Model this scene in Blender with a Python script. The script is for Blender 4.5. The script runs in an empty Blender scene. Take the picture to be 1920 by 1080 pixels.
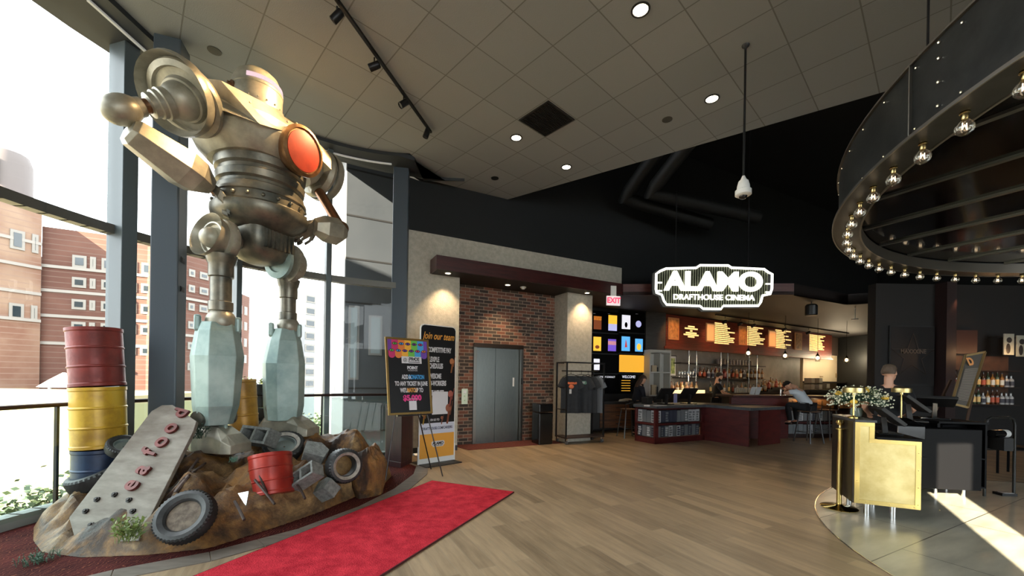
import bpy, bmesh, math, random
from mathutils import Vector, Matrix, noise
random.seed(7)
sc = bpy.context.scene
C = sc.collection
PI = math.pi
def R(d): return math.radians(d)

# ---------------------------------------------------------------- camera
HC = 1.48                                   # eye height
ROLL = -0.01576
FPX, HY = 757.0, 705.6
cam_d = bpy.data.cameras.new('camera'); cam = bpy.data.objects.new('camera', cam_d); C.objects.link(cam)
cam_d.sensor_width = 36; cam_d.lens = FPX/1920*36; cam_d.shift_y = (HY-540)/1920; cam_d.clip_end = 500; cam_d.clip_start = 0.05
cs, sn = math.cos(ROLL), math.sin(ROLL)
right = Vector((cs, 0, -sn)); up = Vector((sn, 0, cs)); back = Vector((0, -1, 0))
cam.matrix_world = Matrix(((right.x, up.x, back.x, 0), (right.y, up.y, back.y, 0), (right.z, up.z, back.z, HC), (0, 0, 0, 1)))
sc.camera = cam

# ---------------------------------------------------------------- world, sun, exposure
w = bpy.data.worlds.new('sky'); sc.world = w; w.use_nodes = True
bg = w.node_tree.nodes['Background']; bg.inputs[0].default_value = (0.90, 0.96, 1.0, 1); bg.inputs[1].default_value = 6.8
SUN_AZ = (0.57, 0.82)                        # travel direction on the floor
SUN_EL = 18.0
sd = bpy.data.lights.new('sun', 'SUN'); sd.energy = 48; sd.angle = R(0.2); sd.color = (1.0, 0.86, 0.66)
so = bpy.data.objects.new('sun', sd); C.objects.link(so)
sdir = Vector((SUN_AZ[0]*math.cos(R(SUN_EL)), SUN_AZ[1]*math.cos(R(SUN_EL)), -math.sin(R(SUN_EL))))
so.rotation_euler = sdir.to_track_quat('-Z', 'Y').to_euler(); so.location = (-20, -28, 14)
vs = sc.view_settings; vs.view_transform = 'Standard'; vs.look = 'None'; vs.gamma = 1.0; vs.exposure = 0.0; vs.use_curve_mapping = False
sc.cycles.use_denoising = True
sc.cycles.max_bounces = 9; sc.cycles.diffuse_bounces = 4; sc.cycles.transparent_max_bounces = 16
sc.cycles.sample_clamp_indirect = 6

# ---------------------------------------------------------------- measuring helpers: a photo direction met with a plane or a distance
def ray(px, py):
    a = (px-960)/FPX; b = (HY-py)/FPX
    return (cs*a+sn*b, 1.0, -sn*a+cs*b)
def V(px, py, Y):
    r = ray(px, py); return Vector((r[0]*Y, Y, HC+r[2]*Y))
def atz(px, py, z=0.0):
    r = ray(px, py); t = (z-HC)/r[2]; return Vector((r[0]*t, t, z))
def onp(px, py, p, d):
    r = ray(px, py); n = (-d[1], d[0]); t = (n[0]*p[0]+n[1]*p[1])/(n[0]*r[0]+n[1]*r[1])
    return Vector((r[0]*t, t, HC+r[2]*t))
def dirv(deg): return Vector((math.cos(R(deg)), math.sin(R(deg)), 0))

# ---------------------------------------------------------------- materials
MATS = {}
def node_mat(name):
    m = bpy.data.materials.new(name); m.use_nodes = True; nt = m.node_tree
    return m, nt, nt.nodes['Principled BSDF']
def c4(c): return (c[0], c[1], c[2], 1)
def hexc(r, g, b):
    f = lambda v: ((v/255+0.055)/1.055)**2.4 if v/255 > 0.04045 else v/255/12.92
    return (f(r), f(g), f(b))
def mat(name, col, rough=0.5, metal=0.0, col2=None, scale=6.0, detail=4, bump=0.0, bscale=None, emit=None, es=0.0, spec=0.5, lo=0.35, hi=0.65, coat=0.0, stretch=None, aniso=0.0, rough2=None):
    if name in MATS: return MATS[name]
    m, nt, b = node_mat(name)
    b.inputs['Base Color'].default_value = c4(col); b.inputs['Roughness'].default_value = rough; b.inputs['Metallic'].default_value = metal
    b.inputs['Specular IOR Level'].default_value = spec; b.inputs['Coat Weight'].default_value = coat
    b.inputs['Anisotropic'].default_value = aniso
    if emit:
        b.inputs['Emission Color'].default_value = c4(emit); b.inputs['Emission Strength'].default_value = es
    if col2 or bump:
        tc = nt.nodes.new('ShaderNodeTexCoord'); mp = nt.nodes.new('ShaderNodeMapping'); nt.links.new(tc.outputs['Object'], mp.inputs[0])
        if stretch: mp.inputs['Scale'].default_value = stretch
        nz = nt.nodes.new('ShaderNodeTexNoise'); nz.inputs['Scale'].default_value = scale; nz.inputs['Detail'].default_value = detail; nz.inputs['Roughness'].default_value = 0.6
        nt.links.new(mp.outputs[0], nz.inputs['Vector'])
        if col2:
            cr = nt.nodes.new('ShaderNodeValToRGB'); e = cr.color_ramp.elements
            e[0].position = lo; e[0].color = c4(col); e[1].position = hi; e[1].color = c4(col2)
            nt.links.new(nz.outputs[0], cr.inputs[0]); nt.links.new(cr.outputs[0], b.inputs['Base Color'])
        if rough2 is not None:
            mr = nt.nodes.new('ShaderNodeMapRange'); mr.inputs[3].default_value = rough; mr.inputs[4].default_value = rough2
            mr.inputs[1].default_value = 0.3; mr.inputs[2].default_value = 0.7
            nt.links.new(nz.outputs[0], mr.inputs[0]); nt.links.new(mr.outputs[0], b.inputs['Roughness'])
        if bump:
            n2 = nz
            if bscale:
                n2 = nt.nodes.new('ShaderNodeTexNoise'); n2.inputs['Scale'].default_value = bscale; n2.inputs['Detail'].default_value = 3; nt.links.new(mp.outputs[0], n2.inputs['Vector'])
            bp = nt.nodes.new('ShaderNodeBump'); bp.inputs['Strength'].default_value = bump; bp.inputs['Distance'].default_value = 0.02
            nt.links.new(n2.outputs[0], bp.inputs['Height']); nt.links.new(bp.outputs[0], b.inputs['Normal'])
    MATS[name] = m; return m
def glass_mat(name, tint=(1, 1, 1), gloss=0.08):
    if name in MATS: return MATS[name]
    m = bpy.data.materials.new(name); m.use_nodes = True; nt = m.node_tree; nt.nodes.clear()
    out = nt.nodes.new('ShaderNodeOutputMaterial'); mx = nt.nodes.new('ShaderNodeMixShader'); tr = nt.nodes.new('ShaderNodeBsdfTransparent'); gl = nt.nodes.new('ShaderNodeBsdfGlossy')
    tr.inputs[0].default_value = c4(tint); gl.inputs['Roughness'].default_value = 0.02
    lw = nt.nodes.new('ShaderNodeLayerWeight'); lw.inputs[0].default_value = 0.25
    ml = nt.nodes.new('ShaderNodeMath'); ml.operation = 'MULTIPLY_ADD'; ml.inputs[1].default_value = 0.5; ml.inputs[2].default_value = gloss
    nt.links.new(lw.outputs['Fresnel'], ml.inputs[0]); nt.links.new(ml.outputs[0], mx.inputs[0]); nt.links.new(tr.outputs[0], mx.inputs[1]); nt.links.new(gl.outputs[0], mx.inputs[2]); nt.links.new(mx.outputs[0], out.inputs[0])
    MATS[name] = m; return m

# ---------------------------------------------------------------- mesh building
class MB:
    def __init__(s, M=None): s.v = []; s.f = []; s.M = M or Matrix()
    def add(s, vs, fs, T=None):
        n = len(s.v); X = s.M @ T if T else s.M
        s.v += [X @ Vector(v) for v in vs]; s.f += [tuple(n+i for i in f) for f in fs]; return s
    def box(s, x0, x1, y0, y1, z0, z1, T=None):
        return s.add([(x0,y0,z0),(x1,y0,z0),(x1,y1,z0),(x0,y1,z0),(x0,y0,z1),(x1,y0,z1),(x1,y1,z1),(x0,y1,z1)],
                     [(0,3,2,1),(4,5,6,7),(0,1,5,4),(1,2,6,5),(2,3,7,6),(3,0,4,7)], T)
    def cbox(s, c, sx, sy, sz, T=None): return s.box(c[0]-sx/2, c[0]+sx/2, c[1]-sy/2, c[1]+sy/2, c[2]-sz/2, c[2]+sz/2, T)
    def bar(s, a, b, wx, wy, upv=(0, 0, 1)):           # square bar from a to b
        a = Vector(a); b = Vector(b); d = (b-a); L = d.length; d.normalize(); u = Vector(upv)
        if abs(d.dot(u)) > .98: u = Vector((1, 0, 0))
        x = d.cross(u).normalized(); y = x.cross(d).normalized()
        T = Matrix(((x.x, y.x, d.x, a.x), (x.y, y.y, d.y, a.y), (x.z, y.z, d.z, a.z), (0, 0, 0, 1)))
        return s.box(-wx/2, wx/2, -wy/2, wy/2, 0, L, T)
    def prism(s, pts, z0, z1, T=None):                  # plan polygon (ccw) extruded in z
        n = len(pts); v = [(p[0], p[1], z0) for p in pts]+[(p[0], p[1], z1) for p in pts]
        f = [tuple(range(n-1, -1, -1)), tuple(range(n, 2*n))]+[(i, (i+1) % n, (i+1) % n+n, i+n) for i in range(n)]
        return s.add(v, f, T)
    def lathe(s, prof, a=(0, 0, 0), d=(0, 0, 1), n=24, caps=True):   # prof: (r, h) along axis d from a
        T = axis(a, d); k = len(prof); v = []; f = []
        for (r, h) in prof:
            for i in range(n):
                t = 2*PI*i/n; v.append((r*math.cos(t), r*math.sin(t), h))
        for j in range(k-1):
            for i in range(n):
                f.append((j*n+i, j*n+(i+1) % n, (j+1)*n+(i+1) % n, (j+1)*n+i))
        if caps: f += [tuple(range(n-1, -1, -1)), tuple((k-1)*n+i for i in range(n))]
        return s.add(v, f, T)
    def cyl(s, a, b, r, r2=None, n=16):
        a = Vector(a); b = Vector(b); L = (b-a).length
        return s.lathe([(r, 0), (r if r2 is None else r2, L)], a, b-a, n)
    def sph(s, c, r, n=16, sc=(1, 1, 1), T=None):
        v = []; f = []; m = n//2
        for j in range(1, m):
            ph = PI*j/m
            for i in range(n): v.append((c[0]+sc[0]*r*math.sin(ph)*math.cos(2*PI*i/n), c[1]+sc[1]*r*math.sin(ph)*math.sin(2*PI*i/n), c[2]+sc[2]*r*math.cos(ph)))
        v += [(c[0], c[1], c[2]+sc[2]*r), (c[0], c[1], c[2]-sc[2]*r)]; a = len(v)-2; b = a+1
        for j in range(m-2):
            for i in range(n): f.append((j*n+i, (j+1)*n+i, (j+1)*n+(i+1) % n, j*n+(i+1) % n))
        for i in range(n): f.append((a, i, (i+1) % n)); f.append((b, (m-2)*n+(i+1) % n, (m-2)*n+i))
        return s.add(v, f, T)
    def tube(s, pts, r, n=8, closed=False):
        pts = [Vector(p) for p in pts]; k = len(pts); v = []; f = []; px = None
        for j, p in enumerate(pts):
            if closed: d = pts[(j+1) % k]-pts[j-1]
            else: d = pts[min(j+1, k-1)]-pts[max(j-1, 0)]
            d.normalize()
            if px is None:
                u = Vector((0, 0, 1)) if abs(d.z) < .9 else Vector((1, 0, 0)); px = d.cross(u).normalized()
            else: px = (px-d*px.dot(d)).normalized()
            py = d.cross(px); rr = r[j] if isinstance(r, (list, tuple)) else r
            for i in range(n): t = 2*PI*i/n; v.append(p+px*rr*math.cos(t)+py*rr*math.sin(t))
        for j in range(k if closed else k-1):
            for i in range(n): f.append((j*n+i, j*n+(i+1) % n, ((j+1) % k)*n+(i+1) % n, ((j+1) % k)*n+i))
        if not closed: f += [tuple(range(n-1, -1, -1)), tuple((k-1)*n+i for i in range(n))]
        return s.add(v, f)
    def loft(s, rings, caps=True):                       # rings: lists of points, same count
        n = len(rings[0]); v = [p for r in rings for p in r]; f = []
        for j in range(len(rings)-1):
            for i in range(n): f.append((j*n+i, j*n+(i+1) % n, (j+1)*n+(i+1) % n, (j+1)*n+i))
        if caps: f += [tuple(range(n-1, -1, -1)), tuple((len(rings)-1)*n+i for i in range(n))]
        return s.add(v, f)
    def build(s, name, m, parent=None, smooth=False, bevel=0.0, world=True, angle=35, ext=None):
        me = bpy.data.meshes.new(name); me.from_pydata([tuple(v) for v in s.v], [], s.f); me.update()
        bm = bmesh.new(); bm.from_mesh(me); bmesh.ops.recalc_face_normals(bm, faces=bm.faces)
        if smooth:
            for f in bm.faces: f.smooth = True
        bm.to_mesh(me); bm.free()
        if smooth: me.set_sharp_from_angle(angle=R(angle))
        o = bpy.data.objects.new(name, me); C.objects.link(o)
        if m: me.materials.append(m)
        if bevel:
            b = o.modifiers.new('bevel', 'BEVEL'); b.width = bevel; b.segments = 2; b.limit_method = 'ANGLE'; b.angle_limit = R(30)
        setp(o, parent, world)
        if parent is None and world: recentre(o)
        return o
def recentre(o):
    me = o.data
    if not len(me.vertices): return
    xs = [v.co.x for v in me.vertices]; ys = [v.co.y for v in me.vertices]; zs = [v.co.z for v in me.vertices]
    c = Vector(((min(xs)+max(xs))/2, (min(ys)+max(ys))/2, min(zs)))
    me.transform(Matrix.Translation(-c)); o.location = c
def axis(a, d):
    a = Vector(a); d = Vector(d).normalized(); u = Vector((0, 0, 1)) if abs(d.z) < .95 else Vector((1, 0, 0))
    x = u.cross(d).normalized(); y = d.cross(x)
    return Matrix(((x.x, y.x, d.x, a.x), (x.y, y.y, d.y, a.y), (x.z, y.z, d.z, a.z), (0, 0, 0, 1)))
def frame(o, xd, upv=(0, 0, 1)):                          # local x along xd, local z up, local y away behind
    xd = Vector(xd).normalized(); z = Vector(upv).normalized(); y = z.cross(xd).normalized(); z = xd.cross(y)
    return Matrix(((xd.x, y.x, z.x, o[0]), (xd.y, y.y, z.y, o[1]), (xd.z, y.z, z.z, o[2]), (0, 0, 0, 1)))
MW = {}
def mw(o):
    if o is None: return Matrix()
    M = Matrix.LocRotScale(o.location, o.rotation_euler, o.scale)
    return mw(o.parent) @ o.matrix_parent_inverse @ M if o.parent else M
def setp(o, parent, world=True):
    if parent is None: return
    o.parent = parent
    if world: o.matrix_parent_inverse = mw(parent).inverted()
def tag(o, label, cat, group=None, kind=None):
    if label: o['label'] = label
    if cat: o['category'] = cat
    if group: o['group'] = group
    if kind: o['kind'] = kind
    return o
def thing(name, label, cat, loc=(0, 0, 0), rz=0.0, group=None):
    o = bpy.data.objects.new(name, None); C.objects.link(o); o.location = loc; o.rotation_euler = (0, 0, rz); o.empty_display_size = .1
    return tag(o, label, cat, group)
def struct(o, label=None): o['kind'] = 'structure'; return o
def dup(root, loc, rz=None, label=None, group=None):
    def cp(o, p):
        c = o.copy(); C.objects.link(c); c.parent = p
        for ch in list(o.children): cp(ch, c)
        return c
    r = cp(root, None); r.location = loc
    if rz is not None: r.rotation_euler[2] = rz
    if label: r['label'] = label
    if group: r['group'] = group
    return r
def text(s, M, size, m, parent=None, xs=1.0, bold=0.0, align='CENTER', depth=0.002, name='lettering', valign='CENTER', sp=1.0, shear=0.0):
    """flat raised lettering; M frame has x along the writing and z up; the writing faces local -y"""
    cu = bpy.data.curves.new(name, 'FONT'); cu.body = s; cu.size = size; cu.align_x = align; cu.align_y = valign; cu.offset = bold; cu.extrude = depth; cu.space_character = sp; cu.shear = shear
    cu.space_line = .85; cu.materials.append(m)
    tmp = bpy.data.objects.new(name, cu); me = bpy.data.meshes.new_from_object(tmp); bpy.data.objects.remove(tmp); me.name = name
    o = bpy.data.objects.new(name, me); C.objects.link(o)
    T = M @ Matrix.Rotation(PI/2, 4, 'X') @ Matrix.Diagonal((xs, 1, 1, 1))
    if parent is not None:
        o.parent = parent; o.matrix_parent_inverse = mw(parent).inverted() @ T
    else: o.matrix_world = T
    return o
def spot(loc, target, energy, col=(1, .8, .55), size=40, blend=.6, r=.04):
    d = bpy.data.lights.new('spot', 'SPOT'); d.energy = energy; d.color = col; d.spot_size = R(size); d.spot_blend = blend; d.shadow_soft_size = r
    o = bpy.data.objects.new('spot_lamp', d); C.objects.link(o); o.location = loc
    o.rotation_euler = (Vector(target)-Vector(loc)).to_track_quat('-Z', 'Y').to_euler(); return o
def point(loc, energy, col=(1, .75, .45), r=.05):
    d = bpy.data.lights.new('point', 'POINT'); d.energy = energy; d.color = col; d.shadow_soft_size = r
    o = bpy.data.objects.new('bulb_light', d); C.objects.link(o); o.location = loc; return o
# ================================================================ setting
CZ = 5.19
W0 = atz(857, 844); DW = dirv(27.5); NW = Vector((-DW.y, DW.x, 0))          # elevator wall; NW points behind it
def Wp(t, off=0.0, z=0.0): p = W0+DW*t+NW*off; return Vector((p.x, p.y, z))
GC = (-0.84, 3.59); GR = 3.81                                              # plan circle of the curved glazing
def gp(deg, r=GR, z=0.0): return Vector((GC[0]+r*math.cos(R(deg)), GC[1]+r*math.sin(R(deg)), z))

M_black = mat('matte_black', (.012, .012, .013), .5)
M_blackgloss = mat('gloss_black', (.008, .008, .009), .12)
M_blackmetal = mat('black_metal', (.02, .02, .022), .35, .6)
M_chrome = mat('chrome', (.8, .8, .8), .15, 1)
M_white = mat('white_paint', (.75, .75, .73), .5)
M_mull = mat('mullion_paint', hexc(84, 94, 98), .45, .1)
M_mulld = mat('transom_paint', hexc(96, 94, 88), .45, .2)
M_col = mat('column_paint', hexc(66, 76, 86), .42)
M_darkwall = mat('navy_black_wall', (.0042, .0056, .0064), .75, col2=(.005, .0064, .0074), scale=3)
M_glass = glass_mat('clear_glass', (.97, .99, .98), .015)
M_railglass = glass_mat('railing_glass', (.80, .93, .89), .05)
M_beam = mat('mahogany', hexc(70, 26, 24), .32, col2=hexc(40, 14, 14), scale=3, stretch=(1, 1, 8), detail=6, lo=.3, hi=.7)
M_bulb = mat('lamp_lens', (1, .9, .7), .3, emit=(1.0, .87, .62), es=9)
M_bulbw = mat('bulb_glow', (1, .8, .5), .3, emit=(1.0, .62, .26), es=22)

# --- wood plank floor, planks square to the elevator wall
m, nt, b = node_mat('wood_plank_floor')
tc = nt.nodes.new('ShaderNodeTexCoord'); mp = nt.nodes.new('ShaderNodeMapping'); nt.links.new(tc.outputs['Object'], mp.inputs[0])
br = nt.nodes.new('ShaderNodeTexBrick'); br.offset = .37; br.inputs['Scale'].default_value = 1; br.inputs['Brick Width'].default_value = 1.2; br.inputs['Row Height'].default_value = .152
br.inputs['Mortar Size'].default_value = .0022; br.inputs['Mortar Smooth'].default_value = .3; br.inputs['Color1'].default_value = (0, 0, 0, 1); br.inputs['Color2'].default_value = (1, 1, 1, 1); br.inputs['Mortar'].default_value = (.5, .5, .5, 1)
nt.links.new(mp.outputs[0], br.inputs[0])
mp2 = nt.nodes.new('ShaderNodeMapping'); mp2.inputs['Scale'].default_value = (1.0, 9.0, 1); nt.links.new(tc.outputs['Object'], mp2.inputs[0])
nz = nt.nodes.new('ShaderNodeTexNoise'); nz.inputs['Scale'].default_value = 2.2; nz.inputs['Detail'].default_value = 8; nz.inputs['Roughness'].default_value = .65; nt.links.new(mp2.outputs[0], nz.inputs[0])
ad = nt.nodes.new('ShaderNodeMath'); ad.operation = 'MULTIPLY_ADD'; ad.inputs[1].default_value = .35; nt.links.new(br.outputs['Color'], ad.inputs[0]); nt.links.new(nz.outputs[0], ad.inputs[2])
cr = nt.nodes.new('ShaderNodeValToRGB'); e = cr.color_ramp.elements; e[0].position = .38; e[0].color = c4(hexc(124, 106, 84)); e[1].position = .95; e[1].color = c4(hexc(180, 157, 127))
nt.links.new(ad.outputs[0], cr.inputs[0])
mx = nt.nodes.new('ShaderNodeMix'); mx.data_type = 'RGBA'; nt.links.new(br.outputs['Fac'], mx.inputs[0]); nt.links.new(cr.outputs[0], mx.inputs[6]); mx.inputs[7].default_value = c4(hexc(160, 146, 124))
nt.links.new(mx.outputs[2], b.inputs['Base Color'])
mr = nt.nodes.new('ShaderNodeMapRange'); mr.inputs[3].default_value = .25; mr.inputs[4].default_value = .48; nt.links.new(nz.outputs[0], mr.inputs[0]); nt.links.new(mr.outputs[0], b.inputs['Roughness'])
bp = nt.nodes.new('ShaderNodeBump'); bp.inputs['Strength'].default_value = .25; bp.inputs['Distance'].default_value = .004; nt.links.new(nz.outputs[0], bp.inputs['Height']); nt.links.new(bp.outputs[0], b.inputs['Normal'])
M_floor = m
fl = MB().box(-16, 18, -22, 18, -.12, 0)
Rf = Matrix.Rotation(R(-62.5), 4, 'Z')
pts = [Rf.inverted() @ Vector(p) for p in [(-5.0, -6.0, 0), (15, -6.0, 0), (15, 20, 0), (4, 20, 0), (-2.2, 9.0, 0)]+[tuple(gp(a, GR+.12)) for a in range(100, 181, 8)]]
fb = MB().prism(pts, -.25, 0).build('floor', M_floor, world=False); fb.rotation_euler = (0, 0, R(-62.5)); struct(fb)

def flatdisc(name, m, pts, z0, z1, label=None):
    o = MB().prism([(p[0], p[1]) for p in pts], z0, z1).build(name, m); return o
# patterned maroon carpet by the glazing
m, nt, b = node_mat('maroon_carpet')
tc = nt.nodes.new('ShaderNodeTexCoord'); nz = nt.nodes.new('ShaderNodeTexNoise'); nz.inputs['Scale'].default_value = 3; nz.inputs['Detail'].default_value = 6; nt.links.new(tc.outputs['Object'], nz.inputs[0])
wv = nt.nodes.new('ShaderNodeTexWave'); wv.inputs['Scale'].default_value = 12; wv.inputs['Distortion'].default_value = 14; wv.inputs['Detail'].default_value = 3; nt.links.new(tc.outputs['Object'], wv.inputs[0])
cr = nt.nodes.new('ShaderNodeValToRGB'); e = cr.color_ramp.elements; e[0].position = .3; e[0].color = c4(hexc(50, 18, 22)); e[1].position = .72; e[1].color = c4(hexc(82, 34, 34)); nt.links.new(nz.outputs[0], cr.inputs[0])
cr2 = nt.nodes.new('ShaderNodeValToRGB'); e = cr2.color_ramp.elements; e[0].position = .93; e[0].color = (0, 0, 0, 1); e[1].position = .98; e[1].color = (.6, .6, .6, 1); nt.links.new(wv.outputs[0], cr2.inputs[0])
mx = nt.nodes.new('ShaderNodeMix'); mx.data_type = 'RGBA'; nt.links.new(cr2.outputs[0], mx.inputs[0]); nt.links.new(cr.outputs[0], mx.inputs[6]); mx.inputs[7].default_value = c4(hexc(150, 90, 66)); nt.links.new(mx.outputs[2], b.inputs['Base Color'])
b.inputs['Roughness'].default_value = .95; b.inputs['Specular IOR Level'].default_value = .1
n3 = nt.nodes.new('ShaderNodeTexNoise'); n3.inputs['Scale'].default_value = 160; nt.links.new(tc.outputs['Object'], n3.inputs[0]); bp = nt.nodes.new('ShaderNodeBump'); bp.inputs['Strength'].default_value = .5; bp.inputs['Distance'].default_value = .01; nt.links.new(n3.outputs[0], bp.inputs['Height']); nt.links.new(bp.outputs[0], b.inputs['Normal'])
M_carpet = m
edge = [(-4.2, 1.3), (-3.45, 2.42), (-2.92, 2.98), (-2.45, 3.3), (-2.0, 3.82), (-1.68, 4.5), (-1.50, 5.2), (-1.44, 6.0), (-1.52, 6.5), (-1.75, 6.75)]
inner = [gp(a, GR-.02) for a in range(110, 181, 7)]
o = MB().prism([(-4.6, -1), (-4.2, 1.3)]+edge[1:]+[(p.x, p.y) for p in inner], 0, .006).build('floor_carpet', M_carpet); struct(o)
M_strip = mat('grey_plank_tile', hexc(104, 98, 92), .35, col2=hexc(128, 120, 112), scale=4, stretch=(1, 5, 1))
k = MB(); wds = .20
cen = []
for i in range(len(edge)-1):
    a = Vector((*edge[i], 0)); c = Vector((*edge[i+1], 0)); n = max(1, int((c-a).length/.31)); 
    for j in range(n): cen.append(a.lerp(c, j/n))
cen.append(Vector((*edge[-1], 0)))
for i in range(len(cen)-1):
    a, c = cen[i], cen[i+1]; p0 = cen[max(i-1, 0)]; p2 = cen[min(i+2, len(cen)-1)]
    d0 = (c-p0).normalized(); d1 = (p2-a).normalized(); n0 = Vector((d0.y, -d0.x, 0)); n1 = Vector((d1.y, -d1.x, 0)); g = (c-a).normalized()*.003
    q = [a+g, c-g, c-g+n1*wds, a+g+n0*wds]
    k.prism([(p.x, p.y) for p in q[::-1]], 0, .007)
struct(k.build('floor_border', M_strip))
# carpet by the lift
o = MB().prism([tuple(Wp(.2, -.10)[:2]), tuple(Wp(2.45, -.10)[:2]), tuple(Wp(2.45, .62)[:2]), tuple(Wp(.05, .62)[:2])], 0, .008).build('floor_mat', mat('lift_carpet', hexc(110, 52, 42), .95, col2=hexc(80, 36, 32), scale=30)); struct(o)
# light stone disc by the host stand
m, nt, b = node_mat('stone_tile')
tc = nt.nodes.new('ShaderNodeTexCoord'); br = nt.nodes.new('ShaderNodeTexBrick'); br.offset = .5; br.inputs['Scale'].default_value = 1; br.inputs['Brick Width'].default_value = 1.5; br.inputs['Row Height'].default_value = .75
br.inputs['Mortar Size'].default_value = .005; br.inputs['Mortar Smooth'].default_value = .1; br.inputs['Color1'].default_value = (0, 0, 0, 1); br.inputs['Color2'].default_value = (1, 1, 1, 1); nt.links.new(tc.outputs['Object'], br.inputs[0])
mp2 = nt.nodes.new('ShaderNodeMapping'); mp2.inputs['Scale'].default_value = (.8, 3, 1); mp2.inputs['Rotation'].default_value = (0, 0, .4); nt.links.new(tc.outputs['Object'], mp2.inputs[0])
nz = nt.nodes.new('ShaderNodeTexNoise'); nz.inputs['Scale'].default_value = 2; nz.inputs['Detail'].default_value = 7; nt.links.new(mp2.outputs[0], nz.inputs[0])
cr = nt.nodes.new('ShaderNodeValToRGB'); e = cr.color_ramp.elements; e[0].position = .3; e[0].color = c4(hexc(148, 146, 132)); e[1].position = .75; e[1].color = c4(hexc(196, 192, 174)); nt.links.new(nz.outputs[0], cr.inputs[0])
mx = nt.nodes.new('ShaderNodeMix'); mx.data_type = 'RGBA'; nt.links.new(br.outputs['Fac'], mx.inputs[0]); nt.links.new(cr.outputs[0], mx.inputs[6]); mx.inputs[7].default_value = c4(hexc(70, 66, 58)); nt.links.new(mx.outputs[2], b.inputs['Base Color']); b.inputs['Roughness'].default_value = .28
M_stone = m
o = MB().prism([(3.61*math.cos(R(a)), 3.61*math.sin(R(a))) for a in range(0, 360, 3)], 0, .006).build('floor_disc', M_stone, world=False)
o.location = (6.51, 2.62, 0); o.rotation_euler = (0, 0, R(27.5)); struct(o)
o = MB()
o.tube([(6.51+3.615*math.cos(R(a)), 2.62+3.615*math.sin(R(a)), .004) for a in range(0, 360, 3)], .006, 6, True)
struct(o.build('trim_disc', M_chrome))

# --- suspended tile ceiling: grid measured from the photograph
T = .6096; yawc = .75458; ox, oy = -.0721*T, 6.7374*T
m, nt, b = node_mat('ceiling_tile')
tc = nt.nodes.new('ShaderNodeTexCoord'); br = nt.nodes.new('ShaderNodeTexBrick'); br.offset = 0; br.inputs['Scale'].default_value = 1; br.inputs['Brick Width'].default_value = T; br.inputs['Row Height'].default_value = T
br.inputs['Mortar Size'].default_value = .0075; br.inputs['Mortar Smooth'].default_value = .25; br.inputs['Color1'].default_value = c4(hexc(140, 143, 144)); br.inputs['Color2'].default_value = c4(hexc(148, 150, 150)); br.inputs['Mortar'].default_value = c4(hexc(112, 112, 109))
nt.links.new(tc.outputs['Object'], br.inputs[0]); nt.links.new(br.outputs['Color'], b.inputs['Base Color']); b.inputs['Roughness'].default_value = .9
nz = nt.nodes.new('ShaderNodeTexNoise'); nz.inputs['Scale'].default_value = 120; nt.links.new(tc.outputs['Object'], nz.inputs[0]); bp = nt.nodes.new('ShaderNodeBump'); bp.inputs['Strength'].default_value = .35; bp.inputs['Distance'].default_value = .006
sb = nt.nodes.new('ShaderNodeMath'); sb.operation = 'SUBTRACT'; sb.use_clamp = False; nt.links.new(nz.outputs[0], sb.inputs[0]); nt.links.new(br.outputs['Fac'], sb.inputs[1])
nt.links.new(sb.outputs[0], bp.inputs['Height']); nt.links.new(bp.outputs[0], b.inputs['Normal'])
M_tile = m
CI = (-1.69, 4.41); CR = 2.36
def cp(deg, r=CR): return (CI[0]+r*math.cos(R(deg)), CI[1]+r*math.sin(R(deg)))
corner = atz(952, 368, CZ)
poly = [(-4.05, -6), (13, -6), (13, -.35), tuple(atz(1700, 160, CZ)[:2]), tuple(atz(1300, 275, CZ)[:2]), (corner.x, corner.y+.15), tuple(Wp(-.95)[:2]), (-1.72, 6.9)]+[cp(a) for a in range(92, 181, 6)]
Rc = Matrix.Translation((ox, oy, 0)) @ Matrix.Rotation(yawc, 4, 'Z'); Ri = Rc.inverted()
o = MB().prism([tuple((Ri @ Vector((p[0], p[1], 0)))[:2]) for p in poly], CZ, CZ+.06).build('ceiling', M_tile, world=False)
o.matrix_world = Rc; struct(o)
# curved grey soffit between ceiling and glass, with a linear diffuser
k = MB(); rin = []; rout = []
a_in = [(-4.05, -6), (-4.05, 0), (-4.05, 3)]+[cp(a) for a in range(180, 90, -6)]+[(-1.72, 6.9), (-1.72, 7.6)]
a_out = [(-4.9, -6), (-4.9, 0), (-4.9, 3)]+[tuple(gp(a, GR+.2)[:2]) for a in [180-5.2*i for i in range(1, 18)]]
n = len(a_in)
a_out = a_out[:n]
while len(a_out) < n: a_out.append(a_out[-1])
vs_ = []
for z in (CZ-.055, CZ+.02):
    for p in a_in: vs_.append((p[0], p[1], z))
    for p in a_out: vs_.append((p[0], p[1], z))
fs_ = []
for i in range(n-1):
    fs_.append((i, i+1, n+i+1, n+i)); fs_.append((2*n+i, 3*n+i, 3*n+i+1, 2*n+i+1)); fs_.append((i, 2*n+i, 2*n+i+1, i+1)); fs_.append((n+i, n+i+1, 3*n+i+1, 3*n+i))
struct(k.add(vs_, fs_).build('ceiling_soffit', mat('soffit_grey', hexc(42, 46, 50), .6)))
dpts = [Vector((*cp(a, CR+.26), CZ-.07)) for a in range(176, 96, -4)]
def band(pts, wdt, h, mm, name):
    k = MB()
    for i in range(len(pts)-1): k.bar(pts[i], pts[i+1]+(pts[i+1]-pts[i])*.02, wdt, h)
    return k.build(name, mm)
M_diff = mat('diffuser', hexc(205, 205, 200), .5, emit=(1, 1, .97), es=.12)
o = band(dpts[9:], .03, .02, M_diff, 'linear_diffuser'); tag(o, 'long pale curved linear diffuser in the grey soffit above the right-hand glazing', 'ceiling light')
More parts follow.
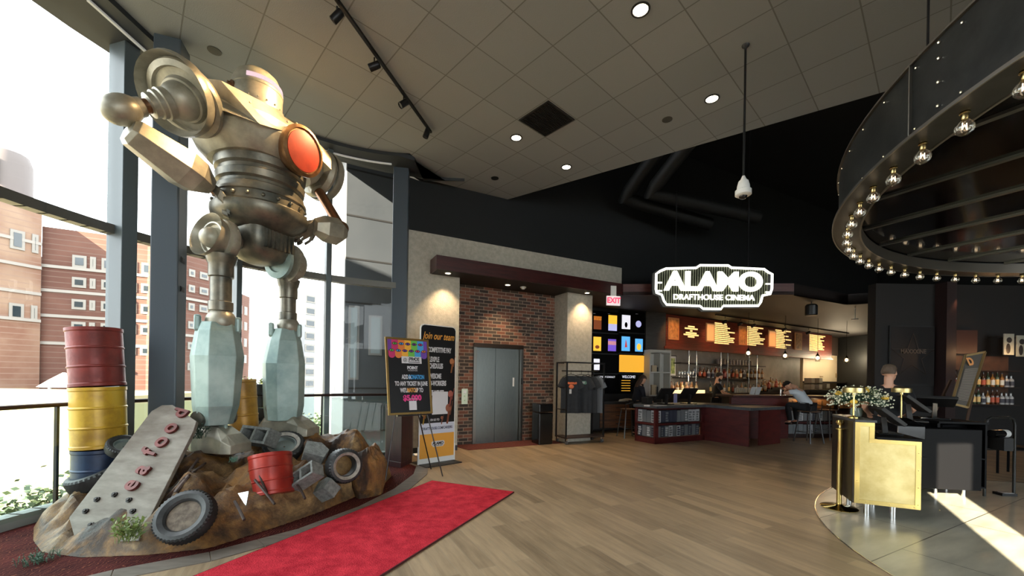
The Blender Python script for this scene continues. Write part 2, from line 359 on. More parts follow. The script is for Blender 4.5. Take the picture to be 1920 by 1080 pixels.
dp2 = [Vector((*cp(a, CR+.26), CZ-.062)) for a in range(184, 166, -3)]
o = band([atz(165+i*19, 0+i*17, CZ-.07) for i in range(0, 7)], .03, .02, M_diff, 'linear_diffuser'); tag(o, 'pale linear diffuser in the soffit above the left glazing by the raised elbow', 'ceiling light')

# --- elevator wall W, grey plaster above and beside the lift recess, dark wall over it
m_pl = mat('grey_plaster', hexc(166, 161, 148), .8, col2=hexc(186, 180, 166), scale=14, bump=.25, bscale=60, detail=8)
tL = (onp(765, 700, W0, DW)-W0).dot(DW)
tR = (onp(1166, 503, W0, DW)-W0).dot(DW); tp0 = 2.60; tp1 = 3.31
z_bm, z_bt = 3.42, 3.68
k = MB(frame(Wp(0), DW))
k.box(tL-.12, 0, 0, .62, 0, 4.19); k.box(0, tR, 0, .30, z_bm+.02, 4.19); k.box(tp0, tp1, 0, .62, 0, z_bm+.02); 
struct(k.build('wall_lift', m_pl))
k = MB(frame(Wp(0), DW)); k.box(tL-.12, tR+.02, -.0, .30, 4.19, CZ+.3); struct(k.build('wall_upper', M_darkwall))
k = MB(frame(Wp(0), DW)); k.box(tL-.2, 0, -.012, 0, 0, .10); struct(k.build('baseboard_lift', mat('dark_base', hexc(36, 38, 42), .5)))
# brick at the back of the recess
m, nt, b = node_mat('old_brick')
tc = nt.nodes.new('ShaderNodeTexCoord'); sx = nt.nodes.new('ShaderNodeSeparateXYZ'); cx = nt.nodes.new('ShaderNodeCombineXYZ'); nt.links.new(tc.outputs['Object'], sx.inputs[0]); nt.links.new(sx.outputs[0], cx.inputs[0]); nt.links.new(sx.outputs[2], cx.inputs[1])
br = nt.nodes.new('ShaderNodeTexBrick'); br.inputs['Scale'].default_value = 1; br.inputs['Brick Width'].default_value = .215; br.inputs['Row Height'].default_value = .073; br.inputs['Mortar Size'].default_value = .007; br.inputs['Mortar Smooth'].default_value = .15
br.inputs['Color1'].default_value = (0, 0, 0, 1); br.inputs['Color2'].default_value = (1, 1, 1, 1); nt.links.new(cx.outputs[0], br.inputs[0])
cr = nt.nodes.new('ShaderNodeValToRGB'); cr.color_ramp.interpolation = 'CONSTANT'; e = cr.color_ramp.elements
cols = [(0, hexc(60, 50, 44)), (.18, hexc(96, 62, 50)), (.38, hexc(74, 62, 54)), (.55, hexc(112, 70, 54)), (.72, hexc(66, 54, 50)), (.86, hexc(128, 84, 66))]
e[0].position = 0; e[0].color = c4(cols[0][1]); e[1].position = cols[1][0]; e[1].color = c4(cols[1][1])
for p, c in cols[2:]: q = e.new(p); q.color = c4(c)
nt.links.new(br.outputs['Color'], cr.inputs[0])
nz = nt.nodes.new('ShaderNodeTexNoise'); nz.inputs['Scale'].default_value = 3.4; nz.inputs['Detail'].default_value = 9; nz.inputs['Roughness'].default_value = .75; nt.links.new(cx.outputs[0], nz.inputs[0])
crw = nt.nodes.new('ShaderNodeValToRGB'); e = crw.color_ramp.elements; e[0].position = .60; e[0].color = (0, 0, 0, 1); e[1].position = .66; e[1].color = (.75, .75, .75, 1); nt.links.new(nz.outputs[0], crw.inputs[0])
mx = nt.nodes.new('ShaderNodeMix'); mx.data_type = 'RGBA'; nt.links.new(crw.outputs[0], mx.inputs[0]); nt.links.new(cr.outputs[0], mx.inputs[6]); mx.inputs[7].default_value = c4(hexc(196, 172, 152))
mx2 = nt.nodes.new('ShaderNodeMix'); mx2.data_type = 'RGBA'; nt.links.new(br.outputs['Fac'], mx2.inputs[0]); nt.links.new(mx.outputs[2], mx2.inputs[6]); mx2.inputs[7].default_value = c4(hexc(150, 132, 116)); nt.links.new(mx2.outputs[2], b.inputs['Base Color'])
b.inputs['Roughness'].default_value = .85
bp = nt.nodes.new('ShaderNodeBump'); bp.inputs['Strength'].default_value = .8; bp.inputs['Distance'].default_value = .012; bp.invert = True; nt.links.new(br.outputs['Fac'], bp.inputs['Height']); nt.links.new(bp.outputs[0], b.inputs['Normal'])
M_brick = m
e0, e1 = .60, 1.84                                                # lift opening along the brick wall
B0 = atz(885, 833); offB = (B0-W0).dot(NW); e0 = (B0-W0).dot(DW); e1 = e0+1.22
o = MB(); o.box(-.0, e0, 0, .2, 0, z_bm+.05); o.box(e1, tp0+.02, 0, .2, 0, z_bm+.05); o.box(e0, e1, 0, .2, 2.19, z_bm+.05)
o = o.build('wall_brick', M_brick, world=False); o.matrix_world = frame(Wp(0, offB), DW); struct(o)
# recess soffit + ceiling of the bar, dark
M_sof = mat('dark_soffit', hexc(30, 25, 23), .6)
k = MB(frame(Wp(0), DW)); k.box(0, tR, 0, .75, z_bm, z_bm+.05); struct(k.build('ceiling_recess', M_sof))
# red wood fascia beam round the lift bay
fc0 = Vector((2.57, 9.48, 0)); 
be = Wp(-.63); bfr = Vector((-1.40, 7.37, 0))
off_b = (bfr-W0).dot(NW); t_b = -.60
k = MB(frame(Wp(0), DW)); k.box(t_b, (Vector((2.56, 9.42, 0))-W0).dot(DW), off_b, 0, z_bm, z_bt)
beamL = struct(k.build('trim_beam', M_beam, bevel=.004))
k = MB(frame(Wp(0), DW)); k.box(t_b+.03, 4.1, off_b+.03, 0, z_bm-.004, z_bm); struct(k.build('trim_soffit', M_sof))

# grey dark column in the corner, and its neighbour on the glass end
pc = V(748, 700, 7.25)
k = MB(frame((pc.x, pc.y, 0), dirv(10))); k.box(-.135, .125, -.13, .13, 0, CZ); struct(k.build('wall_column', M_col, bevel=.012))
M_burg = mat('burgundy_wood', hexc(66, 34, 36), .4, col2=hexc(46, 24, 26), scale=4, stretch=(6, 6, 1))
# burgundy plinth at the foot of the column
pa = atz(722, 870); pb = atz(768, 880)
k = MB(); pts = [atz(722, 872), atz(752, 878), atz(772, 868), atz(772, 850)+Vector((0, .1, 0)), atz(722, 850)]
k.prism([(p.x, p.y) for p in pts], 0, .92); k.prism([(p.x+.0, p.y-.015) for p in pts], 0, .09)
o = k.build('column_plinth', M_burg, bevel=.006); tag(o, 'burgundy wood plinth at the foot of the grey corner column', 'plinth')

# big free-standing grey column behind the statue
pc = Vector((-3.86, 4.52, 0))
k = MB(frame(pc, dirv(20))); k.box(-.125, .125, -.125, .125, 0, CZ-.05)
o = struct(k.build('wall_pillar', M_col, bevel=.015))
for z_, lab in ((V(334, 480, 4.4).z, 'upper small steel access plate on the grey pillar behind the statue'), (V(334, 537, 4.4).z, 'lower small steel access plate on the grey pillar behind the statue')):
    FP = frame(pc, dirv(110)) @ Matrix.Translation((0, -.126, z_)); k = MB(FP)
    k.box(-.05, .05, -.006, 0, -.03, .03); k.box(-.035, .035, -.010, -.006, -.018, .018); o = k.build('access_plate', M_black, bevel=.002); tag(o, lab, 'access plate')
# --- curtain wall: one mullion frame + panes
tz = 3.05
def tube_along(degs, r, z, wx, hz, name, mm):
    k = MB(); P = [gp(a, r, z) for a in degs]
    for i in range(len(P)-1): k.bar(P[i], P[i+1]+(P[i+1]-P[i]).normalized()*.01, wx, hz)
    return k.build(name, mm)
DE = 108.5                                                         # right end of the glass
mull = [(180.0, -6), (180, -2.2)]
# angular positions of mullions from their pixel columns
def degat(px):
    r = ray(px, 700); lo, hi = 100.0, 180.0
    for _ in range(40):
        md = (lo+hi)/2; p = gp(md)
        if p.x/p.y > r[0]: lo = md
        else: hi = md
    return (lo+hi)/2
mdeg = [degat(216), degat(440), degat(611)]
segs = [180]+mdeg+[DE]
nW = 1
def seg_pts(a, c, r, n=8): return [gp(a+(c-a)*i/n, r) for i in range(n+1)]
allw = [180]+mdeg+[DE]
for i in range(len(segs)-1):
    a, c = segs[i], segs[i+1]
    k = MB(); P = seg_pts(a, c, GR)
    for z0, z1 in ((.12, tz-.05), (tz+.05, CZ-.05)):
        for j in range(len(P)-1):
            d = (P[j+1]-P[j]); 
            k.add([(P[j].x, P[j].y, z0), (P[j+1].x, P[j+1].y, z0), (P[j+1].x, P[j+1].y, z1), (P[j].x, P[j].y, z1)], [(0, 1, 2, 3)])
    o = struct(k.build('window_%d' % (nW), M_glass)); nW += 1
k = MB()
for (y0, y1) in ((-6, -2), (-2, 3.59)):
    for z0, z1 in ((.12, tz-.05), (tz+.05, CZ-.05)): k.add([(-4.65, y0, z0), (-4.65, y1, z0), (-4.65, y1, z1), (-4.65, y0, z1)], [(0, 1, 2, 3)])
struct(k.build('window_%d' % nW, M_glass))
def radial_box(deg, wt, din, dout, z0, z1, name, mm, bev=.006):
    p = gp(deg); rad = Vector((math.cos(R(deg)), math.sin(R(deg)), 0)); tan = Vector((-rad.y, rad.x, 0))
    k = MB(frame((p.x, p.y, 0), tan)); k.box(-wt/2, wt/2, -dout, din, z0, z1); return struct(k.build(name, mm, bevel=bev))
radial_box(mdeg[0], .15, .20, .05, 0, CZ-.04, 'trim_1', M_mull)
radial_box(mdeg[1], .07, .12, .05, 0, CZ-.04, 'trim_2', M_mull)
radial_box(mdeg[2], .08, .12, .05, 0, CZ-.04, 'trim_3', M_mull)
for y in (-2, -6, 1.2): struct(MB().box(-4.70, -4.50, y-.05, y+.05, 0, CZ-.04).build('trim_4', M_mull))
# transom + sill
k = MB()
degs = [180-2.6*i for i in range(int((180-DE)/2.6)+1)]+[DE]
P = [Vector((-4.63, -6, tz)), Vector((-4.63, 3.59, tz))]+[gp(a, GR-.02, tz) for a in degs[1:]]
for i in range(len(P)-1): k.bar(P[i], P[i+1]+(P[i+1]-P[i]).normalized()*.02, .12, .10)
struct(k.build('trim_transom', M_mulld))
k = MB()
for i in range(len(P)-1):
    a = Vector((P[i].x, P[i].y, .06)); c = Vector((P[i+1].x, P[i+1].y, .06)); k.bar(a, c+(c-a).normalized()*.02, .14, .12)
struct(k.build('window_sill', mat('sill_grey', hexc(120, 124, 122), .5)))
# railing
def rp(a, z): return gp(a, 3.64, z)
rt = thing('guard_railing', 'dark topped clear glass guard railing following the curved window wall', 'railing', tuple(rp(140, 0)))
P = [Vector((-4.48, -3, 1.13)), Vector((-4.48, 3.59, 1.13))]+[rp(a, 1.13) for a in degs[1:]]
MB().tube(P, .022, 8).build('handrail', mat('rail_bronze', hexc(58, 44, 40), .4, .5), rt, smooth=True)
k = MB()
for i in range(len(P)-1):
    a, c = P[i], P[i+1]; k.add([(a.x, a.y, .1), (c.x, c.y, .1), (c.x, c.y, 1.1), (a.x, a.y, 1.1)], [(0, 1, 2, 3)])
k.build('glass_panel', M_railglass, rt)
for yy in (3.98, 2.2): MB().box(-4.495, -4.465, yy-.012, yy+.012, 0, 1.12).build('post', M_blackmetal, rt)
for a in (degat(600), degat(505)):
    p = rp(a, 0); MB().cyl(p, p+Vector((0, 0, 1.12)), .014, n=8).build('post', M_blackmetal, rt)

# --- bar ceiling and its stepped fascia
f1 = Vector((2.57, 9.45, 0)); f2 = Vector((6.34, 9.12, 0)); f3 = Vector((8.42, 10.15, 0)); f4 = Vector((9.3, 9.75, 0)); f5 = Vector((12.5, 10.3, 0))
fpts = [f1, f2, f3, f4, f5]
k = MB(); k.prism([(p.x, p.y) for p in fpts]+[(17, 12), (17, 22), (-3, 22), tuple(Wp(0, .76)[:2]), tuple(Wp(tR-.05, .76)[:2])], z_bm, z_bm+.08); struct(k.build('ceiling_bar', M_sof))
def face(a, c, z0, z1, th, name, mm):
    k = MB(frame((a.x, a.y, 0), (c-a))); k.box(0, (c-a).length, -.0, th, z0, z1); return struct(k.build(name, mm))
face(f1, f2, z_bm-.0, z_bt, .05, 'trim_fascia', mat('fascia_wood', hexc(92, 52, 48), .45, col2=hexc(74, 40, 38), scale=3, stretch=(1, 1, 6)))
M_fd = mat('fascia_dark', hexc(26, 20, 20), .6)
face(f2, f3, z_bm, z_bt, .05, 'trim_fascia', M_fd); face(f3, f4, z_bm, z_bt, .05, 'trim_fascia', M_fd); face(f4, f5, z_bm, z_bt, .05, 'trim_fascia', M_fd)
# dark upper hall wall beyond the dropped ceiling
k = MB(frame(Wp(0), DW)); k.box(tR+.02, 18, .0, .3, z_bm+.08, 7.6); struct(k.build('wall_hall', M_darkwall))
k = MB(frame(Wp(0), DW)); k.box(tL-.35, tR+.02, 0, .3, CZ+.3, 7.6); struct(k.build('wall_hall_left', M_darkwall))
struct(MB().box(-6, 18, -6, 24, 7.55, 7.65).build('ceiling_void', mat('void_black', (.005, .006, .007), .9)))
struct(MB().box(14.5, 14.8, -6, 24, 0, 7.6).build('wall_right', M_darkwall))
struct(MB().box(-5, 3.0, 20, 20.3, 0, 7.6).build('wall_far', M_darkwall))
# unseen back of the hall, glazed full width to let in fill light
# the low sun passes only between the added piers and blocks
S0, S1 = 1.46, 1.91
xr = (S1+.57*-6.1)/.82
k = MB(); k.box(-5, 14.8, -6.2, -6.05, CZ, 7.6); k.box(-5, 14.8, -6.2, -6.05, 0, .12); struct(k.build('wall_back', M_darkwall))
k = MB(); k.add([(-4.65, -6.1, .1), (14.6, -6.1, .1), (14.6, -6.1, CZ), (-4.65, -6.1, CZ)], [(0, 1, 2, 3)]); struct(k.build('window_back', M_glass))
for x in (5.5, 10.0): struct(MB().box(x-.06, x+.06, -6.2, -6.0, 0, CZ).build('trim_5', M_mull))
ux = Vector((.82, -.57, 0)); uy = Vector((-.57, -.82, 0))
M_sunblock = mat('sun_blocker_pale', hexc(170, 168, 164), .8)
xl = (S0+.57*-6.1)/.82; k = MB(); k.box(xl-2.6, xl, -6.2, -6.0, 0, CZ); k.box(xr, xr+3.4, -6.2, -6.0, 0, CZ); struct(k.build('wall_sun_blocker', M_darkwall))  # unseen piers added to cut the sunlight to a narrow wedge
for a, c, lab in ((-13, S0-1.2, 'pale unseen sun blocker behind the hall, left of the sunny gap'), (S1+1.8, 22, 'pale unseen sun blocker behind the hall, right of the sunny gap')):
    q = [ux*a+uy*30, ux*c+uy*30, ux*c+uy*40, ux*a+uy*40]
    o = MB().prism([(p.x, p.y) for p in q], -6, 16).build('sun_blocker', M_sunblock); tag(o, lab, 'building')  # invented blocks out of view, keeping direct sun off the glazing
# closing walls so that no daylight leaks in behind the lift
k = MB(frame(Wp(0), DW)); k.box(tp1-.3, tp1-.1, .6, 3.2, 0, 7.55); struct(k.build('wall_service', M_darkwall))
k = MB(frame(Wp(0), DW)); k.box(tL+.9, tL+1.0, .62, 4, 0, 7.55); struct(k.build('wall_service_left', M_darkwall))
# ================================================================ rockery base
OUT = [(-4.42, 3.75), (-4.08, 3.46), (-3.75, 3.24), (-3.35, 3.16), (-2.89, 3.22), (-2.50, 3.36), (-2.22, 3.85), (-2.03, 4.25), (-1.86, 4.80), (-1.68, 5.25), (-1.72, 5.85), (-2.15, 6.25), (-2.9, 6.1), (-3.6, 5.6), (-4.1, 5.0), (-4.38, 4.35)]
def segd(p, a, b):
    ax, ay = b[0]-a[0], b[1]-a[1]; t = max(0, min(1, ((p[0]-a[0])*ax+(p[1]-a[1])*ay)/(ax*ax+ay*ay))); return math.hypot(p[0]-a[0]-t*ax, p[1]-a[1]-t*ay)
def inside(p):
    c = False; n = len(OUT)
    for i in range(n):
        a, b = OUT[i], OUT[i-1]
        if (a[1] > p[1]) != (b[1] > p[1]) and p[0] < (b[0]-a[0])*(p[1]-a[1])/(b[1]-a[1])+a[0]: c = not c
    return c
CTRL = [(-3.35, 4.0, .74), (-3.15, 4.25, .66), (-2.8, 4.0, .50), (-2.65, 3.75, .40), (-2.9, 3.7, .48), (-2.35, 4.5, .45), (-2.2, 4.9, .45), (-2.6, 5.1, .70), (-3.1, 4.9, .66), (-2.2, 5.4, .66), (-1.95, 5.6, .50), (-3.9, 4.2, .35), (-3.9, 3.75, .26), (-3.6, 3.5, .12), (-3.75, 3.6, .2), (-3.4, 3.45, .12), (-3.15, 3.5, .30), (-3.7, 4.9, .5), (-3.0, 5.6, .6), (-3.75, 4.1, .5)]
def rock_h(x, y):
    if not inside((x, y)) or (abs(x+3.86) < .22 and abs(y-4.52) < .22): return None
    d = min(segd((x, y), OUT[i], OUT[i-1]) for i in range(len(OUT)))
    sw = sh = 0
    for cx_, cy_, h in CTRL:
        q = 1/(((x-cx_)**2+(y-cy_)**2)**1.3+.004); sw += q; sh += q*h
    h = sh/sw
    v = Vector((x*2.3, y*2.3, 3.1))
    rg = noise.noise(v)*.10+noise.noise(v*2.4)*.05
    dd, pp = noise.voronoi(Vector((x*2.6, y*2.6, .3)), distance_metric='DISTANCE')
    fac = .30*min(dd[1]-dd[0], .5)-.09
    d2, _ = noise.voronoi(Vector((x*6.1, y*6.1, 1.3)), distance_metric='DISTANCE'); fac += .10*min(d2[1]-d2[0], .5)-.03
    e = min(1, d/.30); e = e*(2-e)
    return max(.004, (h*1.06+rg*1.2+fac)*e)
def make_rock():
    st = .036; nx = int(2.95/st); ny = int(3.3/st); idx = {}; v = []; f = []
    for j in range(ny):
        for i in range(nx):
            x = -4.5+i*st; y = 3.12+j*st; h = rock_h(x, y)
            if h is not None:
                idx[(i, j)] = len(v); jx = .6*st*noise.noise(Vector((x*9, y*9, 5))); v.append((x+jx, y+.6*st*noise.noise(Vector((x*9, y*9, 9))), h))
    for (i, j) in idx:
        if (i+1, j) in idx and (i, j+1) in idx and (i+1, j+1) in idx: f.append((idx[(i, j)], idx[(i+1, j)], idx[(i+1, j+1)], idx[(i, j+1)]))
    k = MB(); k.add(v, f)
    # skirt down to the carpet
    from collections import Counter
    ec = Counter()
    for q in f:
        for a in range(4): ec[tuple(sorted((q[a], q[(a+1) % 4])))] += 1
    bd = [e_ for e_, n_ in ec.items() if n_ == 1]; m_ = {}
    for q in set(sum(bd, ())):
        x, y, h = v[q]; best = None
        for i in range(len(OUT)):
            a, b_ = OUT[i], OUT[i-1]; ax, ay = b_[0]-a[0], b_[1]-a[1]; t = max(0, min(1, ((x-a[0])*ax+(y-a[1])*ay)/(ax*ax+ay*ay))); d = math.hypot(x-a[0]-t*ax, y-a[1]-t*ay)
            if best is None or d < best[0]: best = (d, a[0]+t*ax, a[1]+t*ay)
        if best[0] < .12: k.v[q] = Vector((best[1], best[2], .01))
    for a, b in bd:
        for q in (a, b):
            if q not in m_: m_[q] = len(k.v); k.v.append(Vector((v[q][0], v[q][1], 0)))
        k.f.append((a, b, m_[b], m_[a]))
    return k
m, nt, b = node_mat('painted_rock')
tc = nt.nodes.new('ShaderNodeTexCoord')
n1 = nt.nodes.new('ShaderNodeTexNoise'); n1.inputs['Scale'].default_value = 1.7; n1.inputs['Detail'].default_value = 9; n1.inputs['Roughness'].default_value = .62; n1.inputs['Distortion'].default_value = .6; nt.links.new(tc.outputs['Object'], n1.inputs[0])
cr = nt.nodes.new('ShaderNodeValToRGB'); e = cr.color_ramp.elements; e[0].position = .33; e[0].color = c4(hexc(34, 24, 18)); e[1].position = .68; e[1].color = c4(hexc(192, 156, 104))
for p, c in ((.42, hexc(84, 58, 38)), (.50, hexc(156, 112, 58)), (.58, hexc(112, 84, 54))): q = e.new(p); q.color = c4(c)
nt.links.new(n1.outputs[0], cr.inputs[0])
n2 = nt.nodes.new('ShaderNodeTexNoise'); n2.inputs['Scale'].default_value = 9; n2.inputs['Detail'].default_value = 10; n2.inputs['Roughness'].default_value = .75; nt.links.new(tc.outputs['Object'], n2.inputs[0])
cr2 = nt.nodes.new('ShaderNodeValToRGB'); e = cr2.color_ramp.elements; e[0].position = .35; e[0].color = (.35, .3, .27, 1); e[1].position = .6; e[1].color = (1, 1, 1, 1); nt.links.new(n2.outputs[0], cr2.inputs[0])
mx = nt.nodes.new('ShaderNodeMix'); mx.data_type = 'RGBA'; mx.blend_type = 'MULTIPLY'; mx.inputs[0].default_value = .85; nt.links.new(cr.outputs[0], mx.inputs[6]); nt.links.new(cr2.outputs[0], mx.inputs[7]); nt.links.new(mx.outputs[2], b.inputs['Base Color'])
b.inputs['Roughness'].default_value = .38
bp = nt.nodes.new('ShaderNodeBump'); bp.inputs['Strength'].default_value = .9; bp.inputs['Distance'].default_value = .035; nt.links.new(n2.outputs[0], bp.inputs['Height']); nt.links.new(bp.outputs[0], b.inputs['Normal'])
M_rock = m
o = make_rock().build('rock_base', M_rock, smooth=True, angle=28); tag(o, 'large rugged brown and ochre sculpted rock base under the robot statue', 'rock')
def rz(x, y): h = rock_h(x, y); return h if h else 0

# ================================================================ statue: plain riveted robot, hands on hips
M_st = mat('weathered_steel', hexc(136, 134, 122), .36, .5, col2=hexc(186, 180, 164), scale=3.5, detail=8, bump=.12, rough2=.5)
M_st2 = mat('dark_steel', hexc(84, 86, 80), .38, .6, col2=hexc(132, 126, 112), scale=5, detail=8, bump=.1)
M_teal = mat('patina_steel', hexc(128, 152, 150), .42, .35, col2=hexc(180, 200, 194), scale=2.6, detail=9, bump=.12, rough2=.55)
M_cop = mat('bronze_tube', hexc(126, 92, 70), .3, .85, col2=hexc(150, 112, 86), scale=6)
M_dk = mat('collar_steel', hexc(26, 28, 30), .5, .6)  # very dark steel of the neck collar
OR = Vector((-3.0, 4.78, 0)); AX = Vector((.34, .94, 0)).normalized(); FW = Vector((.94, -.34, 0)).normalized()
LF = Matrix(((AX.x, FW.x, 0, OR.x), (AX.y, FW.y, 0, OR.y), (0, 0, 1, 0), (0, 0, 0, 1)))     # local: x along shoulders (far), y forward
def L(s_, f_, z_): return LF @ Vector((s_, f_, z_))
st = thing('robot_statue', 'tall weathered steel riveted robot statue standing on the rocks with hands on hips', 'statue', (OR.x, OR.y, .62))
def ringdome(k, c, d, R0, th, n=32):
    k.lathe([(R0*.55, -th), (R0*.92, -th*.6), (R0, 0), (R0*.97, th*.35), (R0*.82, th*.5), (R0*.78, th*.2), (R0*.6, th*.25), (R0*.55, th*.7), (R0*.3, th*.9)], c, d, n)
def rivets(k, pts, r, n=8):
    for p in pts: k.sph(p, r, n)
zc = lambda py, Y=4.78: HC+(698-py)/757*Y
# torso
k = MB(LF)
k.lathe([(.30, 3.10), (.40, 3.16), (.485, 3.24), (.50, 3.30), (.50, 3.34), (.46, 3.37), (.46, 3.46), (.475, 3.47), (.475, 3.50)], n=48)
rivets(k, [(.47*math.cos(t), .47*math.sin(t), 3.415) for t in [2*PI*i/20 for i in range(20)]], .022)
k.build('belt', M_st2, st, smooth=True)
k = MB(LF); k.lathe([(.43, 3.48), (.45, 3.50), (.45, 3.56), (.42, 3.58), (.42, 3.61), (.45, 3.63), (.46, 3.70), (.43, 3.72), (.43, 3.76), (.46, 3.78), (.47, 3.86), (.44, 3.88), (.44, 3.98)], n=48)
k.build('waist', M_st2, st, smooth=True)
k = MB(LF)                                                   # chest bowl
rings = []
for z, sx_, sy_ in ((3.86, .50, .47), (3.95, .60, .54), (4.08, .68, .58), (4.22, .70, .56), (4.34, .66, .48), (4.42, .52, .36), (4.45, .30, .22)):
    rings.append([(sx_*math.copysign(abs(math.cos(t))**.8, math.cos(t)), sy_*math.copysign(abs(math.sin(t))**.8, math.sin(t)), z) for t in [2*PI*i/32 for i in range(32)]])
k.loft(rings)
rivets(k, [(.60*math.cos(t), .545*math.sin(t), 3.955) for t in [2*PI*i/30 for i in range(30)]], .014)
k.build('chest', M_st, st, smooth=True, angle=25)
# yoke plate over the shoulders, angular
k = MB(LF)
for sg in (-1, 1):
    A = [(sg*.10, .42, 4.42), (sg*.72, .34, 4.36), (sg*.80, -.05, 4.44), (sg*.70, -.38, 4.36), (sg*.10, -.40, 4.44)]
    Bq = [(sg*.06, .56, 4.16), (sg*.48, .58, 4.02), (sg*.80, .18, 4.12), (sg*.76, -.30, 4.14), (sg*.08, -.46, 4.2)]
    Ct = [(sg*.06, .25, 4.50), (sg*.50, .18, 4.47), (sg*.62, -.05, 4.50), (sg*.5, -.22, 4.46), (sg*.06, -.26, 4.50)]
    k.loft([Bq, A, Ct])
    rivets(k, [(sg*(.12+.12*i), .535-.035*i, 4.27) for i in range(5)], .014)
k.build('shoulder_yoke', M_st, st, bevel=.006)
k = MB(LF); k.lathe([(.22, 4.40), (.27, 4.46), (.27, 4.52), (.20, 4.53), (.18, 4.56)], (0, -.02, 0), (0, 0, 1), 32); k.build('neck_collar', M_dk, st, smooth=True)
# pelvis
k = MB(LF)
rings = []
for z, sx_, sy_ in ((2.76, .10, .12), (2.80, .20, .20), (2.88, .27, .26), (3.0, .30, .29), (3.14, .30, .29)):
    rings.append([(sx_*math.copysign(abs(math.cos(t))**.6, math.cos(t)), sy_*math.copysign(abs(math.sin(t))**.6, math.sin(t)), z) for t in [2*PI*i/24 for i in range(24)]])
k.loft(rings)
for i in range(-3, 4): k.box(.02+i*.055-.012, .02+i*.055+.012, .18, .305, 2.90, 3.10)
rivets(k, [(.24, .22, 2.84+i*.07) for i in range(4)], .018)
k.build('pelvis', M_st2, st, smooth=True, angle=30)
# head: plain domed helmet with one visor slot
hd = L(-.05, -.03, 0); HT = Matrix.Translation((hd.x, hd.y, 0)) @ Matrix.Rotation(math.atan2(FW.y, FW.x)-PI/2-R(6), 4, 'Z')
k = MB(HT); k.lathe([(.20, 4.50), (.252, 4.53), (.262, 4.60), (.262, 4.74), (.267, 4.745), (.267, 4.765), (.26, 4.77), (.25, 4.84), (.216, 4.92), (.156, 4.975), (.075, 5.0), (.012, 5.005)], n=40)
rivets(k, [(.264*math.cos(t), .264*math.sin(t), 4.58) for t in [2*PI*i/18 for i in range(18)]], .010)
head = k.build('head', M_st, st, smooth=True, angle=40)
k = MB(HT); pts = []
for zz_ in (4.785, 4.835):
    pts.append([((.268 if zz_ < 4.8 else .262)*math.cos(t), (.268 if zz_ < 4.8 else .262)*math.sin(t), zz_) for t in [R(35+110*i/16) for i in range(17)]])
o_ = [(x*.9, y*.9, z) for x, y, z in pts[0]]; o2_ = [(x*.9, y*.9, z) for x, y, z in pts[1]]
v = pts[0]+pts[1]+o_+o2_; n = 17; f = []
for i in range(16): f += [(i, i+1, n+i+1, n+i), (2*n+i, 3*n+i, 3*n+i+1, 2*n+i+1), (n+i, n+i+1, 3*n+i+1, 3*n+i), (i, 2*n+i, 2*n+i+1, i+1)]
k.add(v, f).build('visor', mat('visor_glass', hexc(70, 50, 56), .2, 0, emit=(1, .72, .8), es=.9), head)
k = MB(HT)
for sg in (-1, 1):
    k = MB(HT)
    k.cyl((sg*.235, -.03, 4.70), (sg*.275, -.03, 4.70), .045, n=16); k.cyl((sg*.27, -.03, 4.70), (sg*.31, -.03, 4.70), .016, n=10); k.build('ear_bolt', M_cop, head, smooth=True)
# plain round enamel badge on the chest, no emblem
bc = L(.02, .60, 4.0); bd = (FW+Vector((0, 0, -.12))).normalized()
k = MB(); k.lathe([(.18, -.22), (.25, -.06), (.27, 0), (.27, .03), (.235, .045), (.225, .03)], bc, bd, 40); bdg = k.build('badge_rim', mat('badge_bronze', hexc(150, 112, 74), .4, .7, col2=hexc(118, 84, 54), scale=9), st, smooth=True)
k = MB(); k.lathe([(.222, .01), (.215, .034), (.10, .045), (.02, .047)], bc, bd, 40); k.build('badge_enamel', mat('red_enamel', hexc(176, 62, 44), .35, .2, col2=hexc(150, 50, 38), scale=8), bdg, smooth=True)

def frustum(a, c, radii, ts, n=6, rot=0.0, sq=(1, 1), d2=None):
    """faceted limb block: rings of n corners from a to c"""
    a = Vector(a); c = Vector(c); T_ = axis(a, c-a); Ln = (c-a).length; rr = []
    for t, r in zip(ts, radii): rr.append([T_ @ Vector((sq[0]*r*math.cos(rot+2*PI*i/n), sq[1]*r*math.sin(rot+2*PI*i/n), t*Ln)) for i in range(n)])
    return rr
# ---- near arm
sh = V(338, 190, 3.92); el = V(228, 206, 3.62); ha = V(396, 352, 4.28)
dsh = (sh-L(-.6, 0, 4.25)).normalized()
k = MB(); base = L(-.72, 0, 4.27)
dd_ = (sh-base).normalized()
ringdome(k, base+dd_*.16, dd_, .34, .10, 36); k.build('shoulder_ring', M_st, st, smooth=True)
k = MB(); k.lathe([(.34, -.02), (.36, .05), (.345, .10), (.33, .05), (.30, .0)], base+dd_*.22+Vector((-.03, 0, .05)), (dd_+Vector((0, 0, .25))).normalized(), 36, caps=False); k.build('shoulder_hood', M_st, st, smooth=True)
k = MB(); k.sph(sh-dd_*.02, .17, 24); du = (el-sh).normalized()
k.lathe([(.13, 0), (.135, .06), (.12, .07), (.12, .11), (.105, .12), (.105, .17), (.085, .18)], sh+du*.10, du, 28); k.build('shoulder_ball', M_st, st, smooth=True)
k = MB(); k.cyl(sh+du*.15, el-du*.08, .062, n=20); k.build('upper_arm', M_cop, st, smooth=True)
k = MB(); k.sph((0, 0, 0), .13, 24, (1, 1, 1.25), axis(el, -du)); k.lathe([(.085, 0), (.08, .05), (.065, .055)], el-du*.12, -du, 20); k.build('elbow_ball', M_st, st, smooth=True)
e2 = el+(ha-el)*.06+Vector((0, 0, -.13)); 
k = MB(); k.loft(frustum(e2, ha, [.115, .15, .215, .195, .09], [0, .05, .62, .80, 1.0], 6, .3, (1.0, .95))); k.build('forearm', M_st, st, bevel=.004)
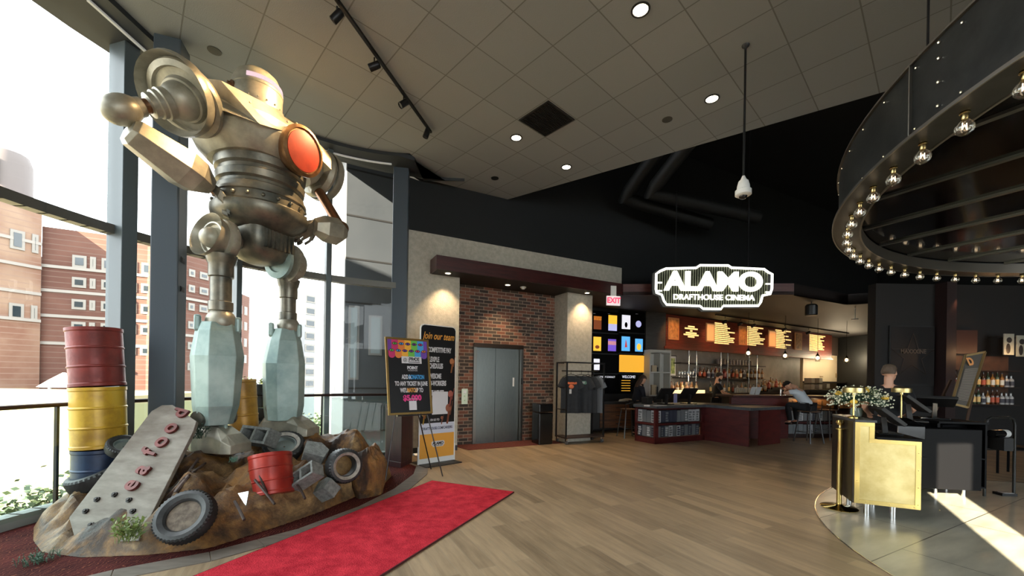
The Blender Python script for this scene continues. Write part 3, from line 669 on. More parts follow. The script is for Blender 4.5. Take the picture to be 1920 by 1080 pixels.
def fist(c, d, dn, nm, sgn=1):
    c = Vector(c); d = Vector(d).normalized(); dn = Vector(dn).normalized(); sd_ = d.cross(dn).normalized()
    T_ = Matrix(((sd_.x, dn.x, d.x, c.x), (sd_.y, dn.y, d.y, c.y), (sd_.z, dn.z, d.z, c.z), (0, 0, 0, 1)))
    k = MB(T_); k.loft([[(-.06, -.04, -.02), (.06, -.04, -.02), (.06, .04, -.02), (-.06, .04, -.02)], [(-.085, -.05, .05), (.085, -.05, .05), (.085, .05, .05), (-.085, .05, .05)], [(-.085, -.045, .15), (.085, -.045, .15), (.085, .045, .15), (-.085, .045, .15)]])
    h = k.build('hand', M_st2, st, bevel=.008)
    for i in range(4):
        x = -.066+.044*i; ln = (.085, .10, .095, .075)[i]
        k = MB(T_); k.bar((x, 0, .145), (x, .03, .145+ln*.6), .036, .05); k.bar((x, .03, .14+ln*.6), (x, .085, .15+ln*.7), .034, .045); k.bar((x, .085, .15+ln*.7), (x, .12, .10+ln*.5), .032, .04); k.build('finger', M_st2, h, bevel=.006)
    k = MB(T_); k.bar((sgn*.08, 0, .03), (sgn*.13, .03, .10), .04, .05); k.bar((sgn*.13, .03, .10), (sgn*.12, .07, .16), .036, .045); k.build('thumb', M_st2, h, bevel=.006)
hk = ha+(L(-.40, .1, 3.30)-ha)*.25
k = MB(); k.lathe([(.05, 0), (.065, .02), (.05, .05), (.05, .10)], ha-(ha-e2).normalized()*.03, (ha-e2), 16); k.build('wrist', M_cop, st, smooth=True)
fist(ha+(ha-e2).normalized()*.05, (V(425, 385, 4.36)-ha)*1.0, (-.3, -.1, -.95), 'hand')
# ---- far arm
sf = V(583, 318, 5.45); ef = V(640, 428, 5.45); hf = V(588, 420, 5.2)
bf = L(.70, .02, 4.22); df = (sf-bf).normalized()
k = MB(); ringdome(k, bf+AX*.12, (AX+Vector((.1, 0, -.1))).normalized(), .33, .10, 32); k.build('shoulder_ring', M_st, st, smooth=True)
k = MB(); k.lathe([(.33, -.02), (.34, .05), (.325, .09), (.29, .0)], bf+AX*.17, AX, 32, caps=False); k.build('shoulder_hood', M_st, st, smooth=True)
k = MB(); k.sph(bf+AX*.18, .15, 20); k.build('shoulder_ball', M_st, st, smooth=True)
s3_ = V(590, 345, 5.45); d3 = (ef-s3_).normalized()
k = MB(); k.cyl(bf+AX*.18, s3_, .09, .085, n=18); k.lathe([(.10, 0), (.10, .12), (.085, .13)], s3_-d3*.02, d3, 20); k.build('arm_collar', M_st, st, smooth=True)
k = MB(); k.cyl(s3_+d3*.05, ef, .062, n=18); k.build('upper_arm', M_cop, st, smooth=True)
k = MB(); k.sph(ef, .095, 18); k.build('elbow_ball', M_cop, st, smooth=True)
k = MB(); k.loft(frustum(V(646, 438, 5.40), V(588, 424, 5.05), [.09, .18, .17, .10], [0, .25, .7, 1.0], 6, .3, (1.0, .95))); k.build('forearm', M_st, st, bevel=.004)
fist(V(588, 424, 5.05), V(560, 440, 4.98)-V(588, 424, 5.05), (-.2, -.5, -.8), 'hand', -1)
# ---- legs
def leg(hip, hr, tx, t0, t1, Y, tr, kn, rings, near):
    hc = V(hip[0], hip[1], Y)
    k = MB(); ro = hc-AX*.03*(1 if near else -1); dr = -AX if near else AX
    k.lathe([(.02, .10), (hr*.35, .095), (hr*.45, .06), (hr*.50, .02), (hr*.62, .03), (hr*.66, .06), (hr*.72, .06), (hr*.78, .0), (hr*.95, -.02), (hr, -.05), (hr*.97, -.10), (hr*.7, -.12), (.05, -.12)], hc, dr, 36, caps=False)
    rivets(k, [axis(hc, dr) @ Vector((hr*.97*math.cos(t), hr*.97*math.sin(t), -.075)) for t in [2*PI*i/14 for i in range(14)]], .012)
    k.build('hip_ring', M_st, st, smooth=True)
    if near:
        k = MB(); k.lathe([(hr*.80, 0), (hr*.98, .12), (hr*1.0, .125), (hr*.84, 0)], hc+dr*.0, (dr+Vector((0, 0, .2))).normalized(), 32, caps=False)
        k.v = [p for p in k.v]; k.build('hip_hood', M_st, st, smooth=True)
        k = MB(); k.sph(hc+dr*.06, hr*.46, 24); k.build('hip_ball', M_st, st, smooth=True)
    else:
        k = MB(); k.lathe([(hr*.9, 0), (hr*.9, .04), (hr*.6, .05), (hr*.55, .03), (hr*.3, .04)], hc-dr*.18, -dr, 28); k.build('hip_hood', M_teal, st, smooth=True)
    pv = L(-.26 if near else .26, .02, 2.95)
    k = MB(); k.cyl(pv, hc-dr*.05, .075, n=16)
    for q in (.2, .45, .7): c_ = pv.lerp(hc, q); k.lathe([(.075, -.02), (.095, -.015), (.095, .015), (.075, .02)], c_, hc-pv, 16)
    k.build('hip_axle', M_st2, st, smooth=True)
    a = V(tx, t0, Y); c = V(tx-1, t1, Y)
    k = MB(); Ln = (a-c).length
    k.lathe([(tr*1.5, -.10), (tr*1.3, -.02), (tr*1.18, .0), (tr*1.18, .13), (tr, .14), (tr, Ln-.14), (tr*1.15, Ln-.13), (tr*1.15, Ln-.04), (tr, Ln-.03), (tr, Ln+.02)], a, c-a, 28); k.build('thigh_tube', M_st2, st, smooth=True)
    k = MB(); k.sph(V(tx, kn, Y), tr*1.45, 20); k.build('knee_ball', M_st, st, smooth=True)
    rr = []
    for (px, py, hw, hd_) in rings:
        c_ = V(px, py, Y); w_ = hw/757*Y*.86; d_ = hd_/757*Y*.9
        T_ = LF.to_3x3()
        pts = [(-.55, 1), (.55, 1), (1, .5), (1, -.5), (.55, -1), (-.55, -1), (-1, -.5), (-1, .5)]
        vw = Vector((c_.x, c_.y, 0)).normalized(); lat = Vector((vw.y, -vw.x, 0)); an = R(12); lat = lat*math.cos(an)+vw*math.sin(an); dp = Vector((-lat.y, lat.x, 0))
        rr.append([c_+lat*w_*p[0]*1.0+dp*d_*p[1] for p in pts])
    k = MB(); k.loft(rr)
    kb = k.build('shin_block', M_teal, st, bevel=.006)
    c_ = V(rings[0][0], rings[0][1], Y); vw = Vector((c_.x, c_.y, 0)).normalized(); lat = Vector((vw.y, -vw.x, 0))
    for sg in (-1, 1):
        p = c_+lat*sg*(tr*1.75); k = MB(frame(p, lat)); k.prism([(-.03, -.10), (.03, -.10), (.03, .10), (-.03, .10)], -.10, .07); k.build('knee_plate', M_teal, st, bevel=.02)
    return rr
rn = leg((407, 449), .235, 415, 497, 590, 4.30, .098, 603, [(409, 606, 32, 28), (408, 622, 37, 34), (408, 668, 45, 42), (405, 760, 39, 38), (402, 795, 31, 32)], True)
rf = leg((549, 497), .245, 541, 540, 606, 5.12, .088, 612, [(535, 618, 21, 22), (534, 640, 30, 30), (532, 682, 38, 38), (532, 760, 36, 36), (531, 786, 32, 34)], False)
def foot(p, zb, zt_, ln, wd, an):
    Rz = Matrix.Translation((p.x, p.y, 0)) @ Matrix.Rotation(an, 4, 'Z')
    k = MB(Rz); rr = []
    for x, h, w_ in ((-.28, .10, .75), (-.20, .19, .9), (0, .22, 1), (.18, .20, 1.05), (.34, .13, 1.1), (.46, .04, .9)):
        h = zb+h*zt_; y = wd*w_
        rr.append([(x*ln, -y, zb-.06), (x*ln, y, zb-.06), (x*ln, y*.98, (zb+h)/2+.01), (x*ln, y*.55, h), (x*ln, -y*.55, h), (x*ln, -y*.98, (zb+h)/2+.01)])
    k.loft(rr); f_ = k.build('foot', M_st, st, bevel=.008)
    k = MB(Rz); k.cyl((0, -wd*1.25, zb+.24*zt_+.05), (0, wd*1.25, zb+.24*zt_+.05), .045, n=14)
    for sg in (-1, 1): k.cyl((0, sg*wd*1.1, zb+.24*zt_+.05), (0, sg*wd*1.4, zb+.24*zt_+.05), .085, n=20)
    k.build('ankle_pin', M_st2, st, smooth=True)
    k = MB(Rz); k.bar((.13, 0, zb+.12), (.08, 0, zb+.52), .035, .09); k.build('ankle_strut', M_teal, st, bevel=.01)
lz = V(405, 836, 4.25).z; fz = V(540, 806, 5.10).z
foot(V(402, 800, 4.30), lz, 1.0, .78, .14, math.atan2(-.25, 1))
foot(V(531, 790, 5.12), fz, 1.0, .9, .15, math.atan2(-.12, 1))

# ================================================================ barrels, tyres, blocks
M_rust = mat('barrel_red', hexc(128, 44, 38), .35, .2, col2=hexc(92, 34, 32), scale=4, detail=8, bump=.1, bscale=30, rough2=.6)
M_yel = mat('barrel_yellow', hexc(200, 160, 44), .35, .15, col2=hexc(150, 112, 32), scale=4, detail=9, lo=.45, hi=.7)
M_blu = mat('barrel_blue', hexc(36, 58, 92), .4, .2, col2=hexc(28, 40, 62), scale=5)
M_red2 = mat('barrel_red_bright', hexc(176, 54, 40), .32, .15, col2=hexc(136, 40, 34), scale=4, detail=8)
M_yel2 = mat('barrel_ochre', hexc(184, 132, 40), .4, .15, col2=hexc(140, 98, 34), scale=5)
M_lid = mat('barrel_lid', hexc(172, 160, 158), .4, .35, col2=hexc(120, 96, 92), scale=7, detail=9)
def barrel(label, base, top, r, mm, lidm=None, n=40):
    base = Vector(base); top = Vector(top); h = (top-base).length
    t = thing('oil_drum', label, 'barrel', tuple(base))
    prof = [(r*.96, 0), (r*1.03, .005), (r*1.03, .03), (r, .04), (r, h*.32), (r*1.035, h*.335), (r*1.035, h*.35), (r, h*.365), (r, h*.64), (r*1.035, h*.655), (r*1.035, h*.67), (r, h*.685), (r, h-.04), (r*1.03, h-.03), (r*1.03, h), (r*.97, h), (r*.97, h-.015)]
    MB().lathe(prof, base, top-base, n).build('body', mm, t, smooth=True, angle=24)
    MB().lathe([(r*.965, h-.025), (r*.965, h-.012)], base, top-base, n).build('lid', lidm or mm, t, smooth=True, angle=50)
    return t
Yb = 4.02
b1 = V(187, 893, Yb); b2 = V(187, 840, Yb); b3 = V(184, 726, Yb); b4 = V(177, 617, Yb)
barrel('dented blue oil drum at the bottom of the stack by the window rail', (b1.x, b1.y, .12), b2, .200, M_blu)
barrel('yellow oil drum streaked with rust, middle of the stack of three', b2+(b3-b2)*.01, b3, .205, M_yel)
barrel('dark red oil drum on top of the stack of three', b3+(b4-b3)*.01, b4, .203, M_rust)
q = V(507, 925, 4.02); q2 = V(507, 853, 4.12)
barrel('bright red cut-down drum with a pale lid, sunk in the front of the rocks', q+Vector((.02, 0, -.02)), q2, .192, M_red2, M_lid)
q = V(458, 812, 5.05); q2 = V(452, 712, 5.05)
barrel('ochre yellow drum standing behind the statue between its shins', (q.x, q.y, q.z), q2, .16, M_yel2)

M_rub = mat('rubber', hexc(34, 35, 36), .5, col2=hexc(56, 57, 58), scale=10, bump=.15)
M_rubd = mat('rubber_dark', hexc(30, 31, 33), .6)
M_wall = mat('whitewall', hexc(176, 170, 158), .5, col2=hexc(130, 124, 116), scale=14)
M_rim = mat('dirt_hub', hexc(120, 108, 94), .8, col2=hexc(84, 74, 64), scale=20, bump=.4)
M_rimm = mat('steel_rim', hexc(150, 160, 158), .35, .8)
def tyre(label, c, d, Ro, w, wall=None, hub=None, n=72, group=None, ri=.56):
    c = Vector(c); t = thing('tire', label, 'tire', tuple(c), group=group)
    T_ = axis(c, d); k = MB(T_); prof = []
    h = w/2
    base = [(Ro*ri, -h*.55), (Ro*(ri+.06), -h*.80), (Ro*.78, -h*1.0), (Ro*.92, -h*.92), (Ro*.985, -h*.70), (Ro, -h*.3), (Ro, 0), (Ro, h*.3), (Ro*.985, h*.70), (Ro*.92, h*.92), (Ro*.78, h), (Ro*(ri+.06), h*.80), (Ro*ri, h*.55)]
    v = []; f = []; kk = len(base)
    for j, (r, z) in enumerate(base):
        for i in range(n):
            a = 2*PI*i/n; rr = r
            if 3 < j < 9: rr = r*(.955 if (i+j) % 2 else 1.0)
            if j in (3, 9): rr = r*(.965 if i % 2 else 1)
            v.append((rr*math.cos(a), rr*math.sin(a), z))
    for j in range(kk-1):
        for i in range(n): f.append((j*n+i, j*n+(i+1) % n, (j+1)*n+(i+1) % n, (j+1)*n+i))
    for i in range(n): f.append(((kk-1)*n+i, (kk-1)*n+(i+1) % n, (i+1) % n, i))
    k.add(v, f).build('rubber', M_rub, t, smooth=True, angle=25)
    k = MB(T_)
    if wall:
        for s_ in (1, -1): k.lathe([(Ro*(ri+.04), s_*h*.78), (Ro*(ri+.06), s_*(h*.80+.003)), (Ro*.76, s_*(h+.004)), (Ro*.77, s_*(h-.002))], n=48, caps=False)
        k.build('whitewall', wall, t, smooth=True)
    k = MB(T_)
    if hub == 'dirt': k.lathe([(Ro*(ri+.03), -h*.4), (Ro*(ri+.03), h*.35), (Ro*.3, h*.42), (.01, h*.40)], n=32); k.build('hub', M_rim, t, smooth=True)
    elif hub == 'rim': k.lathe([(Ro*(ri+.02), h*.62), (Ro*(ri-.04), h*.60), (Ro*(ri-.10), h*.1), (Ro*.2, h*.0), (.01, h*.05)], n=32, caps=False); k.build('rim', M_rimm, t, smooth=True)
    return t
# directions face the viewer / upward as in the photograph
tyre('big worn black tire with dirt filled hub, lying on the front slope of the rocks', V(348, 969, 3.33), (.10, -.80, .60), .222, .13, None, 'dirt', 88)
tyre('whitewall tire leaning at the right end of the rocks beside a cinder block', V(645, 873, 4.62), (.75, -.72, .12), .20, .17, M_wall, None)
tyre('tire with a shiny steel rim lying behind the red drum', V(533, 838, 4.75), (.22, -.55, .80), .225, .14, M_wall, 'rim')
tyre('grey tire half hidden under the left edge of the rusty sign plank', V(183, 892, 3.98), (-.22, -.34, .92), .235, .15, None, 'rim')
tyre('worn tire wedged between the blue drum and the sign plank', V(232, 838, 3.98), (.5, -.3, .8), .14, .10, None, 'rim')
for i in range(4):
    a = ['top', 'second', 'third', 'bottom'][i]
    tyre('small black tire behind the statue, %s of its stack' % (('%s from the top' % a) if a in ('second', 'third') else a), V(480+(i % 2)*4, 731+i*22, 5.62), (.05*(i-1), .05, 1), .125, .155, None, None, 48, group='stacked tires behind the statue')

M_cb = mat('cinder_block', hexc(134, 138, 134), .85, col2=hexc(104, 106, 104), scale=20, bump=.5, bscale=60)
def block(label, c, xd, upv, s=1.0, chip=False):
    T_ = frame(c, xd, upv); k = MB(T_); a, b_, h = .39*s/2, .19*s/2, .19*s
    t_ = .032*s
    if chip:
        k.prism([(-a*.6, -b_), (a*.5, -b_), (a*.62, b_*.3), (a*.1, b_), (-a*.7, b_*.7)], 0, h*.8)
    else:
        k.box(-a, a, -b_, -b_+t_, 0, h); k.box(-a, a, b_-t_, b_, 0, h)
        for x in (-a, -t_/2, a-t_): k.box(x, x+t_, -b_+t_, b_-t_, 0, h)
    o = k.build('cinder_block', M_cb, bevel=.004); return tag(o, label, 'cinder block')
block('pale cinder block lying between the statue\'s feet', V(497, 824, 4.72), (1, -.25, -.05), (.15, -.9, .4), 1.0)
block('grey two-hole cinder block tilted beside the red drum', V(585, 897, 4.2), (.78, -.1, .52), (-.35, -.75, .5), .80)
block('broken chunk of grey block lodged above the two-hole block', V(590, 856, 4.62), (.8, .3, -.3), (.3, -.6, .8), 1.0, True)
block('broken chunk of grey block near the floor beside the whitewall tire', V(622, 925, 4.42), (.8, -.3, .4), (.2, -.5, .8), 1.05, True)
# jagged ochre boulder at the right end
k = MB()
def crag(k, c, rx, ry, rz_, seed, n=14):
    v = []; rng = random.Random(seed); m_ = 8
    T0 = len(k.v); pts = []; k2 = MB(); k2.sph((0, 0, 0), 1, n)
    for p in k2.v:
        q = p.normalized(); s_ = 1+.28*noise.noise(q*1.7+Vector((seed, 0, 0)))+.22*(abs(noise.noise(q*3.1+Vector((0, seed, 0)))))
        pts.append((c[0]+q.x*rx*s_, c[1]+q.y*ry*s_, c[2]+q.z*rz_*s_))
    k.add(pts, k2.f)
crag(k, (V(690, 880, 5.02).x, 5.02, .22), .20, .26, .34, 3, 20)
o = k.build('boulder', M_rock); tag(o, 'ochre boulder forming the right tip of the rocks near the easel', 'rock')
# triangular mirror shard
a = V(446, 930, 3.62); k = MB(); k.add([V(446, 925, 3.62), V(465, 922, 3.60), V(462, 948, 3.55)], [(0, 1, 2)])
k2 = MB(); A_ = [V(446, 925, 3.60), V(466, 921, 3.60), V(461, 949, 3.53)]; n_ = (A_[1]-A_[0]).cross(A_[2]-A_[0]).normalized()*.008
k2.loft([A_, [p+n_ for p in A_]]); o = k2.build('mirror_shard', mat('mirror', (.6, .66, .66), .2, 1)); tag(o, 'pointed shard of mirror stuck in the dark front of the rocks', 'shard')
# rods
M_root = mat('root_brown', hexc(92, 70, 58), .6, col2=hexc(60, 44, 38), scale=12, bump=.4)
rods = [((472, 860), (500, 925), 4.0), ((478, 900), (515, 945), 3.85), ((440, 940), (458, 975), 3.5), ((555, 905), (572, 935), 4.1)]
for i, ((x0, y0), (x1, y1), Y) in enumerate(rods):
    a = V(x0, y0, Y); c = V(x1, y1, Y-.18); m_ = a.lerp(c, .5)+Vector((.02, -.02, .0))
    o = MB().tube([a, m_, c], .012, 7).build('iron_rod', mat('rusty_iron', hexc(70, 58, 54), .5, .5), smooth=True)
    tag(o, ['rusty rod hanging down beside the left edge of the red drum', 'rusty rod below the red drum', 'short rusty rod beside the mirror shard', 'short rusty rod under the two-hole block'][i], 'rod')
for i, pts in enumerate([[(372, 872), (392, 840), (420, 838), (455, 850)], [(330, 925), (352, 895), (385, 870), (412, 850)], [(310, 940), (345, 900), (372, 862)]]):
    P_ = []
    for (x, y) in pts:
        best = None
        for jj in range(60):
            Yq = 3.3+jj*.02; p = V(x, y, Yq); h = rock_h(p.x, p.y)
            if h and p.z <= h+.01: best = p; break
        if best is not None: P_.append(best+Vector((0, 0, .008)))
    if len(P_) > 1:
        o = MB().tube(P_, [.022, .016, .012, .008][:len(P_)], 7).build('tree_root', M_root, smooth=True); tag(o, ['thick root crossing the crest of the rocks by the near foot', 'long root running up the rocks from the big tire', 'root beside the right edge of the sign plank'][i], 'root')
# ================================================================ rusty sign plank
c_bl = V(125, 975, 3.42); c_br = V(250, 1010, 3.22); c_tl = V(286, 757, 4.12); c_tr = V(377, 792, 3.98)
xd = ((c_br-c_bl)+(c_tr-c_tl)).normalized(); upd = ((c_tl-c_bl)+(c_tr-c_br)); Ls = upd.length/2; upd.normalize()
Ws = ((c_br-c_bl).length+(c_tr-c_tl).length)/2
SF = frame(c_bl, xd, upd)
xl = SF.to_3x3().col[0]; zl = SF.to_3x3().col[2]
Mi = SF.inverted(); q4 = [Mi @ p for p in (c_bl, c_br, c_tr, c_tl)]
M_sign = mat('weathered_plank', hexc(104, 94, 84), .7, col2=hexc(140, 134, 124), scale=3, stretch=(1, 1, 4), detail=9, bump=.25, lo=.35, hi=.7)
k = MB(SF); r0 = .14
bl, br_, tr_, tl_ = [(p.x, p.z) for p in q4]
pts = [(bl[0]+.0, bl[1]+.02), (bl[0]+.25*(br_[0]-bl[0]), bl[1]-.08), (bl[0]+.6*(br_[0]-bl[0]), br_[1]-.10), (br_[0], br_[1]), (tr_[0], tr_[1]-.10), (tr_[0]-.06, tr_[1]), (tl_[0]+.16, tl_[1]+.06), (tl_[0]+.05, tl_[1]+.03), (tl_[0], tl_[1]-.06)]
k.loft([[(p[0], .0, p[1]) for p in pts], [(p[0], .035, p[1]) for p in pts]])
sg = k.build('sign_plank', M_sign, bevel=.004)
tag(sg, 'rusty metal sign plank with raised red letters leaning on the rocks', 'sign')
M_rl = mat('rust_red_letter', hexc(112, 44, 38), .5, .2, col2=hexc(84, 34, 30), scale=10)
for ch, (px, py) in zip('eafood', ((247, 911), (268, 882), (282, 850), (303, 830), (321, 804), (341, 776))):
    r_ = ray(px, py); N_ = SF.to_3x3().col[1]; t_ = (c_bl-Vector((0, 0, HC))).dot(N_)/Vector(r_).dot(N_); p = Vector((0, 0, HC))+Vector(r_)*t_
    MT = frame(p-N_*.012, zl, -xl)
    text(ch, MT, .235, M_rl, sg, xs=.85, bold=.006, depth=.014, name='letter')
M_bolt = mat('bolt_iron', hexc(40, 34, 32), .5, .5)
for (px, py) in ((216, 928), (183, 937), (162, 959), (172, 985), (203, 992), (233, 982), (250, 959), (243, 938)):
    r_ = ray(px, py); N_ = SF.to_3x3().col[1]; t_ = (c_bl-Vector((0, 0, HC))).dot(N_)/Vector(r_).dot(N_); p = Vector((0, 0, HC))+Vector(r_)*t_
    MB().lathe([(.024, -.004), (.024, .014), (.014, .016), (.014, .026)], p, -N_, 6).build('bolt', M_bolt, sg)
# ================================================================ plants on the base
M_leaf = mat('leaf_green', hexc(96, 120, 58), .55, col2=hexc(134, 150, 76), scale=20)
M_leaf2 = mat('leaf_teal', hexc(70, 104, 84), .6)
def sprig(name, label, c, n, r, h, mm, seed):
    rng = random.Random(seed); k = MB()
    for i in range(n):
        a = rng.uniform(0, 2*PI); q = rng.uniform(0, r); p = Vector((c[0]+q*math.cos(a), c[1]+q*math.sin(a), c[2])); t_ = p+Vector((rng.uniform(-.4, .4)*h, rng.uniform(-.4, .4)*h, h*rng.uniform(.5, 1)))
        k.tube([p, p.lerp(t_, .6)+Vector((0, 0, .01)), t_], [.0025, .002, .001], 4)
        for j in range(4):
            b_ = p.lerp(t_, .3+.2*j); d_ = Vector((rng.uniform(-1, 1), rng.uniform(-1, 1), rng.uniform(-.1, .8))).normalized()*h*.22; s_ = d_.cross(Vector((0, 0, 1))).normalized()*h*.06
            k.add([b_, b_+d_*.5+s_, b_+d_, b_+d_*.5-s_], [(0, 1, 2, 3)])
    return tag(k.build(name, mm), label, 'plant')
sprig('leafy_weed', 'yellow-green weed growing at the lower right corner of the sign plank', V(242, 1012, 3.20), 46, .09, .20, M_leaf, 3)
sprig('leafy_weed', 'low grey-green weed on the carpet left of the rocks', (-3.62, 3.10, .008), 60, .12, .07, M_leaf2, 4)
sprig('leafy_weed', 'dark green tuft between the sign plank and the near foot', V(372, 822, 4.05), 36, .07, .16, mat('leaf_dark', hexc(48, 70, 54), .6), 5)
sprig('leafy_weed', 'small teal tuft on the crest of the rocks left of the red drum', V(438, 866, 4.0), 22, .04, .06, mat('leaf_tl', hexc(80, 120, 100), .6), 6)
# ================================================================ lift
LM = frame(Wp(0, offB), DW)
M_steel = mat('brushed_steel', hexc(98, 102, 100), .34, 1.0, col2=hexc(114, 116, 112), scale=8, stretch=(60, 60, 1), detail=3, aniso=.5)
M_steeld = mat('steel_frame', hexc(120, 118, 112), .3, 1.0)
lift = thing('elevator', 'stainless steel lift doors set in the brick recess', 'elevator', tuple(Wp(e0+.6, offB)), 0)
k = MB(LM); k.box(e0, e0+.07, -.03, .16, 0, 2.19); k.box(e1-.07, e1, -.03, .16, 0, 2.19); k.build('door_frame', M_steeld, lift, bevel=.004)
MB(LM).box(e0, e1, -.035, .16, 2.10, 2.19).build('header', mat('bronze_header', hexc(70, 58, 50), .3, .9), lift, bevel=.003)
for i in range(3):
    a_ = [e0+.07, e0+.556, e0+1.006][i]; c_ = [e0+.548, e0+.998, e1-.07][i]
    MB(LM).box(a_, c_, .05+.02*(i == 2), .10, .01, 2.10).build('door_panel', M_steel, lift, bevel=.002)
kk = MB(LM).box(e0+.07, e1-.07, .11, .13, 0, 2.1).build('shaft_back', M_black, lift); kk = MB(LM).box(e0, e1, -.03, .2, 0, .012).build('threshold', M_steeld, lift)
MB(LM).box(e1-.055, e1-.02, -.036, -.03, 1.30, 1.44).build('floor_indicator', M_black, lift)
MB(LM).box(e0+.99, e0+1.03, .045, .05, 1.25, 1.45).build('door_sticker', M_white, lift)
cpz = onp(871, 745, Wp(0, offB), DW)
cx_ = (cpz-Wp(0, offB)).dot(DW)
t = thing('call_panel', 'small steel lift call button panel on the brick to the left of the doors', 'button panel', tuple(cpz))
MB(LM).box(cx_-.07, cx_+.07, -.012, 0, .87, 1.20).build('plate', mat('plate_steel', hexc(170, 172, 150), .35, .9), t, bevel=.002)
for z in (.95, 1.04): MB(LM).cyl((cx_, -.012, z), (cx_, -.02, z), .016, n=14).build('button', mat('green_button', hexc(150, 170, 130), .3), t, smooth=True)
MB(LM).box(cx_-.03, cx_+.03, -.016, -.011, 1.10, 1.16).build('notice', M_white, t)

# ================================================================ lamps in the lift soffit
def downlight(label, p, r=.055, es=None, energy=0, col=(1, .72, .42), size=70, name='downlight', group=None, bright=M_bulb):
    t = thing(name, label, 'ceiling light', tuple(p), group=group)
    MB().lathe([(r*1.25, 0), (r*1.25, -.008), (r*1.0, -.010), (r*.98, .0)], p, (0, 0, 1), 28, caps=False).build('trim_ring', M_white if r < .07 else M_black, t, smooth=True)
    MB().lathe([(r, -.004), (r*.5, -.007), (.003, -.008)], p, (0, 0, 1), 24).build('lens', bright, t, smooth=True)
    if energy: l = spot(Vector(p)-Vector((0, 0, .03)), Vector(p)-Vector((0, 0, 1)), energy, col, size, .8, .03)
    return t
for lab, px, py, en in (('lit downlight at the left end of the lift soffit, over the plaster pier', 840, 512, 110), ('lit downlight in the middle of the lift soffit above the brick', 952, 534, 120), ('lit downlight at the right end of the lift soffit, over the pier beside the shirts', 1101, 549, 110)):
    p = atz(px, py, z_bm-.006); t = (p-W0).dot(DW); off = (p-W0).dot(NW); downlight(lab, p, .05, energy=en, size=95)
p = atz(981, 538, z_bm-.004); MB().lathe([(.01, 0), (.065, 0), (.065, -.018), (.05, -.03), (.03, -.05), (.005, -.052)], p, (0, 0, 1), 24)
k = MB().lathe([(.005, -.055), (.03, -.05), (.05, -.03), (.065, -.018), (.065, 0)], p, (0, 0, 1), 24); tag(k.build('smoke_detector', M_white, smooth=True), 'white smoke detector under the lift soffit', 'smoke detector')

# ================================================================ ceiling fittings
for lab, px, py, en in (('bright ceiling downlight at the top edge, nearest the viewer', 1201, 18, 60), ('ceiling downlight left of the black square grille', 968, 258, 60), ('ceiling downlight over the corner of the tile ceiling', 1062, 313, 60), ('ceiling downlight beside the hanging black pole', 1335, 185, 60)):
    downlight(lab, atz(px, py, CZ-.001), .075, energy=en, size=80)
k = MB(Rc); i_ = 2; j_ = 1
k.box(2*T+.02, 3*T-.02, 1*T+.02, 2*T-.02, CZ-.012, CZ-.001)
k = MB(Rc); gx = 2*T; gy = 1*T
gr = thing('air_grille', 'black square air grille in the tile ceiling', 'vent', tuple(atz(1025, 221, CZ)))
k = MB(Rc); k.box(gx+.02, gx+.04, gy+.02, gy+T-.02, CZ-.012, CZ); k.box(gx+T-.04, gx+T-.02, gy+.02, gy+T-.02, CZ-.012, CZ); k.box(gx+.04, gx+T-.04, gy+.02, gy+.04, CZ-.012, CZ); k.box(gx+.04, gx+T-.04, gy+T-.04, gy+T-.02, CZ-.012, CZ); k.build('frame', M_black, gr)
k = MB(Rc); k.box(gx+.03, gx+T-.03, gy+.03, gy+T-.03, CZ-.004, CZ-.001)
for i in range(22): y = gy+.045+i*.0235; k.box(gx+.04, gx+T-.04, y, y+.006, CZ-.011, CZ-.004)
k.build('louver', M_black, gr)
for lab, px, py, mm in (('small black ceiling speaker near the corner of the tile ceiling', 928, 334, M_black), ('dark round sensor in the ceiling between the grille and the hanging pole', 1251, 224, mat('grey_sensor', hexc(70, 68, 60), .7)), ('dark round ceiling sensor above the left end, by the statue head', 402, 95, mat('grey_sensor', hexc(70, 68, 60), .7))):
    p = atz(px, py, CZ); tag(MB().lathe([(.07, 0), (.07, -.006), (.04, -.01), (.004, -.01)], p, (0, 0, 1), 24).build('ceiling_sensor', mm, smooth=True), lab, 'sensor')
# track with spot heads
ta = atz(612, -28, CZ-.03); tb = atz(808, 248, CZ-.03)
tr = thing('track_light', 'black ceiling track with spot heads running towards the window corner', 'track light', tuple(ta))
MB().bar(ta, tb, .035, .03).build('track', M_blackmetal, tr)
for i, (px, py) in enumerate(((632, 12), (702, 108), (757, 180), (800, 238))):
    p = atz(px, py, CZ-.04); tgt = [V(400, 250, 4.2), V(480, 200, 4.7), V(500, 330, 4.6), V(700, 520, 6.0)][i]
    d = (tgt-p).normalized(); c = p+Vector((0, 0, -.10))
    k = MB(); k.cyl(p, c+Vector((0, 0, .02)), .009, n=8); k.build('stem', M_blackmetal, tr)
    hd_ = MB().lathe([(.028, -.07), (.04, -.06), (.042, .06), (.038, .062), (.034, .05)], c, d, 20).build('spot_head', M_blackmetal, tr, smooth=True, angle=50)
    MB().lathe([(.034, .045), (.002, .048)], c, d, 16).build('lens', mat('spot_lens', (1, .9, .7), .3, emit=(1, .85, .6), es=5), hd_)
    if i < 3: spot(c+d*.09, tgt, [420, 420, 700][i], (1, .64, .30), 44, .7, .03)
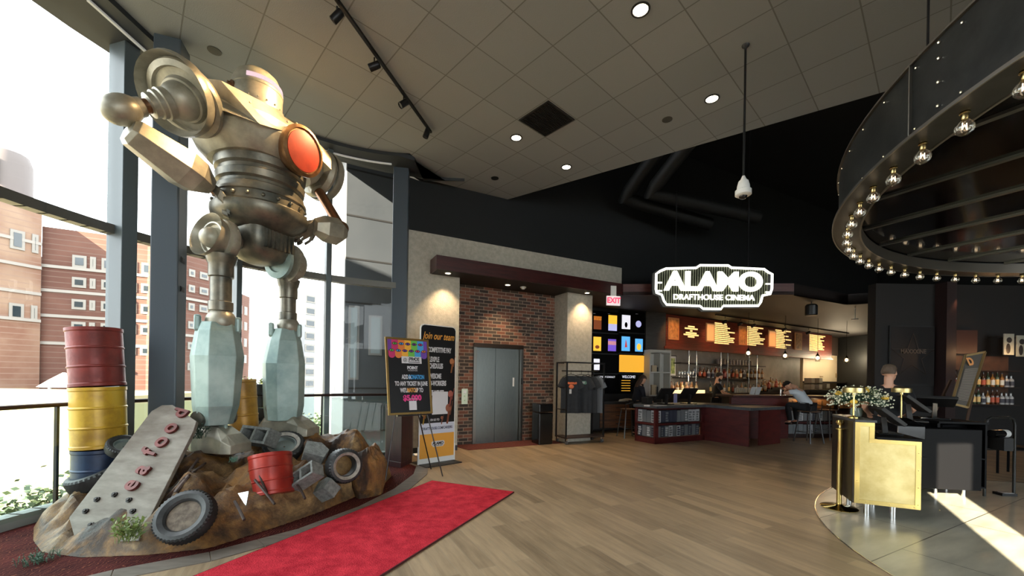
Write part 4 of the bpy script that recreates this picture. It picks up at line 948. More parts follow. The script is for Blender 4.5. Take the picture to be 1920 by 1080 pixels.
# hanging pole with white sensor
p0 = atz(1398, 85, CZ); Yp = p0.y; p1 = V(1396, 330, Yp); p1 = Vector((p0.x, p0.y, p1.z)); p2z = V(1394, 374, Yp).z
hp = thing('pole_camera', 'white dome camera on a long black pole hanging from the ceiling', 'camera', (p0.x, p0.y, p2z))
MB().cyl(p0, p1, .012, n=12).build('pole', M_blackmetal, hp, smooth=True)
MB().lathe([(.04, 0), (.035, -.015), (.015, -.03), (.012, -.05)], p0, (0, 0, 1), 20).build('ceiling_cup', M_black, hp, smooth=True)
hh = p1.z-p2z
MB().lathe([(.014, 0), (.018, -.01), (.03, -.04), (.05, -.06), (.062, -.11), (.066, -.15), (.082, -.16), (.082, -.21), (.06, -.225), (.045, -.225)], p1, (0, 0, 1), 28).build('housing', M_white, hp, smooth=True)
MB().sph((p1.x, p1.y, p1.z-.225), .042, 20, (1, 1, .75)).build('dome', M_blackgloss, hp, smooth=True)

# ducts in the dark void
M_duct = mat('duct_black', hexc(15, 16, 16), .6, .2)
for i, (A_, B_, C_) in enumerate((((1250, 278), (1170, 372), (1330, 420)), ((1312, 262), (1218, 362), (1420, 408)))):
    a = atz(A_[0], A_[1], 6.9); b_ = atz(B_[0], B_[1], 5.62); c_ = V(C_[0], C_[1], b_.y+.7)
    a = V(A_[0]+8, A_[1]-30, b_.y-1.1)
    o = MB().tube([a, b_+(a-b_)*.12, b_, b_+(c_-b_)*.12, c_], .15, 16).build('air_duct', M_duct, smooth=True)
    tag(o, ['round black duct in the dark void, the one nearer the lift', 'round black duct in the dark void, the one nearer the hanging pole'][i], 'duct')

# exit sign
ep = V(1150, 564, 8.6)
ex = thing('exit_sign', 'hanging exit sign with pink-red letters right of the lift soffit', 'sign', tuple(ep))
ET = frame((ep.x, ep.y, ep.z-.10), dirv(8))
MB(ET).box(-.15, .15, -.02, .02, 0, .20).build('plate', mat('exit_plate', hexc(235, 225, 225), .4, emit=(1, .86, .88), es=.5), ex, bevel=.004)
text('EXIT', frame((ep.x, ep.y, ep.z-.10), dirv(8)) @ Matrix.Translation((0, -.022, .10)), .16, mat('exit_red', hexc(220, 40, 70), .5, emit=(1, .06, .13), es=1.2), ex, xs=.9, bold=.006)
MB(ET).box(-.06, .06, -.01, .01, .2, z_bm+.02-(ep.z-.10)).build('hanger', M_white, ex)

# ================================================================ rack with shirts
rk = thing('clothes_rack', 'black rolling garment rack with a wooden shelf standing by the right pier', 'clothes rack', tuple(atz(1090, 832)))
RA = atz(1046, 830); RB = atz(1062, 834); RC_ = atz(1136, 826)
ra = Vector((1.08, 9.02, 0)); 
xd_ = dirv(24); yd_ = Vector((-xd_.y, xd_.x, 0))
ro_ = atz(1061, 834); RT = frame(ro_, xd_)                       # local x along, y back
Wr, Dr = .99, .43; Hr = 0
zt = onp(1061, 678, ro_, xd_).z
k = MB(RT)
for x in (0, Wr):
    for y in (0, Dr): k.box(x-.014, x+.014, y-.014, y+.014, .12, zt)
k.build('frame_post', M_blackmetal, rk)
k = MB(RT)
for y in (0, Dr): k.box(0, Wr, y-.014, y+.014, zt-.028, zt)
for x in (0, Wr):
    k.box(x-.014, x+.014, 0, Dr, zt-.028, zt)
    for z in (.75, 1.25): k.box(x-.010, x+.010, 0, Dr, z, z+.02)
k.build('frame_rail', M_blackmetal, rk)
MB(RT).cyl((0, Dr/2, zt-.20), (Wr, Dr/2, zt-.20), .013, n=12).build('hanging_rail', M_blackmetal, rk, smooth=True)
MB(RT).box(-.02, Wr+.02, -.02, Dr+.02, .13, .155).build('shelf', mat('walnut', hexc(62, 44, 36), .5, col2=hexc(44, 30, 26), scale=4, stretch=(1, 8, 1)), rk, bevel=.003)
for x in (0.02, Wr-.02):
    for y in (0.02, Dr-.02):
        k = MB(RT); k.cyl((x-.015, y, .045), (x+.015, y, .045), .045, n=20); w_ = k.build('caster', mat('caster_grey', hexc(90, 90, 92), .4), rk, smooth=True)
        MB(RT).box(x-.02, x+.02, y-.02, y+.02, .07, .13).build('caster_fork', M_chrome, w_)
def shirt_mesh(T_, w=.50, h=.68, th=.07, seed=1):
    """shirt hanging in local xz plane, top at z=0"""
    k = MB(T_); nx, nz = 14, 14; fr = []; rng = random.Random(seed)
    def prof(u, v):
        z = -v*h; hw = w/2*(1-.03*math.sin(v*PI)); x = (u*2-1)*hw
        if v < .12: x *= .45+.55*(v/.12)**.6
        y = th*.5*math.sqrt(max(0, 1-(u*2-1)**2))*(.6+.4*v)+.014*math.sin(u*15+seed*2)*v
        return x, y, z
    for sgn in (-1, 1):
        n0 = len(k.v); vv = []
        for j in range(nz+1):
            for i in range(nx+1): x, y, z = prof(i/nx, j/nz); vv.append((x, sgn*y+.012*math.sin(i*.9+seed)*(j/nz), z))
        ff = [(j*(nx+1)+i, j*(nx+1)+i+1, (j+1)*(nx+1)+i+1, (j+1)*(nx+1)+i) for j in range(nz) for i in range(nx)]
        k.add(vv, ff)
    for sg in (-1, 1):                                         # sleeves
        a = Vector((sg*w*.30, 0, -.05)); c = Vector((sg*w*.50, 0, -.28)); 
        rr = []
        for t_, r in ((0, .05), (.35, .075), (1, .085)):
            p = a.lerp(c, t_); rr.append([p+Vector((r*1.1*math.cos(q)*.9, .35*r*math.sin(q), r*.5*math.cos(q)*sg)) for q in [2*PI*i/12 for i in range(12)]])
        k.loft(rr, caps=False)
    return k
M_tee = mat('charcoal_cotton', hexc(46, 49, 54), .9, col2=hexc(38, 41, 46), scale=12, bump=.2)
M_teeg = mat('grey_cotton', hexc(98, 103, 110), .9)
M_print_o = mat('orange_print', hexc(214, 110, 66), .7); M_print_g = mat('green_print', hexc(92, 128, 112), .7); M_print_w = mat('white_print', hexc(200, 200, 200), .7)
hgz = zt-.20
for i, (x, lab, mm) in enumerate(((.24, 'charcoal t-shirt with an orange and white print, front end of the rack', M_tee), (.52, 'charcoal t-shirt with a green oval logo, in the middle of the rack', M_tee), (.70, 'plain charcoal t-shirt hanging behind the green logo shirt', M_tee), (.86, 'lighter grey t-shirt at the far end of the rack', M_teeg))):
    ang = R([-52, -48, -50, -54][i]); p = RT @ Vector((x, Dr/2, hgz))
    px_ = RT @ Vector((x, Dr/2, hgz-.11))
    TT = Matrix.Translation(px_) @ Matrix.Rotation(math.atan2(xd_.y, xd_.x)+R([-18, -38, -55, -58][i]), 4, 'Z')
    so_ = shirt_mesh(TT, .46+.02*(i % 2), .84, .06, i+1).build('t_shirt', mm, smooth=True, angle=60); tag(so_, lab, 't-shirt', 't-shirts on the rack')
    kh = MB(TT); kh.tube([(-.19, 0, -.03), (-.10, 0, .02), (0, 0, .04), (.10, 0, .02), (.19, 0, -.03)], .007, 6); kh.tube([(0, 0, .04), (0, 0, .09), (.018, 0, .115), (.0, 0, .13)], .004, 6)
    ho = kh.build('hanger', M_blackmetal, smooth=True); tag(ho, ['black wire hanger holding the orange print shirt', 'black wire hanger holding the green logo shirt', 'black wire hanger holding the plain charcoal shirt', 'black wire hanger holding the light grey shirt'][i], 'hanger')
    if i == 0:
        kk = MB(TT); [kk.sph((x_*.035, -.058, -.165+.008*math.sin(x_*3)), .026, 10, (.8, .25, 1.1)) for x_ in range(-3, 4)]; kk.build('print', M_print_o, so_)
        kk = MB(TT); kk.sph((0, -.05, -.24), .06, 14, (1, .25, .8)); kk.build('print', M_print_o, so_); kk = MB(TT); kk.box(-.05, .0, -.066, -.062, -.40, -.30); kk.build('print', M_print_w, so_)
    if i == 1:
        kk = MB(TT); kk.lathe([(.001, 0), (.085, 0), (.085, .004), (.001, .004)], (0, -.058, -.16), (0, -1, 0), 24); 
        kk = MB(TT); kk.prism([(-.11, -.19), (.11, -.19), (.13, -.16), (.11, -.11), (-.11, -.11), (-.13, -.16)], .0, .004, Matrix.Rotation(PI/2, 4, 'X') @ Matrix.Translation((0, 0, .062))); kk.build('print', M_print_g, so_)
        text('ALAMO', TT @ Matrix.Translation((0, -.070, -.15)), .055, M_print_w, so_, xs=.9, bold=.002)
# bin
tp = atz(1036, 833); BT = frame(tp, dirv(24)); tb_ = thing('trash_bin', 'square black trash bin standing against the brick beside the garment rack', 'trash bin', tuple(tp))
zb_ = onp(1030, 757, tp, dirv(24)).z
MB(BT).box(-.34, .0, 0, .36, 0, zb_-.2).build('body', M_blackgloss, tb_, bevel=.02)
MB(BT).box(-.34, .0, 0, .36, zb_-.185, zb_).build('top', M_blackgloss, tb_, bevel=.02)
MB(BT).box(-.002, .002, -.002, .002, .02, zb_-.02).build('edge_trim', M_chrome, tb_)

# ================================================================ banner
bA = atz(784, 873); bB = atz(851, 863); bd_ = (bB-bA).normalized(); Wb = (bB-bA).length; Zb = onp(784, 606, bA, bd_).z
BN = frame(bA, bd_)
bn = thing('roll_up_banner', 'tall black recruitment banner reading Join our team against the plaster pier', 'banner', tuple(bA))
M_bblack = mat('banner_black', hexc(14, 14, 18), .4); M_byel = mat('banner_amber', hexc(222, 158, 62), .5); M_bwh = mat('banner_white', hexc(200, 204, 220), .5)
k = MB(BN); k.prism([(0, .0), (Wb, 0), (Wb, Zb-.06), (Wb-.02, Zb-.02), (Wb-.06, Zb), (.06, Zb), (.02, Zb-.02), (0, Zb-.06)], -.008, .008, Matrix.Rotation(PI/2, 4, 'X'))
k.v = [p for p in k.v]; fr_ = k.build('edge_frame', M_white, bn)
k = MB(BN); g = .015; k.prism([(g, .68), (Wb-g, .68), (Wb-g, Zb-.07), (Wb-.035, Zb-.03), (Wb-.07, Zb-g), (.07, Zb-g), (.035, Zb-.03), (g, Zb-.07)], .008, .012, Matrix.Rotation(PI/2, 4, 'X')); k.build('panel', M_bblack, bn)
MB(BN).box(g, Wb-g, -.012, -.008, .50, .68).build('panel', M_bwh, bn); MB(BN).box(g, Wb-g, -.012, -.008, .10, .50).build('panel', M_byel, bn)
def btext(s_, x, z, size, m_, xs=1, bold=0, al='CENTER', d=.0135, f=BN, par=bn): return text(s_, f @ Matrix.Translation((x, -d, z)), size, m_, par, xs=xs, bold=bold, align=al, depth=.001)
M_amber_t = mat('amber_text', hexc(232, 164, 70), .5); M_wt = mat('white_text', hexc(214, 214, 218), .5); M_nt = mat('navy_text', hexc(40, 40, 70), .5)
text('Join our team', BN @ Matrix.Translation((Wb*.5, -.0135, Zb-.19)), .165, M_amber_t, bn, xs=.66, bold=.001, depth=.001, shear=.35)
for i, s_ in enumerate(('COMPETITIVE PAY', 'FLEXIBLE', 'SCHEDULES', 'AWESOME', 'CO-WORKERS', 'FREE MOVIES')):
    btext(s_, Wb*.20, Zb-(.42, .58, .69, .86, .98, 1.14)[i], .115, M_wt, .48, .004, 'LEFT')
btext('DRAFTHOUSE.COM/CAREERS', Wb*.5, .59, .062, M_nt, .72, .001); btext('OR GO TO', Wb*.42, .73, .05, M_wt, .7, .001)
MB(BN).box(Wb*.34, Wb*.78, -.0135, -.0125, .82, 1.20).build('white_patch', M_wt, bn)
def hands(f, x, z, s_, col, par, seed):          # plain generic reaching figures at the banner edges
    rng = random.Random(seed); k = MB(f); k.sph((x, -.012, z), .05*s_, 12, (1, .08, 1.2)); k.bar((x, -.013, z-.04*s_), (x-.03*s_, -.013, z-.22*s_), .09*s_, .003); k.bar((x+.03*s_, -.013, z-.1*s_), (x+.07*s_, -.013, z+.1*s_), .025*s_, .003); k.build('printed_figure', mat('fig_%d' % (seed % 4), col, .6), par)
hands(BN, .10, .98, 1.0, hexc(176, 112, 70), bn, 1); hands(BN, Wb-.10, 1.16, 1.0, hexc(168, 92, 80), bn, 2); hands(BN, Wb-.14, .92, 1.2, hexc(150, 90, 66), bn, 3); hands(BN, Wb-.08, 1.72, .9, hexc(176, 112, 70), bn, 1); hands(BN, Wb*.62, .76, .5, hexc(150, 90, 66), bn, 3); hands(BN, Wb*.12, .84, .8, hexc(190, 150, 60), bn, 4)
def logo(f, x, z, w_, par, d=.014, emit=False):
    h = w_*.42
    MB(f).prism([(x-w_*.5, z-h*.25), (x-w_*.42, z-h*.25), (x-w_*.40, z-h*.5), (x+w_*.40, z-h*.5), (x+w_*.42, z-h*.25), (x+w_*.5, z-h*.25), (x+w_*.5, z+h*.3), (x+w_*.4, z+h*.42), (x-w_*.4, z+h*.42), (x-w_*.5, z+h*.3)], d-.001, d, Matrix.Rotation(PI/2, 4, 'X')).build('logo', M_wt, par)
    text('ALAMO', f @ Matrix.Translation((x, -d-.001, z+h*.03)), w_*.26, M_bblack, par, xs=.95, bold=w_*.012, depth=.001)
    text('DRAFTHOUSE CINEMA', f @ Matrix.Translation((x, -d-.001, z-h*.32)), w_*.07, M_bblack, par, xs=1, bold=w_*.003, depth=.001)
logo(BN, Wb*.52, .33, Wb*.36, bn)
MB(BN).box(.0, Wb, -.25, .25, 0, .015).build('base_plate', M_black, bn)
for x in (.0, Wb): MB(BN).cyl((x, 0, .01), (x, 0, .3), .016, n=12).build('foot_post', M_white, bn)

# ================================================================ easel + pride poster
eo = V(728, 779, 5.50); ed = dirv(38); 
ew = (onp(811, 775, eo, ed)-eo).dot(ed)
tl_ = V(717, 631, 5.62); upv_ = (tl_-eo); eh = upv_.length
upv_ = Vector((NW.x*.0, 0, 0))+upv_.normalized()
EF = frame(eo, ed, upv_)
ps = thing('framed_poster', 'gold framed black poster with rainbow eyes and a pink dollar amount, standing on the easel', 'poster', tuple(eo))
M_gold = mat('gold_frame', hexc(150, 122, 70), .35, .7)
k = MB(EF); fw = .03
k.box(0, ew, -.012, .012, 0, fw); k.box(0, ew, -.012, .012, eh-fw, eh); k.box(0, fw, -.012, .012, fw, eh-fw); k.box(ew-fw, ew, -.012, .012, fw, eh-fw); k.build('frame', M_gold, ps, bevel=.003)
MB(EF).box(fw, ew-fw, -.004, .008, fw, eh-fw).build('print', M_bblack, ps)
cols = [hexc(110, 60, 150), hexc(200, 50, 110), hexc(226, 130, 60), hexc(236, 176, 60), hexc(110, 190, 80), hexc(70, 160, 220), hexc(110, 70, 170)]
iw = ew-2*fw; cw = iw/6.2
for r_ in range(2):
    for c_ in range(6 if r_ else 7):
        x = fw+cw*(c_-.4 + (.5 if r_ else .0)); x0 = max(x, fw+.001); x1 = min(x+cw, ew-fw-.001)
        if x1-x0 < .02: continue
        z1 = eh-fw-.002-(.10 if r_ else 0); h_ = .155 if r_ == 0 else .16
        mm = mat('scale_%d' % ((c_+r_*1) % 7), cols[(c_+r_) % 7], .6)
        zc_ = z1-h_+cw*.4
        pts_ = [(x0, z1), (x0, zc_)]+[(max(x0, min(x1, (x+cw/2)-cw/2*math.cos(PI*q/8))), zc_-cw*.45*math.sin(PI*q/8)) for q in range(1, 8)]+[(x1, zc_), (x1, z1)]
        MB(EF).prism(pts_, .005+.001*(1-r_), .006+.001*(1-r_), Matrix.Rotation(PI/2, 4, 'X')).build('color_scale', mm, ps)
        if x1-x0 > cw*.6:
            ec = (x+cw/2, z1-.055)
            kk = MB(EF); kk.prism([(ec[0]+cw*.44*math.cos(q)*(1), ec[1]+.022*math.sin(q)*abs(math.sin(q))) for q in [2*PI*i/16 for i in range(16)]], .0075, .0082, Matrix.Rotation(PI/2, 4, 'X')); kk.build('printed_eye', M_bblack, ps)
            kk = MB(EF); kk.prism([(ec[0]+cw*.34*math.cos(q), ec[1]+.014*math.sin(q)*abs(math.sin(q))) for q in [2*PI*i/14 for i in range(14)]], .0083, .0088, Matrix.Rotation(PI/2, 4, 'X')); kk.build('printed_eye_white', mat('scale_%d' % ((c_+r_+3) % 7), cols[(c_+r_+3) % 7], .6), ps)
            kk = MB(EF); kk.prism([(ec[0]+.010*math.cos(q), ec[1]+.010*math.sin(q)) for q in [2*PI*i/10 for i in range(10)]], .0089, .0093, Matrix.Rotation(PI/2, 4, 'X')); kk.build('printed_pupil', M_bblack, ps)
def et(s_, x, z, size, m_, xs=1, bold=0, d=.010): return text(s_, EF @ Matrix.Translation((x, -d, z)), size, m_, ps, xs=xs, bold=bold, depth=.0008)
mx_ = ew/2+.02
MB(EF).box(ew*.34, ew*.80, -.0105, -.0095, eh-.37, eh-.27).build('white_patch', M_wt, ps)
et('PR DE', ew*.63, eh-.31, .07, M_bblack, .85, .002, .012); MB(EF).sph((ew*.625, -.0115, eh-.305), .012, 10, (1, .1, 1.2)).build('printed_symbol', M_bblack, ps); et('@ |', ew*.44, eh-.32, .065, M_bblack, .9, 0, .012)
MB(EF).box(ew*.50, ew*.76, -.012, -.0105, eh-.357, eh-.347).build('fine_print', M_bblack, ps)
et('POINT', ew*.58, eh-.435, .06, M_wt, .9, .003); et('FOUNDATION', ew*.58, eh-.475, .022, M_wt, 1)
et('ADD A', ew*.43, eh-.57, .085, M_wt, .52, .003); et('DONATION', ew*.66, eh-.57, .085, mat('blue_text', hexc(70, 160, 220), .5), .52, .003)
et('TO ANY TICKET IN JUNE', ew*.54, eh-.665, .085, M_wt, .52, .003)
et("WE'LL        UP TO", ew*.54, eh-.76, .085, M_wt, .52, .003); et('MATCH', ew*.545, eh-.76, .085, M_amber_t, .52, .003)
et('$5,000', ew*.54, eh-.87, .105, mat('pink_text', hexc(226, 60, 140), .5), .95, .005); et('GET TICKETS', ew*.55, .215, .03, M_wt, .7, .001)
MB(EF).box(ew*.46, ew*.63, -.0105, -.0095, .06, .19).build('white_patch', M_wt, ps)
es_ = thing('easel', 'thin black metal easel holding the gold framed poster', 'easel', tuple(atz(780, 893)))
c0 = EF @ Vector((ew*.5, .03, -.01)); M_es = mat('easel_metal', hexc(60, 56, 56), .3, .9)
MB(EF).box(ew*.18, ew*.86, -.035, .02, -.022, -.006).build('ledge', M_es, es_)
apex = EF @ Vector((ew*.5, .10, eh*.75))
for nm, a, c in (('front_leg', EF @ Vector((ew*.44, .035, eh*.8)), atz(722, 905)), ('front_leg', EF @ Vector((ew*.62, .035, eh*.8)), atz(830, 893)), ('back_leg', apex, Vector((-1.25, 6.35, 0)))):
    MB().cyl(a, c, .009, n=10).build(nm, M_es, es_, smooth=True)

# ================================================================ red carpet
pts = [atz(810, 903), atz(963, 924), atz(716, 1080), atz(355, 1087)]
dA = (pts[2]-pts[1]).normalized(); dB = (pts[3]-pts[0]).normalized()
far = [pts[0], pts[1], pts[1]+dA*4.2, pts[0]+dB*3.9]
m, nt, b = node_mat('red_pile')
tc = nt.nodes.new('ShaderNodeTexCoord'); n1 = nt.nodes.new('ShaderNodeTexNoise'); n1.inputs['Scale'].default_value = 7; n1.inputs['Detail'].default_value = 10; n1.inputs['Roughness'].default_value = .7; nt.links.new(tc.outputs['Object'], n1.inputs[0])
cr = nt.nodes.new('ShaderNodeValToRGB'); e = cr.color_ramp.elements; e[0].position = .28; e[0].color = c4(hexc(150, 22, 38)); e[1].position = .66; e[1].color = c4(hexc(216, 58, 72)); nt.links.new(n1.outputs[0], cr.inputs[0]); nt.links.new(cr.outputs[0], b.inputs['Base Color'])
b.inputs['Roughness'].default_value = .95; b.inputs['Specular IOR Level'].default_value = .1
n3 = nt.nodes.new('ShaderNodeTexNoise'); n3.inputs['Scale'].default_value = 90; n3.inputs['Detail'].default_value = 4; nt.links.new(tc.outputs['Object'], n3.inputs[0]); bp = nt.nodes.new('ShaderNodeBump'); bp.inputs['Strength'].default_value = .8; bp.inputs['Distance'].default_value = .012; nt.links.new(n3.outputs[0], bp.inputs['Height']); nt.links.new(bp.outputs[0], b.inputs['Normal'])
rc = thing('red_carpet', 'long bright red carpet runner laid across the wood floor', 'carpet', tuple(pts[0]))
MB().prism([(p.x, p.y) for p in far[::-1]], .001, .016).build('pile', m, rc)
k = MB()
for i in range(4): a, c = far[i], far[(i+1) % 4]; k.bar(a+Vector((0, 0, .008)), c+Vector((0, 0, .008)), .016, .014)
k.build('edge_binding', mat('maroon_binding', hexc(74, 24, 26), .8), rc)

# ================================================================ marquee ring of bulbs
RCc = (5.70, 1.28); zR = 2.80
rg = thing('marquee_ring', 'large round black riveted marquee canopy with globe bulbs hanging at the top right', 'light fixture', (RCc[0], RCc[1], zR))
def rpnt(r, deg, z): return Vector((RCc[0]+r*math.cos(R(deg)), RCc[1]+r*math.sin(R(deg)), z))
def ringband(r0, r1, z0, z1, n=160):
    k = MB(); T_ = Matrix.Translation((RCc[0], RCc[1], 0)); v = []; f = []
    for i in range(n):
        a = 2*PI*i/n
        for (r, z) in ((r0, z0), (r1, z0), (r1, z1), (r0, z1)): v.append((r*math.cos(a), r*math.sin(a), z))
    for i in range(n):
        for j in range(4): f.append((4*i+j, 4*i+(j+1) % 4, 4*((i+1) % n)+(j+1) % 4, 4*((i+1) % n)+j))
    return k.add(v, f, T_)
M_rband = mat('ring_black_steel', hexc(34, 36, 37), .38, .5, col2=hexc(50, 52, 52), scale=6, detail=9, bump=.05)
M_redge = mat('ring_edge', hexc(120, 116, 110), .35, .8)
ringband(3.63, 3.645, zR+.01, zR+.43).build('side_band', M_rband, rg, smooth=True)
ringband(3.50, 3.685, zR, zR+.012).build('bottom_flange', M_rband, rg, smooth=True)
ringband(3.682, 3.690, zR-.004, zR+.014).build('rim_trim', M_redge, rg, smooth=True); ringband(3.63, 3.66, zR+.425, zR+.437).build('rim_trim', M_redge, rg, smooth=True)
ringband(3.49, 3.502, zR-.006, zR+.10).build('rim_trim', M_redge, rg, smooth=True)
k = MB(Matrix.Translation((RCc[0], RCc[1], 0))); k.lathe([(3.5, zR+.11), (3.5, zR+.125)], n=96)
inn = k.build('reflector_panel', mat('dark_mirror', hexc(44, 40, 36), .10, .9, bump=.03, bscale=3, col2=hexc(30, 28, 26), scale=2), rg)
sd_ = dirv(-64); nd_ = Vector((-sd_.y, sd_.x, 0))
for i in range(-5, 5):
    off = .25+i*.675; h_ = math.sqrt(max(0, 3.48**2-off**2)); c = Vector((RCc[0], RCc[1], zR+.10))+nd_*off
    MB().bar(c-sd_*h_, c+sd_*h_, .04, .018).build('ceiling_batten', mat('batten_grey', hexc(84, 86, 84), .35, .7), rg)
M_rivet = mat('rivet_steel', (.7, .68, .62), .25, 1)
k = MB()
for a in range(100, 262, 5):
    a_ = a*.9+0
    for z in (zR+.06, zR+.39): k.sph(rpnt(3.648, a_+8, z), .008, 8)
for a_ in (168, 132, 204):
    for z in (zR+.08, zR+.20, zR+.32, zR+.40): k.sph(rpnt(3.65, a_, z), .010, 8)
rv = k.build('rivets', M_rivet, rg, smooth=True); rv['kind'] = 'stuff'
for a_ in (165, 129, 201): MB().bar(rpnt(3.652, a_, zR+.01), rpnt(3.652, a_, zR+.43), .006, .02).build('band_seam', M_redge, rg)
M_bg = glass_mat('bulb_glass', (.95, .93, .88), .10)
M_fil = mat('filament', (1, .8, .6), .4, emit=(1, .8, .55), es=4.0)
M_brs = mat('brass_socket', hexc(170, 150, 104), .25, 1)
for i in range(42):
    deg = 216-i*4.27
    c = rpnt(3.585, deg, zR)
    MB().lathe([(.018, 0), (.02, -.008), (.014, -.012), (.014, -.035), (.012, -.04)], c, (0, 0, 1), 14).build('socket', M_brs, rg, smooth=True)
    bl_ = MB().lathe([(.012, -.035), (.02, -.045), (.033, -.06), (.038, -.078), (.033, -.097), (.018, -.111), (.002, -.115)], c, (0, 0, 1), 18).build('bulb', M_bg, rg, smooth=True)
    k = MB(); q = c+Vector((0, 0, -.075))
    k.tube([q+Vector((-.010, 0, .02)), q+Vector((-.012, .0, -.012)), q+Vector((0, 0, .012)), q+Vector((.012, 0, -.012)), q+Vector((.010, 0, .02))], .0022, 5)
    k.build('filament', M_fil, bl_)
for a_ in (150, 180, 210, 240): 
    MB().cyl(rpnt(3.2, a_, zR+.12), rpnt(3.2, a_, CZ-.0), .008, n=6).build('hanging_rod', M_blackmetal, rg)
# ================================================================ bar hall
BO = Vector((4.62, 12.5, 0)); BD = dirv(29); BN_ = Vector((-BD.y, BD.x, 0)); BFr = frame(BO, BD)
def bt(px, off=0.0):                                             # distance along the back bar for a photo column
    p = onp(px, 700, BO+BN_*off, BD); return (p-BO).dot(BD)
def bz(px, py, off=0.0): return onp(px, py, BO+BN_*off, BD).z
def bp_(t, off, z): return BFr @ Vector((t, off, z))
M_bw = mat('bar_wall_grey', hexc(112, 108, 102), .6, col2=hexc(128, 124, 118), scale=3)
tE = bt(1500)
k = MB(BFr); k.box(-2.2, tE, 0, .2, 0, z_bm); struct(k.build('wall_bar', M_bw))
k = MB(BFr); k.box(tE, 16, .3, .5, 0, z_bm); k.box(tE, 16, 0, .3, 2.62, z_bm); struct(k.build('wall_pass', mat('brown_wall', hexc(64, 54, 48), .7)))

# floor of the bar in dark carpet tile
# screens wall
SO = V(1160, 738, 11.4); SO.z = 0; SD = dirv(20); SFm = frame(SO, SD)
def st_(px): return (onp(px, 700, SO, SD)-SO).dot(SD)
def sz(px, py): return onp(px, py, SO, SD).z
k = MB(SFm); k.box(-2.6, st_(1244), .06, .3, 0, z_bm); struct(k.build('wall_screens', mat('wall_black_panel', hexc(22, 22, 24), .5)))
M_scr = mat('screen_black', hexc(6, 6, 8), .2)
def col_em(nm, c, s=1.0): return mat('lit_'+nm, c, .5, emit=c, es=s)
x0, xm, x1_ = st_(1105), st_(1159.5), st_(1208)
rows = [(583, 624), (625, 663), (664, 700), (701, 739)]
pal = {'amber': hexc(236, 170, 50), 'blue': hexc(90, 170, 230), 'white': hexc(225, 225, 235), 'purple': hexc(110, 80, 190), 'red': hexc(200, 60, 50), 'yellow': hexc(240, 190, 60), 'lav': hexc(190, 190, 240), 'brown': hexc(120, 60, 30)}
names = [['top left', 'top right'], ['second row left', 'second row right'], ['dark third row', 'amber third row'], ['code of conduct', 'welcome']]
